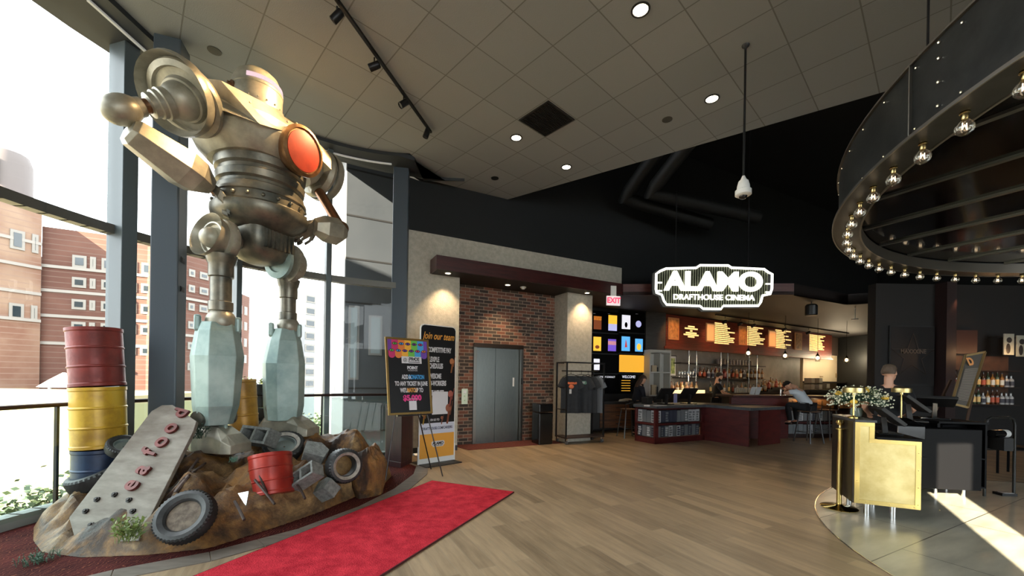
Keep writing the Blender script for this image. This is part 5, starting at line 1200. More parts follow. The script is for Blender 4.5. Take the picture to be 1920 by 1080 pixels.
for r_, (ya, yb) in enumerate(rows):
    for c_, (xa, xb) in enumerate(((x0, xm), (xm, x1_))):
        pm = (1135, 1184)[c_]
        za, zb = sz(pm, yb)+.012, sz(pm, ya)-.012
        lab = ['wall screen with an amber and an orange poster tile, top left of the bank', 'wall screen with a white poster tile and a pale disc, top right of the bank', 'wall screen with yellow and violet poster tiles, second row left of the bank', 'wall screen with a blue and a yellow poster tile, second row right of the bank', 'mostly dark wall screen in the third row beside the amber one', 'wall screen filled with plain amber yellow', 'wall screen reading Code of Conduct, bottom left of the bank', 'wall screen reading Welcome, bottom right of the bank'][r_*2+c_]
        t = thing('wall_screen', lab, 'screen', tuple(SFm @ Vector(((xa+xb)/2, 0, za))), group='wall screens')
        MB(SFm).box(xa+.008, xb-.008, .0, .06, za, zb).build('bezel', M_scr, t)
        def tile(u, v, w_, h_, c, es=1.0):
            X = xa+(xb-xa)*u; Z = za+(zb-za)*v
            MB(SFm).box(X, X+(xb-xa)*w_, -.004, -.001, Z, Z+(zb-za)*h_).build('poster_tile', col_em(c, pal[c], es), t)
        def stext(s_, u, v, sz_, es=1.0, al='LEFT'):
            text(s_, SFm @ Matrix.Translation((xa+(xb-xa)*u, -.006, za+(zb-za)*v)), sz_, col_em('white', pal['white'], es), t, xs=.8, align=al, depth=.0005)
        if (r_, c_) == (0, 0): tile(.12, .12, .26, .62, 'brown', .9); tile(.12, .56, .26, .18, 'amber', .9); tile(.62, .42, .30, .42, 'yellow'); tile(.62, .10, .30, .32, 'lav', .8); stext('- - -', .1, .86, .05); stext('- - -', .6, .9, .05)
        if (r_, c_) == (0, 1):
            tile(.10, .14, .32, .66, 'white'); MB(SFm).sph((xa+(xb-xa)*.26, -.006, za+(zb-za)*.34), .05, 12, (1, .05, 1.6)).build('poster_shape', M_scr, t)
            MB(SFm).cyl(SFm.inverted() @ (SFm @ Vector((xa+(xb-xa)*.74, -.001, za+(zb-za)*.42))), Vector((xa+(xb-xa)*.74, -.006, za+(zb-za)*.42)), .095, n=28).build('pale_disc', col_em('lav', pal['lav'], .9), t); stext('- - - -', .62, .9, .045)
        if (r_, c_) == (1, 0): tile(.12, .1, .26, .72, 'yellow'); MB(SFm).sph((xa+(xb-xa)*.25, -.006, za+(zb-za)*.3), .05, 12, (1.4, .05, 1)).build('poster_shape', col_em('brown', pal['brown'], .5), t); tile(.62, .12, .28, .62, 'purple'); tile(.62, .44, .28, .2, 'amber', .8)
        if (r_, c_) == (1, 1): tile(.10, .1, .32, .74, 'blue'); tile(.62, .1, .30, .66, 'blue', .9); MB(SFm).sph((xa+(xb-xa)*.77, -.006, za+(zb-za)*.34), .075, 12, (1, .05, 1.3)).build('poster_shape', col_em('yellow', pal['yellow'], 1), t); MB(SFm).prism([(xa+(xb-xa)*.22, za+(zb-za)*.28), (xa+(xb-xa)*.32, za+(zb-za)*.30), (xa+(xb-xa)*.26, za+(zb-za)*.7)], .004, .006, Matrix.Rotation(PI/2, 4, 'X')).build('poster_shape', col_em('red', pal['red'], .7), t)
        if (r_, c_) == (2, 0): tile(.14, .15, .2, .6, 'white', .45)
        if (r_, c_) == (2, 1): MB(SFm).box(xa+.02, xb-.02, -.004, -.001, za+.02, zb-.02).build('amber_picture', col_em('amber', pal['amber'], .85), t)
        if (r_, c_) == (3, 0):
            stext('CODE OF CONDUCT', .30, .86, .07)
            for q in range(7): stext('- - - - - - - - - -', .34, .70-.08*q, .035, .8)
        if (r_, c_) == (3, 1):
            stext('WELCOME!', .14, .86, .11)
            for q in range(5): tile(.12, .66-.13*q, .34, .03, 'amber', .9); tile(.74, .64-.13*q, .16, .06, 'white', .8)
M_gw = mat('grey_wood_wall', hexc(48, 46, 46), .6, col2=hexc(64, 62, 60), scale=3, stretch=(1, 1, 5))
k = MB(SFm); k.box(st_(1209), st_(1246), -.02, .06, sz(1225, 659), z_bm); struct(k.build('trim_wood_wall', M_gw))

# white cubby shelf
cb = thing('cubby_shelf', 'white cubby wall shelf with four open boxes right of the screens', 'shelf', tuple(SFm @ Vector((st_(1225), -.1, sz(1225, 738)))))
xa, xb = st_(1208), st_(1245); zt_, zb2 = sz(1225, 657), sz(1225, 742)
k = MB(SFm)
for x in (xa, (xa+xb)/2, xb): k.box(x-.02, x+.02, -.26, .04, zb2, zt_)
for z in (zb2, (zb2+zt_)/2, zt_-.10): k.box(xa, xb, -.26, .04, z, z+.035)
k.box(xa, xb, -.26, -.24, zt_-.10, zt_); k.box(xa, xb, .0, .05, zb2, zt_); k.build('case', mat('cubby_white', hexc(190, 188, 180), .6), cb)
k = MB(SFm)
for i, (x, z) in enumerate(((.1, .1), (.3, .1), (.1, .52), (.35, .55))):
    o = MB(SFm).box(xa+.05+x*.6, xa+.22+x*.6, -.2, -.05, zb2+.04+(z > .4)*((zt_-zb2)/2), zb2+.32+(z > .4)*((zt_-zb2)/2)-.05*i).build('gift_box', [mat('kraft_box', hexc(190, 170, 140), .7), M_black][i % 2 if i < 3 else 1], bevel=.003); tag(o, ['pale carton in the lower left box of the white cubby', 'black box in the lower right box of the white cubby', 'dark carton in the upper left box of the white cubby', 'dark carton in the upper right box of the white cubby'][i], 'box')

# dresser with a cloth
dO = atz(1124, 812); DFm = frame(dO, dirv(12)); wd_ = 1.08
dr = thing('merchandise_dresser', 'rustic wooden three drawer dresser under the wall screens', 'dresser', tuple(dO))
M_rw = mat('rustic_wood', hexc(112, 74, 48), .6, col2=hexc(78, 50, 34), scale=3, stretch=(1, 1, 7), detail=8)
dz = onp(1150, 753, dO, dirv(12)).z
MB(DFm).box(-.35, wd_, 0, .3, .10, dz-.04).build('case', M_black, dr); MB(DFm).box(-.37, wd_+.02, -.03, .32, dz-.04, dz).build('top', M_black, dr)
for i in range(3):
    z0 = .14+i*(dz-.20)/3; d_ = MB(DFm).box(-.0, wd_-.03, -.02, 0, z0, z0+(dz-.20)/3-.015).build('drawer', M_rw, dr, bevel=.004); MB(DFm).box(wd_*.42, wd_*.58, -.035, -.02, z0+.10, z0+.12).build('handle', M_black, d_)
k = MB(DFm); pts=[]
k.sph((wd_*.72, .15, dz+.035), .13, 14, (1.2, .7, .38)); k.sph((wd_*.88, .1, dz+.03), .09, 12, (1.2, .7, .35)); 
k = MB(DFm)
rr = []
for j in range(7):
    t_ = j/6; rr.append([(wd_*.8+(.24*math.cos(q)*(1-t_**2*.8))+.02*math.sin(5*q+j), .15+.11*math.sin(q)*(1-t_**2*.8), dz+.005+.075*t_+.02*math.sin(3*q+j*2)*(1-t_)) for q in [2*PI*i/20 for i in range(20)]])
o = k.loft(rr).build('folded_cloth', mat('cloth_white', hexc(205, 196, 186), .9), smooth=True); tag(o, 'crumpled pale cloth lying on the rustic dresser', 'cloth')

# ---------------- front point-of-sale counter
M_ctop = mat('counter_slate', hexc(84, 90, 96), .35, col2=hexc(70, 76, 82), scale=6)
M_cbase = mat('counter_burgundy', hexc(96, 34, 34), .4, col2=hexc(72, 26, 28), scale=3, stretch=(1, 1, 4), detail=6)
cA, cB, cC, cD, cE = atz(1190, 826), atz(1228, 833), atz(1321, 825), atz(1403, 838), atz(1463, 831)
pc_ = thing('service_counter', 'angled burgundy service counter with a grey top and magazine racks', 'counter', tuple(cB))
def wall_seg(a, c, z0, z1, th, mm, nm, par, u0=0, u1=1, off=0.0):
    a = Vector((a.x, a.y, 0)); c = Vector((c.x, c.y, 0)); F_ = frame(a, c-a); Ln = (c-a).length
    return MB(F_).box(u0*Ln, u1*Ln, off, off+th, z0, z1).build(nm, mm, par)
ztp = .87; zu = ztp-.065
cI = [cE+Vector((-.35, .85, 0)), cC+Vector((.15, .75, 0)), cA+Vector((.3, .55, 0))]
top = [cA+Vector((-.06, -.03, 0)), cB+Vector((0, -.08, 0)), cC+Vector((0, -.06, 0)), cD+Vector((.0, -.07, 0)), cE+Vector((.07, -.05, 0))]+cI
MB().prism([(p.x, p.y) for p in top], zu, ztp).build('countertop', M_ctop, pc_, bevel=.006)
for a, c, solid in ((cA, cB, False), (cB, cC, False), (cC, cD, True), (cD, cE, False)):
    if solid: wall_seg(a, c, 0, zu, .04, M_cbase, 'panel', pc_)
    elif a is cD: wall_seg(a, c, 0, zu, .04, M_cbase, 'panel', pc_, .34, 1); wall_seg(a, c, 0, zu, .03, M_cbase, 'inner_panel', pc_, 0, .36, .30)
    else:
        wall_seg(a, c, 0, .13, .05, M_cbase, 'plinth', pc_); wall_seg(a, c, zu-.03, zu, .05, M_cbase, 'rail', pc_); wall_seg(a, c, .42, .46, .05, M_cbase, 'rail', pc_)
        wall_seg(a, c, 0, zu, .05, M_cbase, 'stile', pc_, 0, .06); wall_seg(a, c, 0, zu, .05, M_cbase, 'stile', pc_, .94, 1)
        wall_seg(a, c, .13, zu, .02, M_black, 'back_panel', pc_, .06, .94, .10)
mag_cols = [hexc(196, 200, 206), hexc(120, 126, 132), hexc(80, 86, 92), hexc(160, 150, 144), hexc(60, 66, 84)]
rng = random.Random(5)
def mags(a, c, z0, z1, n, lab, u0=.07, u1=.93, off=.06):
    Ln = (Vector((c.x, c.y, 0))-Vector((a.x, a.y, 0))).length; F_ = frame((a.x, a.y, 0), c-a)
    for i in range(n):
        ua = u0+(u1-u0)*i/n; w_ = (u1-u0)/n*Ln*.92; x = ua*Ln
        o = thing('magazine', lab, 'magazine', tuple(F_ @ Vector((x, off, z0))), group='magazines in the counter racks')
        MB(F_).box(x, x+w_, off, off+.012, z0+.01, z1-.02-.02*rng.random()).build('cover', mat('mag_%d' % rng.randrange(5), mag_cols[rng.randrange(5)], .5), o)
        k = MB(F_); 
        for q in range(4):
            zz_ = z0+.03+(z1-z0-.08)*q/4; k.box(x+w_*.12, x+w_*(.55+.35*rng.random()), off-.002, off, zz_, zz_+(z1-z0)*.13)
        k.build('printed_block', mat('mag_%d' % rng.randrange(5), mag_cols[0], .5), o)
for z0, z1 in ((.13, .42), (.46, zu-.03)):
    mags(cA, cB, z0, z1, 4, 'printed magazine in the racks on the front of the service counter'); mags(cB, cC, z0, z1, 11, 'printed magazine in the racks on the front of the service counter')
# POS terminals on the counter
def terminal(label, p, az, s=1.0, tilt=52, name='touch_terminal'):
    t = thing(name, label, 'computer terminal', tuple(p)); F_ = Matrix.Translation(p) @ Matrix.Rotation(R(az), 4, 'Z')
    MB(F_).box(-.13*s, .13*s, -.10*s, .12*s, 0, .02).build('base', M_blackgloss, t, bevel=.004)
    MB(F_).bar((0, .03*s, .02), (0, .05*s, .20*s), .05*s, .04*s).build('stand', M_black, t)
    T2 = F_ @ Matrix.Translation((0, 0, .22*s)) @ Matrix.Rotation(R(-(90-tilt)), 4, 'X')
    MB(T2).box(-.19*s, .19*s, -.02, .02, -.14*s, .14*s).build('screen_housing', M_black, t, bevel=.006)
    MB(T2).box(-.17*s, .17*s, -.023, -.02, -.12*s, .12*s).build('screen', mat('screen_dim', hexc(30, 32, 38), .15, emit=(.35, .4, .5), es=.06), t)
    return t
M_lb = mat('label_white', hexc(200, 200, 200), .5)
terminal('black touch terminal on the service counter, the one nearer the person in dark clothes', atz(1247, 758, ztp), 205, 1.15)
terminal('black touch terminal on the service counter, the one nearer the bartender', atz(1290, 757, ztp), 200, 1.15)
for lab, px, py, sx, sy, sz_, mm in (('black receipt printer at the left end of the service counter', 1213, 757, .16, .2, .16, M_black), ('flat white tablet lying on the edge of the service counter', 1238, 761, .34, .10, .012, M_lb), ('small white card box on the left corner of the service counter', 1213, 762, .10, .08, .035, M_lb)):
    p = atz(px, py, ztp); o = MB(Matrix.Translation(p) @ Matrix.Rotation(R(30), 4, 'Z')).box(-sx/2, sx/2, -sy/2, sy/2, .001, sz_).build('counter_box', mm, bevel=.004); o.name = ['receipt_printer', 'tablet', 'card_box'][[.16, .34, .10].index(sx)]; tag(o, lab, ['printer', 'tablet', 'box'][[.16, .34, .10].index(sx)])
p = atz(1266, 757, ztp); o = MB(frame(p, dirv(25))).box(-.06, .06, -.005, .0, .02, .26).build('flyer', mat('flyer_lilac', hexc(150, 150, 190), .6)); tag(o, 'small lilac and yellow flyer standing between the two touch terminals', 'flyer')

# ---------------- main bar
mA = atz(1376, 740.5, 1.10); mB = atz(1466, 740.8, 1.10); mC = atz(1600, 743, 1.10)
M_bart = mat('bar_top_wood', hexc(74, 36, 34), .3, col2=hexc(54, 26, 26), scale=3)
br_ = thing('bar_counter', 'long dark red main bar with a polished top and lit wood panels', 'bar', (mB.x, mB.y, 0))
bdir = (mC-mA).normalized(); bn_ = Vector((-bdir.y, bdir.x, 0)); bdir.z = 0; bL = (mC-mA).length
MF = frame((mA.x, mA.y, 0), bdir)
MB(MF).box(-.1, bL, -.12, .60, 1.05, 1.10).build('bar_top', M_bart, br_, bevel=.006)
tB = (Vector((mB.x, mB.y, 0))-Vector((mA.x, mA.y, 0))).dot(bdir)
MB(MF).box(-.05, tB, .02, .10, 0, 1.05).build('front_panel', M_cbase, br_)
MB(MF).box(tB, bL, .12, .20, 0, 1.05).build('front_panel', mat('bar_black_red', hexc(40, 20, 20), .5), br_)
M_amb = mat('lit_wood_panel', hexc(150, 104, 56), .5, col2=hexc(112, 74, 40), scale=5)
for (a, c) in ((tB+.03, tB+1.35), (tB+1.5, tB+2.9)):
    MB(MF).box(a, c, .08, .12, .78, 1.0).build('lit_panel', M_amb, br_)
    for i in range(3):
        x = a+.12+i*.42
        k = MB(MF); k.box(x, x+.03, .07, .08, .83, .97); k.box(x, x+.15, .07, .08, .81, .84); k.box(x+.15, x+.18, .07, .08, .81, .89); k.build('fret_inlay', mat('fret_dark', hexc(70, 50, 30), .5), br_)
    for z0, z1 in ((.42, .74),):
        F_ = MF
        k = MB(MF); k.box(a, c, .07, .115, .38, .41); k.build('rack_rail', M_cbase, br_)
mags(MF @ Vector((tB, 0, 0)), MF @ Vector((tB+1.4, 0, 0)), .44, .74, 9, 'magazine in the rack under the lit panel of the main bar', .05, .95, .09)
mags(MF @ Vector((tB, 0, 0)), MF @ Vector((tB+1.4, 0, 0)), .10, .38, 9, 'magazine in the rack under the lit panel of the main bar', .05, .95, .09)
for a in (tB+.25, tB+.95, tB+1.8, tB+2.4): l = point(MF @ Vector((a, -.03, 1.03)), 1.6, (1, .72, .38), .02)
# chrome taps / bottles on the bar
M_tap = M_chrome
for i, px in enumerate((1473, 1482)):
    p = atz(px, 742, 1.10)+bn_*.15; o = MB().lathe([(.03, 0), (.03, .02), (.026, .03), (.028, .16), (.018, .17)], p, (0, 0, 1), 14).build('cocktail_shaker', M_chrome, smooth=True); tag(o, ['steel shaker on the bar, left one of the pair', 'steel shaker on the bar, right one of the pair'][i], 'shaker')
for i, px in enumerate((1414, 1424)):
    p = atz(px, 740, 1.10)+bn_*.1; F_ = frame(p, dirv(10), (.5, -.3, .8)); o = MB(F_).box(-.07, .07, -.005, .005, 0, .22).build('menu_card', M_lb); tag(o, ['white menu card leaning on the bar, left one', 'white menu card leaning on the bar, right one'][i], 'menu')

# ---------------- stools
def stool(label, p, az, h=.76):
    t = thing('bar_stool', label, 'bar stool', tuple(p), R(az), 'bar stools'); 
    M_sm = mat('stool_steel', hexc(126, 128, 130), .35, .9)
    MB().box(-.17, .17, -.17, .17, h-.025, h).build('seat', mat('stool_seat', hexc(110, 80, 60), .5), t, bevel=.012, world=False)
    for sx in (-1, 1):
        for sy in (-1, 1): MB().bar((sx*.13, sy*.13, h-.02), (sx*.21, sy*.21, 0), .028, .022).build('leg', M_sm, t, bevel=.003, world=False)
    k = MB(); q = .185
    for a, c in (((-q, -q), (q, -q)), ((q, -q), (q, q)), ((q, q), (-q, q)), ((-q, q), (-q, -q))): k.bar((a[0], a[1], .25), (c[0], c[1], .25), .02, .012)
    k.build('footrest', M_sm, t, world=False)
    MB().tube([(-.16, -.16, h-.02), (-.17, -.19, h+.12), (0, -.2, h+.16), (.17, -.19, h+.12), (.16, -.16, h-.02)], .010, 8).build('back_hoop', M_blackmetal, t, smooth=True, world=False)
    return t
sA = atz(1516, 829.5); sB = atz(1550, 823); 
stool('steel bar stool the person in the white shirt sits on', sA, 15)
stool('empty steel bar stool with a wooden seat right of the person in white', sB, 20)
stool('steel stool standing left of the service counter by the dresser', atz(1178, 820), 10, .72)

# ---------------- back bar counter, shelves, bottles
zb_c = bz(1350, 737, -.6)
bb = thing('back_bar_counter', 'dark back bar counter running under the bottle shelves', 'counter', tuple(bp_(2, -.6, 0)))
MB(BFr).box(bt(1243), tE+1.2, -.62, 0, zb_c-.05, zb_c).build('worktop', mat('backbar_dark', hexc(40, 34, 34), .35), bb); MB(BFr).box(bt(1243), tE+1.2, -.58, 0, 0, zb_c-.05).build('cabinet', M_black, bb)
sh_t0, sh_t1 = bt(1272, -.25), bt(1431, -.25); zU, zL = bz(1350, 683, -.25), bz(1350, 709, -.25)
for nm, z, lab in (('u', zU, 'upper dark bar shelf holding a few small jars'), ('l', zL, 'lower dark bar shelf crowded with liquor bottles')):
    o = MB(BFr).box(sh_t0, sh_t1, -.34, -.02, z-.03, z).build('bar_shelf', mat('shelf_dark', hexc(34, 30, 32), .5), bevel=.003); tag(o, lab, 'shelf')
pi_ = thing('shelf_pipes', 'vertical steel pipes carrying the two bar shelves', 'pipe', tuple(bp_(sh_t0, -.3, zb_c)))
for px in (1288, 1302, 1348, 1361, 1401, 1416):
    t_ = bt(px, -.30); MB(BFr).cyl((t_, -.36, zb_c), (t_, -.36, 2.5), .018, n=10).build('pipe', M_chrome, pi_, smooth=True)
gl_cols = [hexc(150, 100, 50), hexc(190, 150, 120), hexc(60, 74, 52), hexc(170, 170, 170), hexc(150, 60, 50), hexc(200, 170, 130), hexc(80, 50, 36)]
lb_cols = [hexc(220, 214, 200), hexc(190, 90, 60), hexc(230, 190, 120), hexc(60, 60, 70), hexc(200, 120, 110)]
protos = []
def bottle_proto(i):
    t = thing('liquor_bottle', 'x', 'bottle', (0, 0, -50)); h = (.30, .27, .33, .25, .30, .28, .31)[i]; r = (.036, .042, .033, .045, .038, .04, .035)[i]
    mm = mat('bottle_glass_%d' % i, gl_cols[i], .08, 0, spec=.8, coat=.5)
    MB().lathe([(r*.9, 0), (r, .01), (r, h*.58), (r*.8, h*.66), (r*.36, h*.74), (r*.32, h*.93)], n=14).build('glass', mm, t, smooth=True, world=False)
    MB().lathe([(r*.38, h*.92), (r*.38, h), (r*.1, h)], n=12).build('stopper', mat('cap_%d' % (i % 3), [hexc(30, 30, 30), hexc(170, 160, 150), hexc(120, 40, 30)][i % 3], .4), t, smooth=True, world=False)
    MB().lathe([(r*1.02, h*.14), (r*1.02, h*.48)], n=14, caps=False).build('label', mat('blabel_%d' % (i % 5), lb_cols[i % 5], .6), t, smooth=True, world=False)
    return t
protos = [bottle_proto(i) for i in range(7)]; used = [False]*7
def put_bottle(p, i, label, group, az=0, sc_=1.0):
    if not used[i]: r = protos[i]; used[i] = True; r.location = p; r['label'] = label; r['group'] = group
    else: r = dup(protos[i], p, None, label, group)
    r.scale = (sc_, sc_, sc_); return r
rng = random.Random(11)
n = 34
for j in range(n):
    t_ = bt(1306, -.2)+(sh_t1-bt(1306, -.2)-.05)*j/(n-1); put_bottle(bp_(t_, -.12-.12*(j % 2), zL), rng.randrange(7), 'liquor bottle in the crowded row on the lower bar shelf', 'bottles on the lower bar shelf', 0, 1.15+.15*rng.random())
for j in range(12):
    t_ = bt(1347, -.2)+.17*j; o = MB(Matrix.Translation(bp_(t_, -.18, zU))).lathe([(.045, 0), (.045, .15), (.03, .16), (.03, .19)], (0, 0, 0), (0, 0, 1), 12); o = o.build('spice_jar', mat('jar_grey', hexc(120, 104, 92), .3), smooth=True); tag(o, 'small jar standing in the row on the upper bar shelf', 'jar', 'jars on the upper bar shelf')
for j in range(9):
    t_ = bt(1274, -.2)+.13*j; o = MB(Matrix.Translation(bp_(t_, -.2, zL))).lathe([(.03, 0), (.005, .005), (.005, .07), (.035, .10), (.042, .16), (.036, .20)], (0, 0, 0), (0, 0, 1), 14, caps=False).build('wine_glass', glass_mat('stem_glass', (.9, .92, .92), .25), smooth=True); tag(o, 'stemmed glass at the left end of the lower bar shelf', 'glass', 'stemmed glasses on the lower bar shelf')
for j in range(16):
    t_ = bt(1330, -.3)+.24*j; put_bottle(bp_(t_, -.35, zb_c), (2, 6, 3, 0)[j % 4], 'bottle standing on the back bar counter under the shelves', 'bottles on the back bar counter', 0, 1.15)
for j in range(14):
    t_ = bt(1250, -.5)+.11*j; put_bottle(bp_(t_, -.30-.14*(j % 2), zb_c), (1, 5, 0)[j % 3], 'golden liquor bottle in the lit cluster left of the bar shelves', 'golden bottles in the lit cluster', 0, 1.25)
for j in range(15):
    t_ = bt(1432, -.4)+.12*j; put_bottle(bp_(t_, -.25-.14*(j % 2), zb_c+.02+.18*max(0, 1-abs(j-6)/7)), (1, 5, 0, 4)[j % 4], 'amber bottle in the pyramid right of the bar shelves', 'amber bottles in the pyramid', 0, 1.15)
k = MB(BFr); x_ = bt(1432, -.4)-.08
for i in range(3): k.box(x_+.28*i, x_+1.85-.28*i, -.45, -.12, zb_c, zb_c+.02+.08*i)
o = k.build('bottle_riser', M_black); tag(o, 'stepped black riser under the amber bottle pyramid', 'riser')
k = MB(BFr); x_ = bt(1250, -.5); o = k.box(x_-.1, x_+1.6, -.62, -.56, zb_c, zb_c+.10).build('light_box', mat('lit_box', hexc(240, 200, 120), .5, emit=(1, .74, .36), es=1.5)); tag(o, 'low glowing amber light strip in front of the golden bottles', 'light')
l = point(bp_(x_+.7, -.75, zb_c+.45), 9, (1, .75, .45), .08); l2 = point(bp_(bt(1450), -.8, zb_c+.6), 9, (1, .62, .32), .08)
for j in range(10):
    t_ = bt(1378, -.5)+.10*j; o = MB(Matrix.Translation(bp_(t_, -.52, zb_c))).lathe([(.035, 0), (.04, .16), (.036, .16), (.03, .01)], (0, 0, 0), (0, 0, 1), 12).build('glass_tumbler', mat('tumbler_pale', hexc(176, 180, 178), .15), smooth=True); tag(o, 'pale tumbler in the row on the back bar behind the bartender', 'glass', 'tumblers on the back bar')
# framed green picture
fx0, fx1 = bt(1246, -.05), bt(1268, -.05); fz0, fz1 = bz(1257, 706, -.05), bz(1257, 666, -.05)
pf = thing('framed_picture', 'green framed picture with pale mat on the bar wall right of the cubby', 'picture', tuple(bp_(fx0, -.04, fz0)))
MB(BFr).box(fx0, fx1, -.05, -.01, fz0, fz1).build('frame', M_black, pf); MB(BFr).box(fx0+.03, fx1-.03, -.054, -.05, fz0+.03, fz1-.03).build('mat_board', M_lb, pf)
MB(BFr).box(fx0+.08, fx1-.08, -.058, -.054, fz0+.09, fz1-.09).build('print', mat('green_print2', hexc(96, 120, 70), .5, col2=hexc(180, 190, 120), scale=9), pf)
# white board / kitchen pass
wx0, wx1 = bt(1505, .05), bt(1618, .05); wz0, wz1 = bz(1560, 713, .05), bz(1560, 676, .05)
ps_ = struct(MB(BFr).box(wx0, wx1, .04, .29, .9, 2.62).build('wall_kitchen', mat('cream_tile', hexc(226, 210, 178), .5)))
ks = thing('pass_shelf', 'steel shelf below the bright cream kitchen pass wall', 'shelf', tuple(bp_(wx0, 0, wz0)))
MB(BFr).box(wx0, wx1, -.45, .04, wz0-.12, wz0-.06).build('board', mat('steel_dark', hexc(70, 66, 60), .4, .7), ks)
for i, (u, w_, h_) in enumerate(((.25, .25, .06), (.5, .12, .24), (.62, .35, .3), (.85, .14, .5))):
    x = wx0+(wx1-wx0)*u; o = MB(BFr).box(x, x+w_, .02, .035, wz0+.12, wz0+.12+h_*.8).build('pinned_notice', mat('notice_tan', hexc(176, 150, 110), .7)); tag(o, ['small strip notice pinned low on the cream pass wall', 'narrow notice pinned on the cream pass wall', 'square tan notice pinned on the cream pass wall', 'tall notice at the right end of the cream pass wall'][i], 'notice')
for q in (.1, .35, .6, .85): point(bp_(wx0+(wx1-wx0)*q, -.9, 2.4), 55, (1, .80, .52), .15)
# white boxes stacked on the back bar
for i, (px, py) in enumerate(((1516, 724), (1531, 724), (1516, 712), (1531, 712), (1545, 722))):
    t_ = bt(px, -.5); z_ = bz(px, py+6, -.5); o = MB(BFr).box(t_, t_+.26, -.6, -.35, z_, z_+.19).build('carton', mat('carton_pale', hexc(150, 144, 134), .7), bevel=.004); tag(o, 'pale carton in the stack on the right end of the back bar', 'carton', 'pale cartons on the back bar')
o = MB(BFr).box(bt(1508, -.45), bt(1566, -.45), -.62, -.2, 1.0, bz(1530, 732, -.5)).build('back_cabinet', M_black); tag(o, 'low black cabinet under the pale cartons', 'cabinet')

# ---------------- menu board
mo = -.42; mx0, mx1 = bt(1243, mo), bt(1559, mo); mzb, mzt = bz(1300, 655, mo), 3.40
M_mred = mat('menu_red_wood', hexc(112, 40, 24), .45, col2=hexc(84, 28, 18), scale=2, stretch=(1, 1, 10), detail=5)
mb = thing('menu_board', 'long red wood menu board with rows of glowing cream lettering above the bar', 'menu board', tuple(bp_((mx0+mx1)/2, mo, mzb)))
k = MB(BFr); k.box(mx0, mx1, mo, -.02, mzb, mzt)
for i in range(12): z = mzb+.06+i*.068; k.box(mx0+.1, mx1-.1, mo-.012, mo, z, z+.05)
k.build('panel', M_mred, mb); MB(BFr).box(mx0, mx1, mo-.05, mo, mzb-.04, mzb+.03).build('bottom_rail', M_mred, mb, bevel=.004)
M_mtext = mat('menu_cream', hexc(236, 206, 120), .5, emit=(1.0, .70, .26), es=1.15)
M_mframe = mat('menu_frame', hexc(170, 110, 62), .5, emit=(1, .5, .2), es=.06); M_mpic = mat('menu_picture', hexc(120, 84, 50), .5, col2=hexc(176, 130, 80), scale=9)
def mz(px, py): return bz(px, py, mo)
for i, (xa, xb, ya, yb, bright) in enumerate(((1250, 1270, 596, 637, 0), (1321, 1337, 606, 641, 1), (1383, 1398, 612, 647, 0), (1438, 1452, 619, 651, 1), (1488, 1501, 624, 656, 0))):
    t0, t1 = bt(xa, mo), bt(xb, mo); pm = (xa+xb)/2; z0, z1 = mz(pm, yb), mz(pm, ya)
    f_ = MB(BFr).box(t0, t1, mo-.04, mo-.012, z0, z1).build('framed_panel', M_mframe, mb, bevel=.003)
    MB(BFr).box(t0+.04, t1-.04, mo-.044, mo-.04, z0+.04, z1-.04).build('picture', mat('menu_picture_lit', hexc(200, 140, 80), .5, emit=(1, .6, .25), es=.35) if bright else M_mpic, f_)
rng = random.Random(21)
def menu_col(xa, xb, ya, yb, rowsn, ragged=True, left=True):
    t0, t1 = bt(xa, mo), bt(xb, mo); pm = (xa+xb)/2; z0, z1 = mz(pm, yb), mz(pm, ya); rh = (z1-z0)/rowsn; k = MB(BFr)
    for r_ in range(rowsn):
        z = z1-rh*(r_+1); x = t0; wmax = (t1-t0)*(rng.uniform(.45, 1.0) if ragged else 1)
        while x < t0+wmax:
            w_ = rng.uniform(.10, .26); w_ = min(w_, t0+wmax-x)
            if w_ > .04: k.box(x, x+w_, mo-.022, mo-.012, z+rh*.18, z+rh*.80)
            x += w_+.022
    k.build('menu_lettering', M_mtext, mb)
menu_col(1338, 1378, 606, 646, 11); menu_col(1399, 1434, 613, 649, 11); menu_col(1452, 1484, 619, 654, 11); menu_col(1516, 1546, 628, 659, 11)
k = MB(BFr)
for r_, (w_, dy) in enumerate(((.30, 0), (.60, 1), (.10, 2), (.50, 3), (.70, 3.9), (.30, 4.8))):
    tc_ = bt(1294, mo); z = mz(1294, 611+dy*4.0); k.box(tc_-w_/2, tc_+w_/2, mo-.022, mo-.012, z-.045, z)
k.build('menu_lettering', M_mtext, mb)
# lamps over the menu board
for px in (1258, 1330, 1390, 1445, 1530):
    t_ = bt(px, mo); spot(bp_(t_, mo-.75, 3.30), bp_(t_, mo, 2.75), 42, (1, .48, .18), 70, .8, .03)
mt = thing('menu_track_light', 'black track with small spot heads lighting the menu board', 'track light', tuple(bp_(bt(1400, mo-.75), mo-.75, 3.4)))
MB(BFr).box(bt(1340, mo-.75), bt(1590, mo-.75), mo-.77, mo-.73, z_bm-.05, z_bm-.01).build('track', M_blackmetal, mt)
for px in (1358, 1387, 1412, 1470, 1515):
    t_ = bt(px, mo-.75); a = bp_(t_, mo-.75, z_bm-.05); MB().cyl(a, a+Vector((0, 0, -.05)), .01, n=6).build('stem', M_blackmetal, mt); MB().lathe([(.03, 0), (.045, .03), (.045, .14)], a+Vector((0, 0, -.12))+BN_*-.05, BN_*1.0+Vector((0, 0, -.5)), 12).build('spot_head', M_blackmetal, mt, smooth=True)
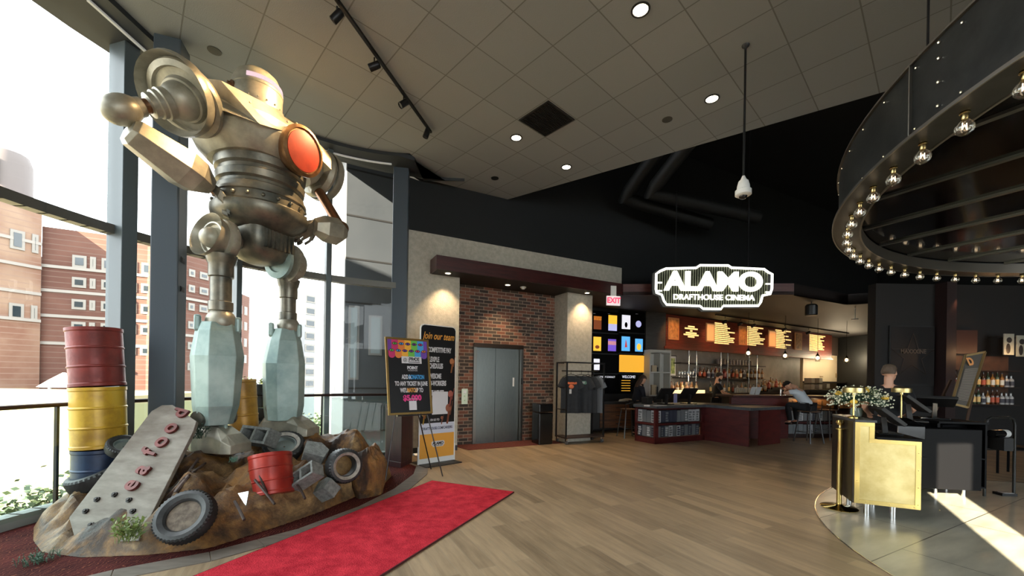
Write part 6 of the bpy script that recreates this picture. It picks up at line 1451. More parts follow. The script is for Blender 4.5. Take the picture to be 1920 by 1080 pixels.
# caged pendants along the bar
for i, (px, py) in enumerate(((1403, 662), (1472, 667), (1533, 671), (1587, 675), (1633, 678))):
    Y = 11.6+i*.45; p = V(px, py, Y)
    t = thing('caged_pendant', ['caged glowing pendant bulb over the bar, leftmost of five, below the second menu column', 'caged glowing pendant bulb over the bar, second from the left, below the framed menu panel', 'caged glowing pendant bulb over the bar, middle of the five', 'caged glowing pendant bulb in front of the cream pass wall', 'caged glowing pendant bulb over the bar, rightmost of five'][i], 'pendant lamp', tuple(p), group='pendant lamps over the bar')
    MB().sph(p, .045, 14, (1, 1, 1.1)).build('bulb', M_bulbw, t, smooth=True)
    MB().cyl(p+Vector((0, 0, .06)), (p.x, p.y, z_bm), .006, n=6).build('cord', M_blackmetal, t); MB().lathe([(.05, .05), (.05, .07), (.02, .12), (.015, .15)], p, (0, 0, 1), 14).build('cap', M_blackmetal, t, smooth=True)
    k = MB()
    for q in range(4):
        a = q*PI/2+.4; k.tube([p+Vector((.05*math.cos(a), .05*math.sin(a), .06)), p+Vector((.09*math.cos(a), .09*math.sin(a), 0)), p+Vector((.06*math.cos(a), .06*math.sin(a), -.10))], .004, 5)
    k.tube([p+Vector((.09*math.cos(a), .09*math.sin(a), 0)) for a in [2*PI*q/16 for q in range(16)]], .004, 5, True); k.tube([p+Vector((.06*math.cos(a), .06*math.sin(a), -.10)) for a in [2*PI*q/16 for q in range(16)]], .004, 5, True)
    k.build('cage', M_blackmetal, t)
    point(p+Vector((0, 0, -.16)), 7, (1, .62, .30), .05)
# speaker and sensors under the bar ceiling
p = V(1521, 592, 9.9); o = MB().lathe([(.11, 0), (.13, .02), (.13, .24), (.10, .28), (.012, .29), (.012, z_bm-p.z+.0)], p, (0, 0, 1), 24).build('pendant_speaker', mat('speaker_grey', hexc(30, 30, 32), .4), smooth=True); tag(o, 'round black pendant speaker under the bar ceiling right of the illuminated sign', 'speaker')
p = V(1603, 600, 10.6); o = MB().lathe([(.03, 0), (.07, .005), (.07, .035), (.012, .04), (.012, z_bm-p.z)], p, (0, 0, 1), 20).build('wireless_access_point', M_white, smooth=True); tag(o, 'small white disc device hanging under the dark bar ceiling', 'device')

# ---------------- illuminated ALAMO sign
sY = 8.92; sc0 = V(1336, 539, sY); sgT = frame((sc0.x, sc0.y, sc0.z), dirv(-1))
def su(px): return (px-1336)/757*sY
def sv(py): return (539-py)/757*sY
al = thing('illuminated_sign', 'white glowing neon outlined Alamo cinema sign hanging on the bar fascia', 'sign', (sc0.x, sc0.y, sc0.z))
half = [(1229, 513), (1243, 505), (1304, 503), (1309, 499)]
outl = [(1229, 516), (1236, 511), (1247, 506), (1303, 504), (1310, 499), (1362, 499), (1368, 503), (1428, 505), (1436, 511), (1443, 514), (1443, 541), (1440, 551), (1426, 554), (1423, 566), (1419, 573), (1354, 574), (1350, 580), (1317, 580), (1311, 575), (1249, 573), (1244, 566), (1240, 555), (1230, 551), (1229, 545)]
po = [(su(x), sv(y)) for x, y in outl][::-1]
big = [(x*1.045, z*1.10) for x, z in po]
M_signb = mat('sign_backing', hexc(26, 26, 24), .5)
MB(sgT).prism(big, -.10, -.02, Matrix.Rotation(PI/2, 4, 'X')).build('backing', M_signb, al)
k = MB(sgT)
def inpoly(x, z):
    c = False
    for i in range(len(po)):
        a, b_ = po[i], po[i-1]
        if (a[1] > z) != (b_[1] > z) and x < (b_[0]-a[0])*(z-a[1])/(b_[1]-a[1])+a[0]: c = not c
    return c
x = -1.22
while x < 1.22:
    zs = [z*.01 for z in range(-50, 51) if inpoly(x, z*.01)]
    if zs: k.box(x-.012, x+.012, -.03, -.0, zs[0]+.02, zs[-1]-.02)
    x += .052
k.build('ribs', mat('sign_ribs', hexc(120, 122, 100), .35, .6), al)
M_neon = mat('neon_white', (1, 1, .95), .4, emit=(1.0, 1.0, .90), es=2.2)
MB(sgT).tube([(x, -.06, z) for x, z in po], .026, 8, True).build('neon_outline', M_neon, al, smooth=True)
for sx in (-1, 1):
    for z in (.08, -.10): MB(sgT).cyl((sx*1.24, -.055, z), (sx*1.13, -.055, z), .016, n=8).build('neon_tick', M_neon, al)
text('ALAMO', sgT @ Matrix.Translation((0, -.06, .10)), .56, M_neon, al, xs=1.12, bold=.022, depth=.02, sp=.97, valign='CENTER')
text('DRAFTHOUSE CINEMA', sgT @ Matrix.Translation((0, -.06, -.235)), .165, M_neon, al, xs=1.02, bold=.003, depth=.012, sp=1.03, valign='CENTER')
for sx in (-.8, .8): MB(sgT).cyl((sx, .05, .4), (sx, .05, 7.5-sc0.z), .012, n=8).build('hanging_rod', M_blackmetal, al)
# ================================================================ host stand and right side
M_brass = mat('aged_brass', hexc(216, 200, 146), .30, 1, col2=hexc(188, 168, 110), scale=4, detail=9, rough2=.42, bump=.03)
M_brassp = mat('polished_brass', hexc(222, 196, 124), .16, 1)
M_hblack = mat('host_black', hexc(12, 12, 14), .55, spec=.15)
M_htop = mat('host_slate', hexc(60, 60, 62), .4)
hl = atz(1601, 942.5, .15); hr_ = atz(1726, 956.5, .15); hl.z = 0; hr_.z = 0
HF = frame(hl, hr_-hl); hw = (hr_-hl).length; hd1 = (hr_-hl).normalized()
def hz(px, py): return onp(px, py, hl, hd1).z
def hx(px): return (onp(px, 800, hl, hd1)-hl).dot(hd1)
zh1 = hz(1605, 791); zh2 = hz(1690, 826); xs_ = hx(1640)
hs = thing('host_stand', 'brass fronted stepped host stand on short steel legs on the pale tile disc', 'host stand', tuple(hl))
# body
k = MB(HF); R90 = Matrix.Rotation(PI/2, 4, 'X')
Lpoly = [(0, .15), (hw, .15), (hw, zh2), (xs_, zh2), (xs_, zh1), (0, zh1)]
k.prism(Lpoly, -.72, -.012, R90); k.build('body', M_hblack, hs)
MB(HF).prism(Lpoly, -.012, 0, R90).build('brass_front', M_brass, hs)
# brass edging strips on the front, mitred flat bars with screw heads
k = MB(HF); b_ = .045
for (x0, x1, z0, z1) in ((0, b_, .15, zh1), (hw-b_, hw, .15, zh2), (b_, hw-b_, .15, .15+b_), (xs_-b_+.0, hw-b_, zh2-b_, zh2), (b_, xs_, zh1-b_, zh1), (xs_-b_, xs_, zh2, zh1-b_)):
    k.box(x0, x1, -.005, 0, z0, z1)
ed_ = k.build('edging', M_brassp, hs, bevel=.001)
k = MB(HF)
for x, z in [(b_/2, .2+.2*i) for i in range(4)]+[(hw-b_/2, .2+.18*i) for i in range(4)]+[(.1+.2*i, .15+b_/2) for i in range(4)]: k.lathe([(.005, 0), (.004, .003), (.001, .004)], (x, -.005, z), (0, -1, 0), 8)
k.build('screws', M_brass, ed_)['kind'] = 'stuff'
k = MB(HF); k.box(-.01, xs_+.012, -.03, .75, zh1, zh1+.028); k.build('upper_top', M_htop, hs, bevel=.004)
k = MB(HF); k.box(xs_+.012, hw+.02, -.03, .75, zh2, zh2+.028); k.build('lower_top', M_hblack, hs, bevel=.004)
MB(HF).box(-.014, 0, .0, .72, .15, zh1).build('side_panel', mat('bronze_side', hexc(58, 50, 42), .35, .6), hs)
for x in (.13, hw-.2):
    for y in (.06, .6): MB(HF).cyl((x, y, 0), (x, y, .15), .026, n=16).build('leg', M_chrome, hs, smooth=True)
# stanchion
q = atz(1573, 953); sn_ = thing('stanchion', 'polished brass queue stanchion with a round base left of the host stand', 'stanchion', tuple(q))
zt5 = V(1573, 788, q.y).z
MB().lathe([(.175, .007), (.18, .016), (.17, .022), (.05, .034), (.03, .05), (.02, .06)], q, (0, 0, 1), 40).build('base', M_brassp, sn_, smooth=True)
MB().cyl(q+Vector((0, 0, .04)), Vector((q.x, q.y, zt5-.10)), .026, n=24).build('post', M_brassp, sn_, smooth=True)
MB().lathe([(.032, -.11), (.045, -.105), (.045, -.095), (.016, -.085), (.014, -.06), (.03, -.05), (.038, -.025), (.03, 0), (.008, .006)], (q.x, q.y, zt5), (0, 0, 1), 24).build('finial', M_brassp, sn_, smooth=True)
# mushroom lamps
def lamp(label, p, zs, r=.10):
    t = thing('table_lamp', label, 'lamp', tuple(p)); h = zs-p.z
    MB().lathe([(.055, 0), (.055, .012), (.02, .022), (.010, .03), (.009, h-.05), (.02, h-.045), (.02, h-.02)], p, (0, 0, 1), 24).build('stem', M_brassp, t, smooth=True)
    MB().lathe([(r, -.02), (r*1.02, .0), (r*1.0, .035), (r*.6, .05), (.01, .055)], (p.x, p.y, zs), (0, 0, 1), 36).build('lamp_shade', M_brass, t, smooth=True)
    return t
pl = HF @ Vector((hx(1605)+.03, .18, zh1+.028)); lamp('small brass mushroom lamp at the front of the host stand, its stem in full view', pl, V(1608, 733, pl.y).z)
pl2 = V(1690, 760, 5.3); pl2.z = .9
# bouquet
fc = HF @ Vector((.16, .50, zh1+.028)); rng = random.Random(9)
bq = thing('flower_bouquet', 'bouquet of yellow roses and tiny white flowers on the host stand', 'flowers', tuple(fc))
MB().lathe([(.05, 0), (.06, .04), (.055, .10), (.045, .105)], fc, (0, 0, 1), 20).build('vase', mat('vase_glass', hexc(120, 130, 120), .1, coat=.5), bq, smooth=True)
kl, kw, ks_ = MB(), MB(), MB()
cc = fc+Vector((.02, 0, .20))
for i in range(620):
    a = rng.uniform(0, 2*PI); e_ = rng.uniform(-.5, 1.2); r = .33*rng.uniform(.55, 1)
    p = cc+Vector((1.05*r*math.cos(a)*math.cos(e_), r*math.sin(a)*math.cos(e_), .55*r*math.sin(e_)))
    if i % 3: kw.sph(p, rng.uniform(.006, .013), 5)
    if i % 2 == 0: kl.tube([cc.lerp(p, .2), cc.lerp(p, .6)+Vector((0, 0, .01)), p], [.002, .0015, .001], 4)
    d_ = (p-cc).normalized()*.035; s_ = d_.cross(Vector((0, 0, 1))).normalized()*.010; b0 = cc.lerp(p, .8)
    ks_.add([b0, b0+d_*.5+s_, b0+d_, b0+d_*.5-s_], [(0, 1, 2, 3)])
kw.build('small_white_flowers', mat('flower_white', hexc(236, 236, 214), .6), bq)['kind'] = 'stuff'; kl.build('stems', M_leaf2, bq)['kind'] = 'stuff'; ks_.build('leaves', mat('bouquet_leaf', hexc(140, 156, 104), .6), bq)['kind'] = 'stuff'
for i, (dx, dy, dz) in enumerate(((-.17, -.14, .02), (.19, -.14, .07), (-.22, .02, .11), (.0, -.1, .15), (.08, -.02, .16))):
    p = cc+Vector((dx, dy, dz-.04)); k = MB()
    for j in range(5): a = j*1.26; k.sph((p.x+.012*math.cos(a), p.y+.012*math.sin(a), p.z), .026, 8, (1, 1, .9))
    k.sph(p+Vector((0, 0, .01)), .022, 8); k.build('rose', mat('rose_yellow', hexc(236, 190, 70), .6), bq, smooth=True)
# terminals on host stand and service cabinet
def pos(label, p, az, s, tilt): return terminal(label, p, az, s, tilt, 'touch_terminal')
pt_ = HF @ Vector((xs_+.22, .30, zh2+.028)); pos('black touch terminal standing on the low step of the host stand', pt_, 62, .95, 42)
# black service cabinet right of the stand
a1 = atz(1766, 911, .14); a2 = atz(1846, 915, .14); a1.z = a2.z = 0; SFc = frame(a1, a2-a1); sw_ = (a2-a1).length
svc = thing('service_cabinet', 'black service cabinet with rows of upright menus behind the brass host stand', 'cabinet', tuple(a1))
zt6 = onp(1800, 795, a1, (a2-a1).normalized()).z
MB(SFc).box(-.03, sw_+.02, .30, .8, .14, zt6).build('body', M_hblack, svc); MB(SFc).box(-.06, sw_+.03, -.02, .82, zt6, zt6+.03).build('top', M_hblack, svc, bevel=.003)
MB(SFc).box(-.03, sw_+.02, 0, .3, .13, .15).build('shelf', M_hblack, svc); MB(SFc).box(-.03, sw_+.02, 0, .3, .50, .515).build('shelf', M_hblack, svc)
MB(SFc).box(-.06, -.03, 0, .8, .13, zt6).build('side_panel', M_hblack, svc); MB(SFc).box(sw_, sw_+.02, 0, .3, .13, zt6).build('side_panel', M_hblack, svc)
a3 = V(1724, 700, 5.5); a3.z = 0; DFc = frame(a3, a1-a3); dw_ = (a1-a3).length
MB(DFc).box(0, dw_, .0, .6, .14, zt6-.02).build('door', M_hblack, svc); MB(DFc).box(dw_-.16, dw_-.14, -.02, 0, .40, .66).build('handle', M_chrome, svc, bevel=.003)
for p_ in ((.0, .1), (sw_*.6, .05), (sw_-.04, .5)): MB(SFc).cyl((p_[0], p_[1], 0), (p_[0], p_[1], .14), .022, n=14).build('leg', M_chrome, svc, smooth=True)
for i in range(22):
    x = .06+(sw_-.1)*i/22; o = MB(SFc).box(x, x+(sw_-.1)/22*.42, .03+.01*(i % 3), .24, .152, .152+.30+.012*(i % 2)).build('menu_folder', mat('menu_grey%d' % (i % 2), [hexc(120, 116, 112), hexc(60, 58, 58)][i % 2], .5)); tag(o, 'upright grey menu in the row on the bottom shelf of the service cabinet', 'menu', 'upright menus in the service cabinet')
for i in range(9):
    o = MB(SFc).box(.06, sw_-.04, .03, .27, .517+i*.012, .517+i*.012+.009).build('menu_folder', mat('menu_black', hexc(20, 20, 22), .5)); tag(o, 'black menu lying in the flat stack on the upper shelf of the service cabinet', 'menu', 'flat black menus in the service cabinet')
for i in range(4):
    o = MB(Matrix.Translation((hr_.x+.12, hr_.y+.35, .0)) @ Matrix.Rotation(R(-15), 4, 'Z')).box(0, .15, 0, .28, .66+i*.03, .66+i*.03+.026).build('book', mat('book_pale%d' % (i % 2), [hexc(186, 200, 200), hexc(160, 176, 184)][i % 2], .6), bevel=.002); tag(o, 'pale book in the stack just right of the brass stand, %s' % ['at the bottom', 'second from the bottom', 'third from the bottom', 'on the top'][i], 'book', 'pale books beside the host stand')
MB(Matrix.Translation((hr_.x+.05, hr_.y+.30, 0)) @ Matrix.Rotation(R(-15), 4, 'Z')).box(0, .26, 0, .6, .63, .658).build('side_shelf', M_hblack, svc)
MB(Matrix.Translation((hr_.x+.05, hr_.y+.3, 0)) @ Matrix.Rotation(R(-15), 4, 'Z')).box(.0, .17, .2, .6, .14, .63).build('lower_body', M_hblack, svc)
o = MB(Matrix.Translation((hr_.x+.06, hr_.y+.29, 0)) @ Matrix.Rotation(R(-15), 4, 'Z')).box(0.0, .13, 0, .02, .38, .56).build('framed_card', mat('card_dim', hexc(150, 150, 148), .4)); tag(o, 'small framed grey card just right of the brass front', 'card')
pos('black touch terminal behind the host stand in front of the man in black', V(1712, 790, 5.35), 60, 1.1, 42)
pw = V(1700, 800, 5.0); o = MB(frame(pw, dirv(-15))).loft([[(-.16, -.12, -.14), (.12, -.12, -.14), (.12, .14, -.14), (-.16, .14, -.14)], [(-.16, -.12, .02), (.12, -.12, .02), (.12, .14, .06), (-.16, .14, .06)], [(-.12, .0, .07), (.08, .0, .07), (.08, .12, .10), (-.12, .12, .10)]]).build('receipt_printer', M_blackgloss, bevel=.006); tag(o, 'black receipt printer on the low step of the host stand', 'printer')
lamp('brass mushroom lamp farther back, beside the man in black', Vector((pl2.x, pl2.y, .92)), V(1690, 733, 5.3).z)
o = MB(frame(Vector((V(1700,780,5.3).x-.1, 5.15, 0)), dirv(-8))).box(-.25, .8, 0, .55, .14, .90).build('rear_counter', M_hblack, bevel=.004); tag(o, 'black rear counter behind the brass host stand carrying the second lamp', 'counter')
pos('tilted black tablet terminal on the service cabinet, right of the others', SFc @ Vector((sw_*.35, .35, zt6+.03)), 140, 1.1, 24)
for i, px in enumerate((1808, 1826)):
    p = onp(px, 825, a1, (a2-a1).normalized()); o = MB().lathe([(.012, 0), (.012, .09), (.006, .10)], (p.x, p.y+.04, .517+.12), (0, 0, 1), 10).build('white_marker', M_lb, smooth=True); tag(o, ['white capped marker on the flat menus, left one', 'white capped marker on the flat menus, right one'][i], 'marker')
# tubular rail frame
ra_, rb_ = V(1848, 780, 5.30), V(1903, 780, 5.40)
tf = thing('tube_frame', 'black bent tube rail frame standing at the right edge beside the service cabinet', 'frame', (ra_.x, ra_.y, 0))
zt7 = V(1880, 783, 5.3).z
a_ = Vector((ra_.x, ra_.y, 0)); c_ = Vector((rb_.x, rb_.y, 0)); dd = (c_-a_).normalized()
MB().tube([a_, a_+Vector((0, 0, zt7-.10)), a_+dd*.03+Vector((0, 0, zt7-.03)), a_+dd*.10+Vector((0, 0, zt7)), c_-dd*.10+Vector((0, 0, zt7)), c_-dd*.03+Vector((0, 0, zt7-.03)), c_+Vector((0, 0, zt7-.10)), c_], .016, 12).build('hoop', mat('tube_dark', hexc(60, 60, 60), .35, .7), tf, smooth=True)
MB().bar(a_+Vector((0, 0, .62)), c_+Vector((0, 0, .62)), .02, .02).build('crossbar', mat('tube_dark', hexc(60, 60, 60), .35, .7), tf)
p = V(1876, 813, 5.25); t = thing('wall_dispenser', 'black rounded dispenser with a white label hanging on the tube frame', 'dispenser', tuple(p))
MB().cyl(p-dd*.16, p+dd*.10, .05, n=24).build('body', M_blackgloss, t, smooth=True); MB().cyl(p+dd*.02, p+dd*.101, .0505, n=24).build('label', M_lb, t, smooth=True); MB().bar(p-Vector((0, 0, .05)), p-Vector((0, 0, .21)), .18, .12).build('lower_box', M_black, t)
p = atz(1884, 929); o = MB(frame(p, dirv(-5))).box(-.09, .09, -.06, .06, .0, .04).build('power_brick', M_black); tag(o, 'small black box on the tile floor by the tube frame', 'box'); 
o = MB(frame(p, dirv(-5))).box(-.06, .06, -.05, .03, .041, .044).build('paper_tag', M_lb); tag(o, 'white paper tag lying on the small black floor box', 'paper')

# dark wall on the far right, star poster, backlit bottles
WY = 9.0
M_rw2 = mat('dark_brown_wall', hexc(20, 17, 17), .7)
def rx(px, Y=WY): return V(px, 700, Y).x
def rzz(px, py, Y=WY): return V(px, py, Y).z
struct(MB().box(rx(1640), 14.5, WY, WY+.2, 0, z_bt).build('wall_dining', M_rw2))
t = thing('star_poster', 'dark framed film poster with a large thin star and the word MaXXXine', 'poster', (rx(1705), WY, rzz(1705, 720)))
MB().box(rx(1664), rx(1748), WY-.04, WY, rzz(1664, 722), rzz(1748, 612)).build('frame', M_black, t); MB().box(rx(1666), rx(1746), WY-.045, WY-.04, rzz(1666, 720), rzz(1748, 614)).build('print', mat('poster_dark', hexc(14, 11, 11), .4, col2=hexc(26, 19, 17), scale=2), t)
sc_c = Vector((rx(1707), WY-.05, rzz(1707, 668))); k = MB(); P5 = []
for i in range(10):
    a = PI/2+i*PI/5; r = .50 if i % 2 == 0 else .20; P5.append(sc_c+Vector((r*math.cos(a)*1.0, 0, r*math.sin(a))))
k.tube(P5, .007, 6, True); k.build('star_outline', mat('star_brown', hexc(70, 54, 46), .5), t)
text('MAXXXINE', frame(sc_c+Vector((0, -.01, .10)), (1, 0, 0)), .13, mat('star_text', hexc(96, 80, 68), .5), t, xs=.85, bold=.003)
o = struct(MB().box(rx(1751), rx(1769), WY-.25, WY, 0, z_bt).build('trim_column', mat('col_burg', hexc(34, 17, 17), .5)))
# bottle display
dsp = thing('wine_display', 'backlit wooden wine display full of bottles on the right wall', 'shelf', (rx(1828), WY-.3, rzz(1828, 756)))
x0, x1 = rx(1771), rx(1887); z0, z1 = rzz(1828, 757), rzz(1828, 668)
M_dw = mat('display_wood', hexc(84, 54, 34), .6, col2=hexc(60, 38, 24), scale=4)
MB().box(x0, x1, WY-.035, WY-.006, z0, z1).build('back', M_dw, dsp)
for z in (z0, z0+(z1-z0)*.36, z0+(z1-z0)*.70): MB().box(x0, x1, WY-.26, WY-.03, z-.02, z).build('board', mat('display_dark', hexc(40, 26, 20), .6), dsp)
rng = random.Random(3)
for r_, z in enumerate((z0, z0+(z1-z0)*.36)):
    for j in range(13):
        i = (2, 6, 0, 3)[rng.randrange(4)]; put_bottle(Vector((x0+.08+(x1-x0-.16)*j/12, WY-.15, z)), i, 'wine bottle standing in the backlit wooden display on the right wall', 'bottles in the wine display', 0, 1.05)
point((x0+.4, WY-.55, z1+.05), 6, (1, .55, .25), .05); point((x1-.4, WY-.55, z1+.05), 6, (1, .55, .25), .05)
for i, (px, sy) in enumerate(((1853, 0), (1876, 3))):
    t = thing('vintage_poster', ['pale black and white poster above the wine display, left one', 'pale black and white poster above the wine display, right one'][i], 'poster', (rx(px), WY-.35, rzz(px, 668+sy)))
    a, c, z0_, z1_ = rx(px-9), rx(px+9), rzz(px, 667+sy), rzz(px, 629+sy)
    MB().box(a, c, WY-.37, WY-.35, z0_, z1_).build('sheet', mat('poster_pale', hexc(120, 128, 124), .6), t)
    MB().sph(((a+c)/2, WY-.372, z0_+(z1_-z0_)*.7), .06, 12, (1, .05, 1)).build('printed_shape', M_black, t); MB().sph(((a+c)/2-.02, WY-.372, z0_+(z1_-z0_)*.3), .07, 12, (.7, .05, 1.6)).build('printed_shape', M_black, t)
    MB().box((a+c)/2-.01, (a+c)/2+.01, WY-.35, WY, z1_-.06, z1_-.03).build('bracket', M_black, t)
o = MB().box(rx(1783), rx(1822), WY-.10, WY, rzz(1800, 664), rzz(1800, 620)).build('wood_panel', mat('redbrown_panel', hexc(56, 32, 24), .5)); tag(o, 'plain red-brown wood panel lit from above on the right wall', 'panel')
for lab, px, py in (('small round ceiling light left of the red-brown wood panel', 1781, 619), ('flat round ceiling light above the red-brown wood panel', 1822, 616)):
    p = atz(px, py, z_bm-.006); downlight(lab, p, .08, energy=30, col=(1, .6, .3))
l_ = V(1798, 640, WY-.3); spot(Vector((l_.x, l_.y, z_bm-.1)), l_, 10, (1, .5, .25), 80)
# leaning gold framed menu board on a stand
c1, c2, c3, c4_ = V(1809, 667, 6.2), V(1846, 660, 6.2), V(1813, 764, 6.05), V(1783, 757, 6.05)
t = thing('menu_easel', 'gold framed specials board tilted on a wooden stand behind the service cabinet', 'menu board', tuple((c3+c4_)/2))
xdv = (c2-c1); upm = (c1-c4_); GF = frame(c4_, c3-c4_, upm)
n_ = (c3-c4_).cross(upm).normalized()*.02
MB().loft([[c1, c2, c3, c4_], [p-n_ for p in (c1, c2, c3, c4_)]]).build('board', mat('board_grey', hexc(84, 78, 72), .5), t)
k = MB(); 
for a, c in ((c1, c2), (c2, c3), (c3, c4_), (c4_, c1)): k.bar(a+n_*.5, c+n_*.5, .022, .03)
k.build('frame', mat('gold_pale', hexc(190, 160, 110), .3, .7), t)
ce = c1.lerp(c2, .30)*.82+c4_.lerp(c3, .3)*.18
k = MB()
for q in range(24):
    u = q/24; a = c1.lerp(c4_, .30+.62*u)+n_*1.1; c = c2.lerp(c3, .30+.62*u)+n_*1.1; L0, L1 = a.lerp(c, .15), a.lerp(c, .85); k.bar(L0, L1, .004, .009)
k.build('small_print', mat('print_tan', hexc(140, 130, 118), .5), t)
text('D', frame(c1.lerp(c4_, .16)+(c2-c1)*.3+n_*1.3, c2-c1, upm), .16, mat('logo_orange', hexc(220, 150, 90), .5), t, xs=.7, bold=.008)
for a, c in ((c2.lerp(c3, .4), Vector((c3.x+.55, 6.7, 0))), (c1.lerp(c4_, .5)+Vector((0, .1, 0)), Vector((c4_.x+.2, 6.9, 0)))): MB().bar(a, c, .03, .02).build('leg', mat('easel_wood', hexc(70, 48, 36), .6), t)
# plain dark chairs / table shapes in the dining area
def chair_dark(label, p, az):
    t = thing('dining_chair', label, 'chair', tuple(p), R(az), 'dark dining chairs')
    MB().box(-.2, .2, -.2, .2, .43, .47).build('seat', M_hblack, t, bevel=.01, world=False); MB().box(-.2, .2, .18, .21, .62, .92).build('backrest', M_hblack, t, bevel=.008, world=False)
    for sx in (-1, 1):
        MB().bar((sx*.17, .19, 0), (sx*.17, .19, .9), .025, .025).build('leg', M_hblack, t, world=False); MB().bar((sx*.17, -.17, 0), (sx*.17, -.17, .43), .025, .025).build('leg', M_hblack, t, world=False)
chair_dark('dark dining chair in the shadows at the far right edge', Vector((8.3, 6.6, 0)), 200)

# ================================================================ people
def skin_body(name, nodes, edges, root, m_, parent=None, sub=2):
    """nodes: name -> (co, radius)"""
    names = list(nodes); ix = {n: i for i, n in enumerate(names)}
    me = bpy.data.meshes.new(name); me.from_pydata([tuple(nodes[n][0]) for n in names], [(ix[a], ix[b]) for a, b in edges], []); me.update()
    bm = bmesh.new(); bm.from_mesh(me); lay = bm.verts.layers.skin.verify(); bm.verts.ensure_lookup_table()
    for n in names:
        r = nodes[n][1]; r = r if isinstance(r, tuple) else (r, r); bm.verts[ix[n]][lay].radius = r; bm.verts[ix[n]][lay].use_root = (n == root)
    bm.to_mesh(me); bm.free()
    o = bpy.data.objects.new(name, me); C.objects.link(o)
    sk = o.modifiers.new('skin', 'SKIN'); sk.use_smooth_shade = True; sk.branch_smoothing = .4
    ss = o.modifiers.new('subsurf', 'SUBSURF'); ss.levels = sub; ss.render_levels = sub
    me.materials.append(m_); setp(o, parent); return o
HEADR = [(.0, .070, .0, .028), (.028, .090, -.02, .046), (.06, .092, -.045, .060), (.10, .092, -.075, .070), (.14, .092, -.092, .075), (.18, .084, -.094, .071), (.21, .062, -.078, .056), (.228, .030, -.05, .032), (.234, .0, -.03, .010)]
def head_rings(Hd, grow=0.0, z0=0, fcut=None, n=20):
    rr = []
    for (z, fx, bx, w_) in HEADR:
        if z < z0: continue
        f_ = fx+grow; b_ = bx-grow
        if fcut and z < .165: f_ = fcut(z)
        cx_, hx_ = (f_+b_)/2, (f_-b_)/2
        rr.append([Hd(cx_+hx_*math.cos(q), (w_+grow)*math.sin(q), z+(grow if z > .2 else 0)) for q in [2*PI*i/n for i in range(n)]])
    return rr
def fuse(o, Hd, s):
    """bake the skinned body, join the head, nose and ears to it and remesh to one continuous surface"""
    dg = bpy.context.evaluated_depsgraph_get(); me = bpy.data.meshes.new_from_object(o.evaluated_get(dg)); mt = o.data.materials[0]
    k = MB(); k.loft(head_rings(Hd)); k.loft([[Hd(.085, -.010, .085), Hd(.085, .010, .085), Hd(.090, .004, .13), Hd(.090, -.004, .13)], [Hd(.112, -.009, .088), Hd(.112, .009, .088), Hd(.095, .004, .128), Hd(.095, -.004, .128)]])
    for sg in (-1, 1): k.sph(tuple(Hd(-.005, sg*.076, .105)), .026*s, 10, (.6, .45, 1.1))
    k.cyl(Hd(-.02, 0, .06), Hd(-.02, 0, -.08), .052*s, n=14)
    bm = bmesh.new(); bm.from_mesh(me); m2 = bpy.data.meshes.new('h'); m2.from_pydata([tuple(v) for v in k.v], [], k.f); bm.from_mesh(m2); bmesh.ops.recalc_face_normals(bm, faces=bm.faces)
    me3 = bpy.data.meshes.new('person'); bm.to_mesh(me3); bm.free(); me3.materials.clear(); me3.materials.append(mt)
    o.modifiers.clear(); o.data = me3; r = o.modifiers.new('remesh', 'REMESH'); r.mode = 'VOXEL'; r.voxel_size = .009; r.use_smooth_shade = True
M_skin = mat('skin', hexc(206, 156, 128), .5); M_hair = mat('hair_dark', hexc(34, 26, 22), .7, bump=.4, bscale=60); M_hairb = mat('hair_brown', hexc(66, 44, 32), .7, bump=.4, bscale=60); M_hairg = mat('hair_ash', hexc(88, 72, 58), .7, bump=.4, bscale=70)
M_bk = mat('black_cloth', hexc(20, 20, 23), .9); M_navy = mat('navy_cloth', hexc(24, 28, 40), .9); M_tw_ = mat('white_cloth', hexc(196, 202, 210), .9, bump=.2); M_jean = mat('dark_trousers', hexc(26, 26, 30), .9)
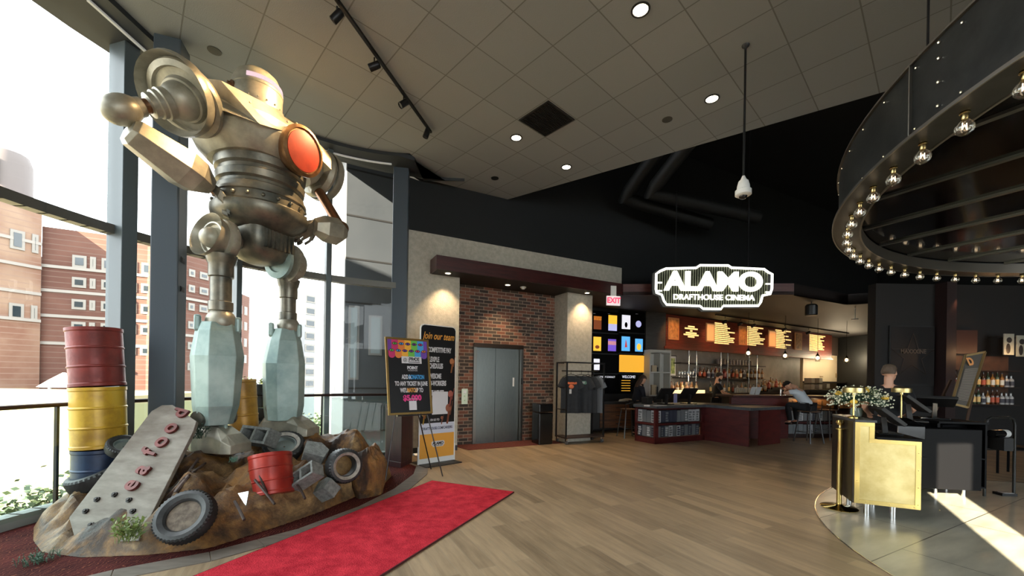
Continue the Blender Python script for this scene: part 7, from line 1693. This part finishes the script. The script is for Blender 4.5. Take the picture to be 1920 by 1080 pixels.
def person(label, pelvis, az, lean=0.0, arms=None, legs='stand', shirt=M_bk, pants=M_jean, hairm=M_hair, hair='short', headpitch=0.0, headyaw=0.0, s=1.0, sleeves=.55, beard=False):
    """pelvis: world point of the hips; az: heading in degrees (0 = towards +x)"""
    T_ = Matrix.Translation(pelvis) @ Matrix.Rotation(R(az), 4, 'Z')
    def P(x, y, z): return T_ @ Vector((x*s, y*s, z*s))                 # x forward, y left, z up
    cl, sl = math.cos(R(lean)), math.sin(R(lean))
    def U(x, y, z): return P(x*cl+z*sl, y, z*cl-x*sl)                    # torso frame leaning forward
    N = {}
    N['pel'] = (U(0, 0, 0), .125*s); N['wai'] = (U(.01, 0, .14), .112*s); N['che'] = (U(.0, 0, .32), (.125*s, .145*s)); N['uch'] = (U(-.01, 0, .43), .10*s)
    N['nk'] = (U(-.01, 0, .52), .052*s)
    nb = U(-.01, 0, .56); hp = R(lean+headpitch)
    def Hd(x, y, z):
        cy, sy = math.cos(R(headyaw)), math.sin(R(headyaw)); x, y = x*cy-y*sy, x*sy+y*cy
        q = Vector((x*math.cos(hp)+z*math.sin(hp), y, z*math.cos(hp)-x*math.sin(hp)))
        return nb+(T_.to_3x3() @ q)*s
    E = [('pel', 'wai'), ('wai', 'che'), ('che', 'uch'), ('uch', 'nk')]
    A_ = arms or {}
    SH = {}
    for sd, y in (('l', .19), ('r', -.19)):
        sh_ = U(-.01, y, .43); el_, wr_ = A_.get(sd, ((.03, y*1.25, .14), (.12, y*1.2, -.08)))
        el_ = P(*el_); wr_ = P(*wr_); SH[sd] = (sh_, el_, wr_)
        N['sh'+sd] = (sh_, .062*s); N['el'+sd] = (el_, .040*s); N['wr'+sd] = (wr_, .027*s)
        d = (wr_-el_).normalized(); sdv = d.cross(Vector((0, 0, 1))).normalized() if abs(d.z) < .95 else Vector((1, 0, 0)); dn = sdv.cross(d)
        N['pm'+sd] = (wr_+d*.06*s, (.034*s, .018*s))
        E += [('uch', 'sh'+sd), ('sh'+sd, 'el'+sd), ('el'+sd, 'wr'+sd), ('wr'+sd, 'pm'+sd)]
        for i in range(4):
            b_ = wr_+d*.085*s+sdv*(.027-.018*i)*s; ln = (.065, .075, .07, .055)[i]
            N['f%s%da' % (sd, i)] = (b_+d*ln*.5*s, .009*s); N['f%s%db' % (sd, i)] = (b_+d*ln*.9*s-dn*ln*.35*s, .0075*s); E += [('pm'+sd, 'f%s%da' % (sd, i)), ('f%s%da' % (sd, i), 'f%s%db' % (sd, i))]
        N['t%sa' % sd] = (wr_+d*.05*s+sdv*.045*s, .010*s); N['t%sb' % sd] = (wr_+d*.085*s+sdv*.055*s, .008*s); E += [('wr'+sd, 't%sa' % sd), ('t%sa' % sd, 't%sb' % sd)]
    LG = {}
    for sd, y in (('l', .09), ('r', -.09)):
        if legs == 'stand': hp_, kn, an, to = (0, y, -.06), (.02, y*1.05, -.47), (-.02, y*1.1, -.86), (.13, y*1.3, -.90)
        else: hp_, kn, an, to = (.02, y, -.04), (.40, y*1.9, .02), (.34, y*1.7, -.40), (.46, y*1.9, -.45)
        LG[sd] = [P(*q) for q in (hp_, kn, an, to)]
        for nm, q, r in zip(('hip', 'kn', 'an', 'to'), LG[sd], (.088, .060, .040, .034)): N[nm+sd] = (q, r*s)
        E += [('pel', 'hip'+sd), ('hip'+sd, 'kn'+sd), ('kn'+sd, 'an'+sd), ('an'+sd, 'to'+sd)]
    body = skin_body('person', N, E, 'pel', M_skin); fuse(body, Hd, s); tag(body, label, 'person')
    # shirt
    S = {k_: (N[k_][0], (tuple(q+.014*s for q in N[k_][1]) if isinstance(N[k_][1], tuple) else N[k_][1]+.016*s)) for k_ in ('pel', 'wai', 'che', 'uch')}
    S['pel'] = (U(0, 0, -.03), .142*s); SE = [('pel', 'wai'), ('wai', 'che'), ('che', 'uch'), ('uch', 'col')]; S['col'] = (U(-.01, 0, .495), .062*s)
    for sd in 'lr':
        sh_, el_, wr_ = SH[sd]; S['s'+sd] = (sh_, .078*s); 
        if sleeves > 1: S['e'+sd] = (el_, .055*s); S['w'+sd] = (el_.lerp(wr_, .85), .040*s); SE += [('uch', 's'+sd), ('s'+sd, 'e'+sd), ('e'+sd, 'w'+sd)]
        else: S['e'+sd] = (sh_.lerp(el_, sleeves+.1), .062*s); SE += [('uch', 's'+sd), ('s'+sd, 'e'+sd)]
    skin_body('shirt', S, SE, 'pel', shirt, body)
    Q = {'pel': (U(0, 0, -.02), .134*s)}; QE = []
    for sd in 'lr':
        for nm, q, r in zip(('h', 'k', 'a'), LG[sd][:3], (.100, .074, .056)): Q[nm+sd] = (q, r*s)
        QE += [('pel', 'h'+sd), ('h'+sd, 'k'+sd), ('k'+sd, 'a'+sd)]
    skin_body('trousers', Q, QE, 'pel', pants, body)
    for sd in 'lr':
        a_, t_ = LG[sd][2], LG[sd][3]; skin_body('shoe', {'a': (a_+Vector((0, 0, -.02)), .046*s), 'h': (a_+Vector((0, 0, -.05))*s, .040*s), 't': (t_, .042*s)}, [('a', 'h'), ('h', 't')], 'a', M_black, body, 1)
    k = MB(); k.loft(head_rings(Hd, .011, .095 if hair == 'short' else .02, (lambda z: .0 if z < .12 else .02+.05*(z-.12)/.045) if hair == 'short' else (lambda z: .01)))
    if hair == 'long':
        rr = []
        for z, w_, b_ in ((.10, .086, -.105), (.02, .092, -.11), (-.06, .092, -.11), (-.14, .075, -.10), (-.17, .05, -.08)):
            rr.append([Hd((b_+.015)/2+((.015-b_)/2)*math.cos(q), w_*math.sin(q), z) for q in [2*PI*i/20 for i in range(20)]])
        k.loft(rr[::-1])
    k.build('hair', hairm, body, smooth=True, angle=70)
    if beard:
        k = MB(); rr = []
        for z, fx, w_ in ((-.012, .078, .036), (.02, .101, .056), (.052, .098, .067), (.07, .06, .071)):
            rr.append([Hd(fx*math.cos(q)*1.0, w_*math.sin(q), z) for q in [-PI/2+PI*i/14 for i in range(15)]]+[Hd(.0, 0, z)])
        k.loft(rr).build('beard', hairm, body, smooth=True, angle=60)
        for sg in (-1, 1): MB().tube([Hd(.104, sg*.035+.026*math.cos(q), .122+.018*math.sin(q)) for q in [2*PI*i/12 for i in range(12)]], .003, 5, True).build('glasses', M_black, body)
    for sg in (-1, 1):
        MB().sph(Hd(.081, sg*.030, .122), .012*s, 8).build('eye', M_white, body, smooth=True); MB().sph(Hd(.0905, sg*.030, .122), .005*s, 6).build('pupil', M_black, body, smooth=True)
    MB().bar(Hd(.092, -.022, .052), Hd(.092, .022, .052), .008*s, .006*s).build('mouth', mat('lips', hexc(150, 84, 76), .5), body)
    return body
p = V(1668, 700, 5.75); person('man with short ash hair in a black t-shirt seen from behind at the host stand', Vector((p.x, p.y, .95)), 50, 2, {'l': ((.12, .27, .16), (.32, .22, .06)), 'r': ((.10, -.27, .16), (.30, -.2, .06))}, hairm=M_hairg, s=.98, headyaw=-25)
pb = sA+Vector((0, 0, .87)); hb = math.degrees(math.atan2(bn_.y, bn_.x))
person('person in a white t-shirt and dark cap-like hair hunched over the bar on a stool', Vector((sA.x, sA.y, .88)), hb+22, 40, {'l': ((.42, .26, .28), (.52, .04, .36)), 'r': ((.42, -.20, .28), (.52, .0, .36))}, legs='sit', shirt=M_tw_, hairm=mat('hair_black', hexc(14, 12, 12), .7), headpitch=28)
p = V(1343, 700, 12.0); person('bartender with dark beard and glasses in a black t-shirt working behind the bar', Vector((p.x, p.y, .90)), -18, 6, {'l': ((.20, .20, .20), (.42, .08, .14)), 'r': ((.18, -.25, .16), (.42, -.12, .12))}, hairm=M_hair, s=.99, beard=True, headpitch=8)
p = V(1192, 700, 10.5); person('woman with long brown hair in a navy sweater leaning over the service counter', Vector((p.x, p.y, .86)), 5, 16, {'l': ((.16, .22, .14), (.38, .10, .06)), 'r': ((.16, -.22, .14), (.38, -.10, .06))}, shirt=M_navy, hairm=M_hairb, hair='long', headpitch=16, sleeves=2, s=.92)
# ================================================================ outside the glazing
GZ = -5.5
m, nt, b = node_mat('outside_paving'); b.inputs['Base Color'].default_value = (.22, .19, .12, 1); b.inputs['Roughness'].default_value = .9
struct(MB().box(-140, 60, -60, 160, GZ-.2, GZ).build('ground', m))
def brick_mat(name, c1, c2, mort, mixn=True):
    m, nt, b = node_mat(name)
    tc = nt.nodes.new('ShaderNodeTexCoord'); nz = nt.nodes.new('ShaderNodeTexNoise'); nz.inputs['Scale'].default_value = .5; nz.inputs['Detail'].default_value = 7; nt.links.new(tc.outputs['Object'], nz.inputs[0])
    cr = nt.nodes.new('ShaderNodeValToRGB'); e = cr.color_ramp.elements; e[0].position = .35; e[0].color = c4(c1); e[1].position = .68; e[1].color = c4(c2); nt.links.new(nz.outputs[0], cr.inputs[0])
    sx = nt.nodes.new('ShaderNodeSeparateXYZ'); nt.links.new(tc.outputs['Object'], sx.inputs[0])
    mt = nt.nodes.new('ShaderNodeMath'); mt.operation = 'MULTIPLY'; mt.inputs[1].default_value = 1/.075/4; nt.links.new(sx.outputs[2], mt.inputs[0])
    fr = nt.nodes.new('ShaderNodeMath'); fr.operation = 'FRACT'; nt.links.new(mt.outputs[0], fr.inputs[0]); gt = nt.nodes.new('ShaderNodeMath'); gt.operation = 'LESS_THAN'; gt.inputs[1].default_value = .14; nt.links.new(fr.outputs[0], gt.inputs[0])
    mx = nt.nodes.new('ShaderNodeMix'); mx.data_type = 'RGBA'; nt.links.new(gt.outputs[0], mx.inputs[0]); nt.links.new(cr.outputs[0], mx.inputs[6]); mx.inputs[7].default_value = c4(mort); nt.links.new(mx.outputs[2], b.inputs['Base Color']); b.inputs['Roughness'].default_value = .9
    return m
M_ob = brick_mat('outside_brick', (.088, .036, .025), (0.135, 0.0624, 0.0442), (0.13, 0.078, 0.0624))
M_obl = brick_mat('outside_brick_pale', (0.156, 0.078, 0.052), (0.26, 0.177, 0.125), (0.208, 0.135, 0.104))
M_band = mat('stone_band', (0.26, 0.239, 0.218), .8); M_win = mat('outside_window', (0.0156, 0.0234, 0.0286), .1, 0, spec=.8); M_wfr = mat('outside_window_frame', (0.234, 0.218, 0.198), .7)
def facade(label, A_, D_, top, base, cols, rows, wm, name='brick_building', bands=(), depth=14, wallm=M_ob, back=1):
    """A_, D_: plan points of the lit face (seen left to right)"""
    A_ = Vector((A_[0], A_[1], 0)); D_ = Vector((D_[0], D_[1], 0)); F_ = frame(A_, D_-A_); Ln = (D_-A_).length
    t = thing(name, label, 'building', (A_.x, A_.y, base))
    MB(F_).box(0, Ln, 0, depth, base, top).build('wall', wallm, t)
    for z in bands: MB(F_).box(0, Ln, -.06, 0, z, z+.16).build('stone_band', M_band, t)
    for (u0, u1) in cols:
        for (z0, z1) in rows:
            f_ = MB(F_).box(u0*Ln, u1*Ln, -.05, .0, z0, z1).build('window_frame', M_wfr, t)
            w_ = u1*Ln-u0*Ln; MB(F_).box(u0*Ln+.12, u1*Ln-.12, -.07, -.05, z0+.14, z1-.14).build('pane', M_win, f_)
    return t
def X(px, Y): p = V(px, 700, Y); return (p.x, p.y)
def ZZ(py, Y, px=150): return V(px, py, Y).z
# pale sunlit brick block at the far left, then the red block with the window grid, then the narrow block behind the statue
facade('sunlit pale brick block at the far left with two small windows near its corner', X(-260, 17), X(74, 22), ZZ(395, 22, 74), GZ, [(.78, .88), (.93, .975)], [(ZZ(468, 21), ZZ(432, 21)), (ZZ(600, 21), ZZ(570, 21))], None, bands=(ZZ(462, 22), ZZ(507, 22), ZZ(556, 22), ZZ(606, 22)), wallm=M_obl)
rws = [(ZZ(503, 23), ZZ(480, 23)), (ZZ(540, 23), ZZ(521, 23)), (ZZ(581, 23), ZZ(562, 23)), (ZZ(622, 23), ZZ(604, 23)), (ZZ(663, 23), ZZ(645, 23))]
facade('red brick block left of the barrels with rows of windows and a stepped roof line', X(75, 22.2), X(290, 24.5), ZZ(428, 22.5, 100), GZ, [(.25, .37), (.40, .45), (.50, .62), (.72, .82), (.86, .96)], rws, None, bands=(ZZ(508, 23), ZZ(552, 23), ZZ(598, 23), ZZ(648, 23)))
facade('red brick block seen between the big grey column and the near leg of the statue', X(300, 24), X(396, 27), ZZ(470, 25, 350), GZ, [(.15, .35), (.5, .62), (.72, .9)], [(ZZ(y+14, 25, 350), ZZ(y, 25, 350)) for y in (500, 530, 565, 600, 640, 680)], None, bands=(ZZ(560, 25, 350), ZZ(630, 25, 350)))
facade('distant red brick tower between the legs of the statue', X(430, 60), X(466, 66), ZZ(548, 62, 450), GZ, [(.15, .3), (.42, .58), (.7, .86)], [(ZZ(y+16, 62, 450), ZZ(y, 62, 450)) for y in (570, 600, 632, 664)], None, name='brick_tower')
# rounded roof cap with a bright window at the far left
p = V(8, 320, 22); t = thing('roof_turret', 'rounded pinkish roof turret with a pale window above the left brick block', 'turret', tuple(p))
MB().lathe([(1.05, -2.2), (1.05, .4), (.9, .9), (.5, 1.15), (.05, 1.2)], p, (0, 0, 1), 24).build('shell', mat('turret_pink', (0.12, 0.10, 0.095), .7), t, smooth=True); MB(frame(p+Vector((.35, -.98, -1.0)), (1, .3, 0))).box(-.45, .45, -.05, .02, 0, 1.3).build('pane', mat('turret_pane', (0.312, 0.312, 0.208), .2), t)
# grey clad wing of this building beyond the glass on the right
cw = X(645, 10); M_clad = mat('grey_cladding', (0.052, 0.0598, 0.0702), .35, .3, col2=(0.0624, 0.0702, 0.0806), scale=.8)
t = thing('clad_wing', 'blue-grey metal clad wing of the building outside the right end of the glazing', 'building', (cw[0], cw[1], GZ))
CF = frame((cw[0], cw[1], 0), DW); MB(CF).box(0, 4.2, 0, 7, GZ, 11).build('wall', M_clad, t)
for py in (315, 402, 483, 566, 648, 728, 810, 890): z = V(645, py, 10).z; MB(CF).box(-.002, 4.2, -.012, .0, z-.02, z+.02).build('joint', M_black, t)
MB(CF).box(-.02, .0, -.0, 7, GZ, 11).build('end_face', mat('sunlit_panel', (0.286, 0.291, 0.302), .6), t)  # made paler than the cladding to stand for sun on this side
for (a, c, y0, y1) in ((652, 672, 712, 572), (690, 715, 665, 588)):  # window shapes standing in for reflections on the glazing
    u0 = (onp(a, 700, (cw[0], cw[1], 0), DW)-Vector((cw[0], cw[1], 0))).dot(DW); u1 = (onp(c, 700, (cw[0], cw[1], 0), DW)-Vector((cw[0], cw[1], 0))).dot(DW)
    f_ = MB(CF).box(u0, u1, -.03, 0, V(a, y0, 10).z, V(a, y1, 10).z).build('window_frame', mat('reflection_frame', (0.182, 0.187, 0.187), .5), t); MB(CF).box(u0+.05, u1-.05, -.04, -.03, V(a, y0, 10).z+.05, V(a, y1, 10).z-.05).build('pane', mat('reflection_pane', (0.234, 0.286, 0.312), .1), f_)
# narrow glass tower
ga = X(572, 38); t = facade('narrow blue glass and white tower far beyond the right leg of the statue', X(570, 40), X(590, 41), ZZ(545, 40, 580), GZ, [(.05, .95)], [(ZZ(y+14, 40, 580), ZZ(y, 40, 580)) for y in (552, 575, 598, 622, 645, 668, 690, 712)], None, name='glass_tower', wallm=mat('white_tower', (0.26, 0.27, 0.281), .5), depth=6)
# terrace strip, pavilion, hedge
t = MB().box(-60, -14, 14, 19.0, GZ, V(60, 729, 19).z).build('terrace_wall', mat('terrace_sand', (0.286, 0.26, 0.156), .9)); tag(t, 'long low sand coloured terrace below the brick blocks', 'terrace')
p = V(120, 712, 20); t = thing('gazebo', 'tiny white pavilion roof in front of the red brick block', 'pavilion', (p.x, p.y, GZ)); MB().lathe([(.9, -.35), (.5, 0), (.05, .35)], p, (0, 0, 1), 8).build('roof', M_white, t)
for sx in (-1, 1): MB().cyl((p.x+sx*.7, p.y, p.z-.3), (p.x+sx*.7, p.y, GZ), .06, n=6).build('post', M_white, t)
# trees
def tree(label, base, h, r, n, seed, leafm, squash=.75, name='tree', leafs=.10):
    rng = random.Random(seed); t = thing(name, label, 'tree', tuple(base)); base = Vector(base)
    k = MB(); k.tube([base, base+Vector((.1, 0, h*.4)), base+Vector((0, .1, h*.8))], [.16, .12, .05], 8)
    c = base+Vector((0, 0, h)); br__ = []
    for i in range(22):
        a = rng.uniform(0, 2*PI); e_ = rng.uniform(-.3, 1.1); q = c+Vector((r*math.cos(a)*math.cos(e_), r*math.sin(a)*math.cos(e_), squash*r*math.sin(e_)-.2*r)); s0 = base+Vector((0, 0, h*rng.uniform(.4, .8)))
        mid = s0.lerp(q, .5)+Vector((0, 0, .1*r)); k.tube([s0, mid, q], [.05, .03, .012], 5); br__.append((s0, mid, q))
    k.build('trunk', mat('bark', (0.052, 0.0416, 0.0338), .9), t, smooth=True)
    k = MB()
    for i in range(n):
        s0, mid, q = br__[rng.randrange(22)]; u = rng.uniform(.35, 1.1); p = mid.lerp(q, u*1.0-.0)+Vector((rng.gauss(0, .16*r), rng.gauss(0, .16*r), rng.gauss(0, .09*r)))
        d_ = Vector((rng.uniform(-1, 1), rng.uniform(-1, 1), rng.uniform(-.5, .5))).normalized()*leafs; s_ = Vector((rng.uniform(-1, 1), rng.uniform(-1, 1), rng.uniform(-1, 1))).cross(d_).normalized()*leafs*.35
        k.add([p, p+d_*.5+s_, p+d_, p+d_*.5-s_], [(0, 1, 2, 3)])
    k.build('foliage', leafm, t); return t
M_tl = mat('tree_leaf', (0.0442, 0.0702, 0.0338), .6, col2=(0.0832, 0.109, 0.052), scale=1.2); M_ty = mat('tree_leaf_yellow', (0.078, 0.0988, 0.0182), .6, col2=(0.125, 0.14, 0.0312), scale=1.2)
pt = V(30, 900, 8.5); tree('leafy green tree right outside the left glazing below the railing', (pt.x-.5, 8.2, GZ), 3.2, 2.4, 9000, 1, M_tl, .6, leafs=.15)
tree('second green tree outside the left glazing, lower and nearer the sill', (V(110, 900, 7.2).x, 6.6, GZ), 3.0, 1.6, 6500, 2, M_tl, .5, leafs=.12)
tree('yellow-green tree seen between the legs of the statue', (X(484, 30)[0], 30, GZ), 5.2, 1.9, 3500, 3, M_ty, .9, leafs=.22)
tree('yellow-green tree behind the big grey column', (X(355, 22)[0], 22, GZ), 4.4, 2.0, 3000, 4, M_ty, .8, leafs=.2)
tree('green tree beyond the glass right of the statue', (X(560, 20)[0], 20, GZ), 3.6, 2.2, 3200, 5, M_tl, .7, leafs=.18)
# white van-like parked car specks are left out; a walker below
p = V(88, 930, 9.5)
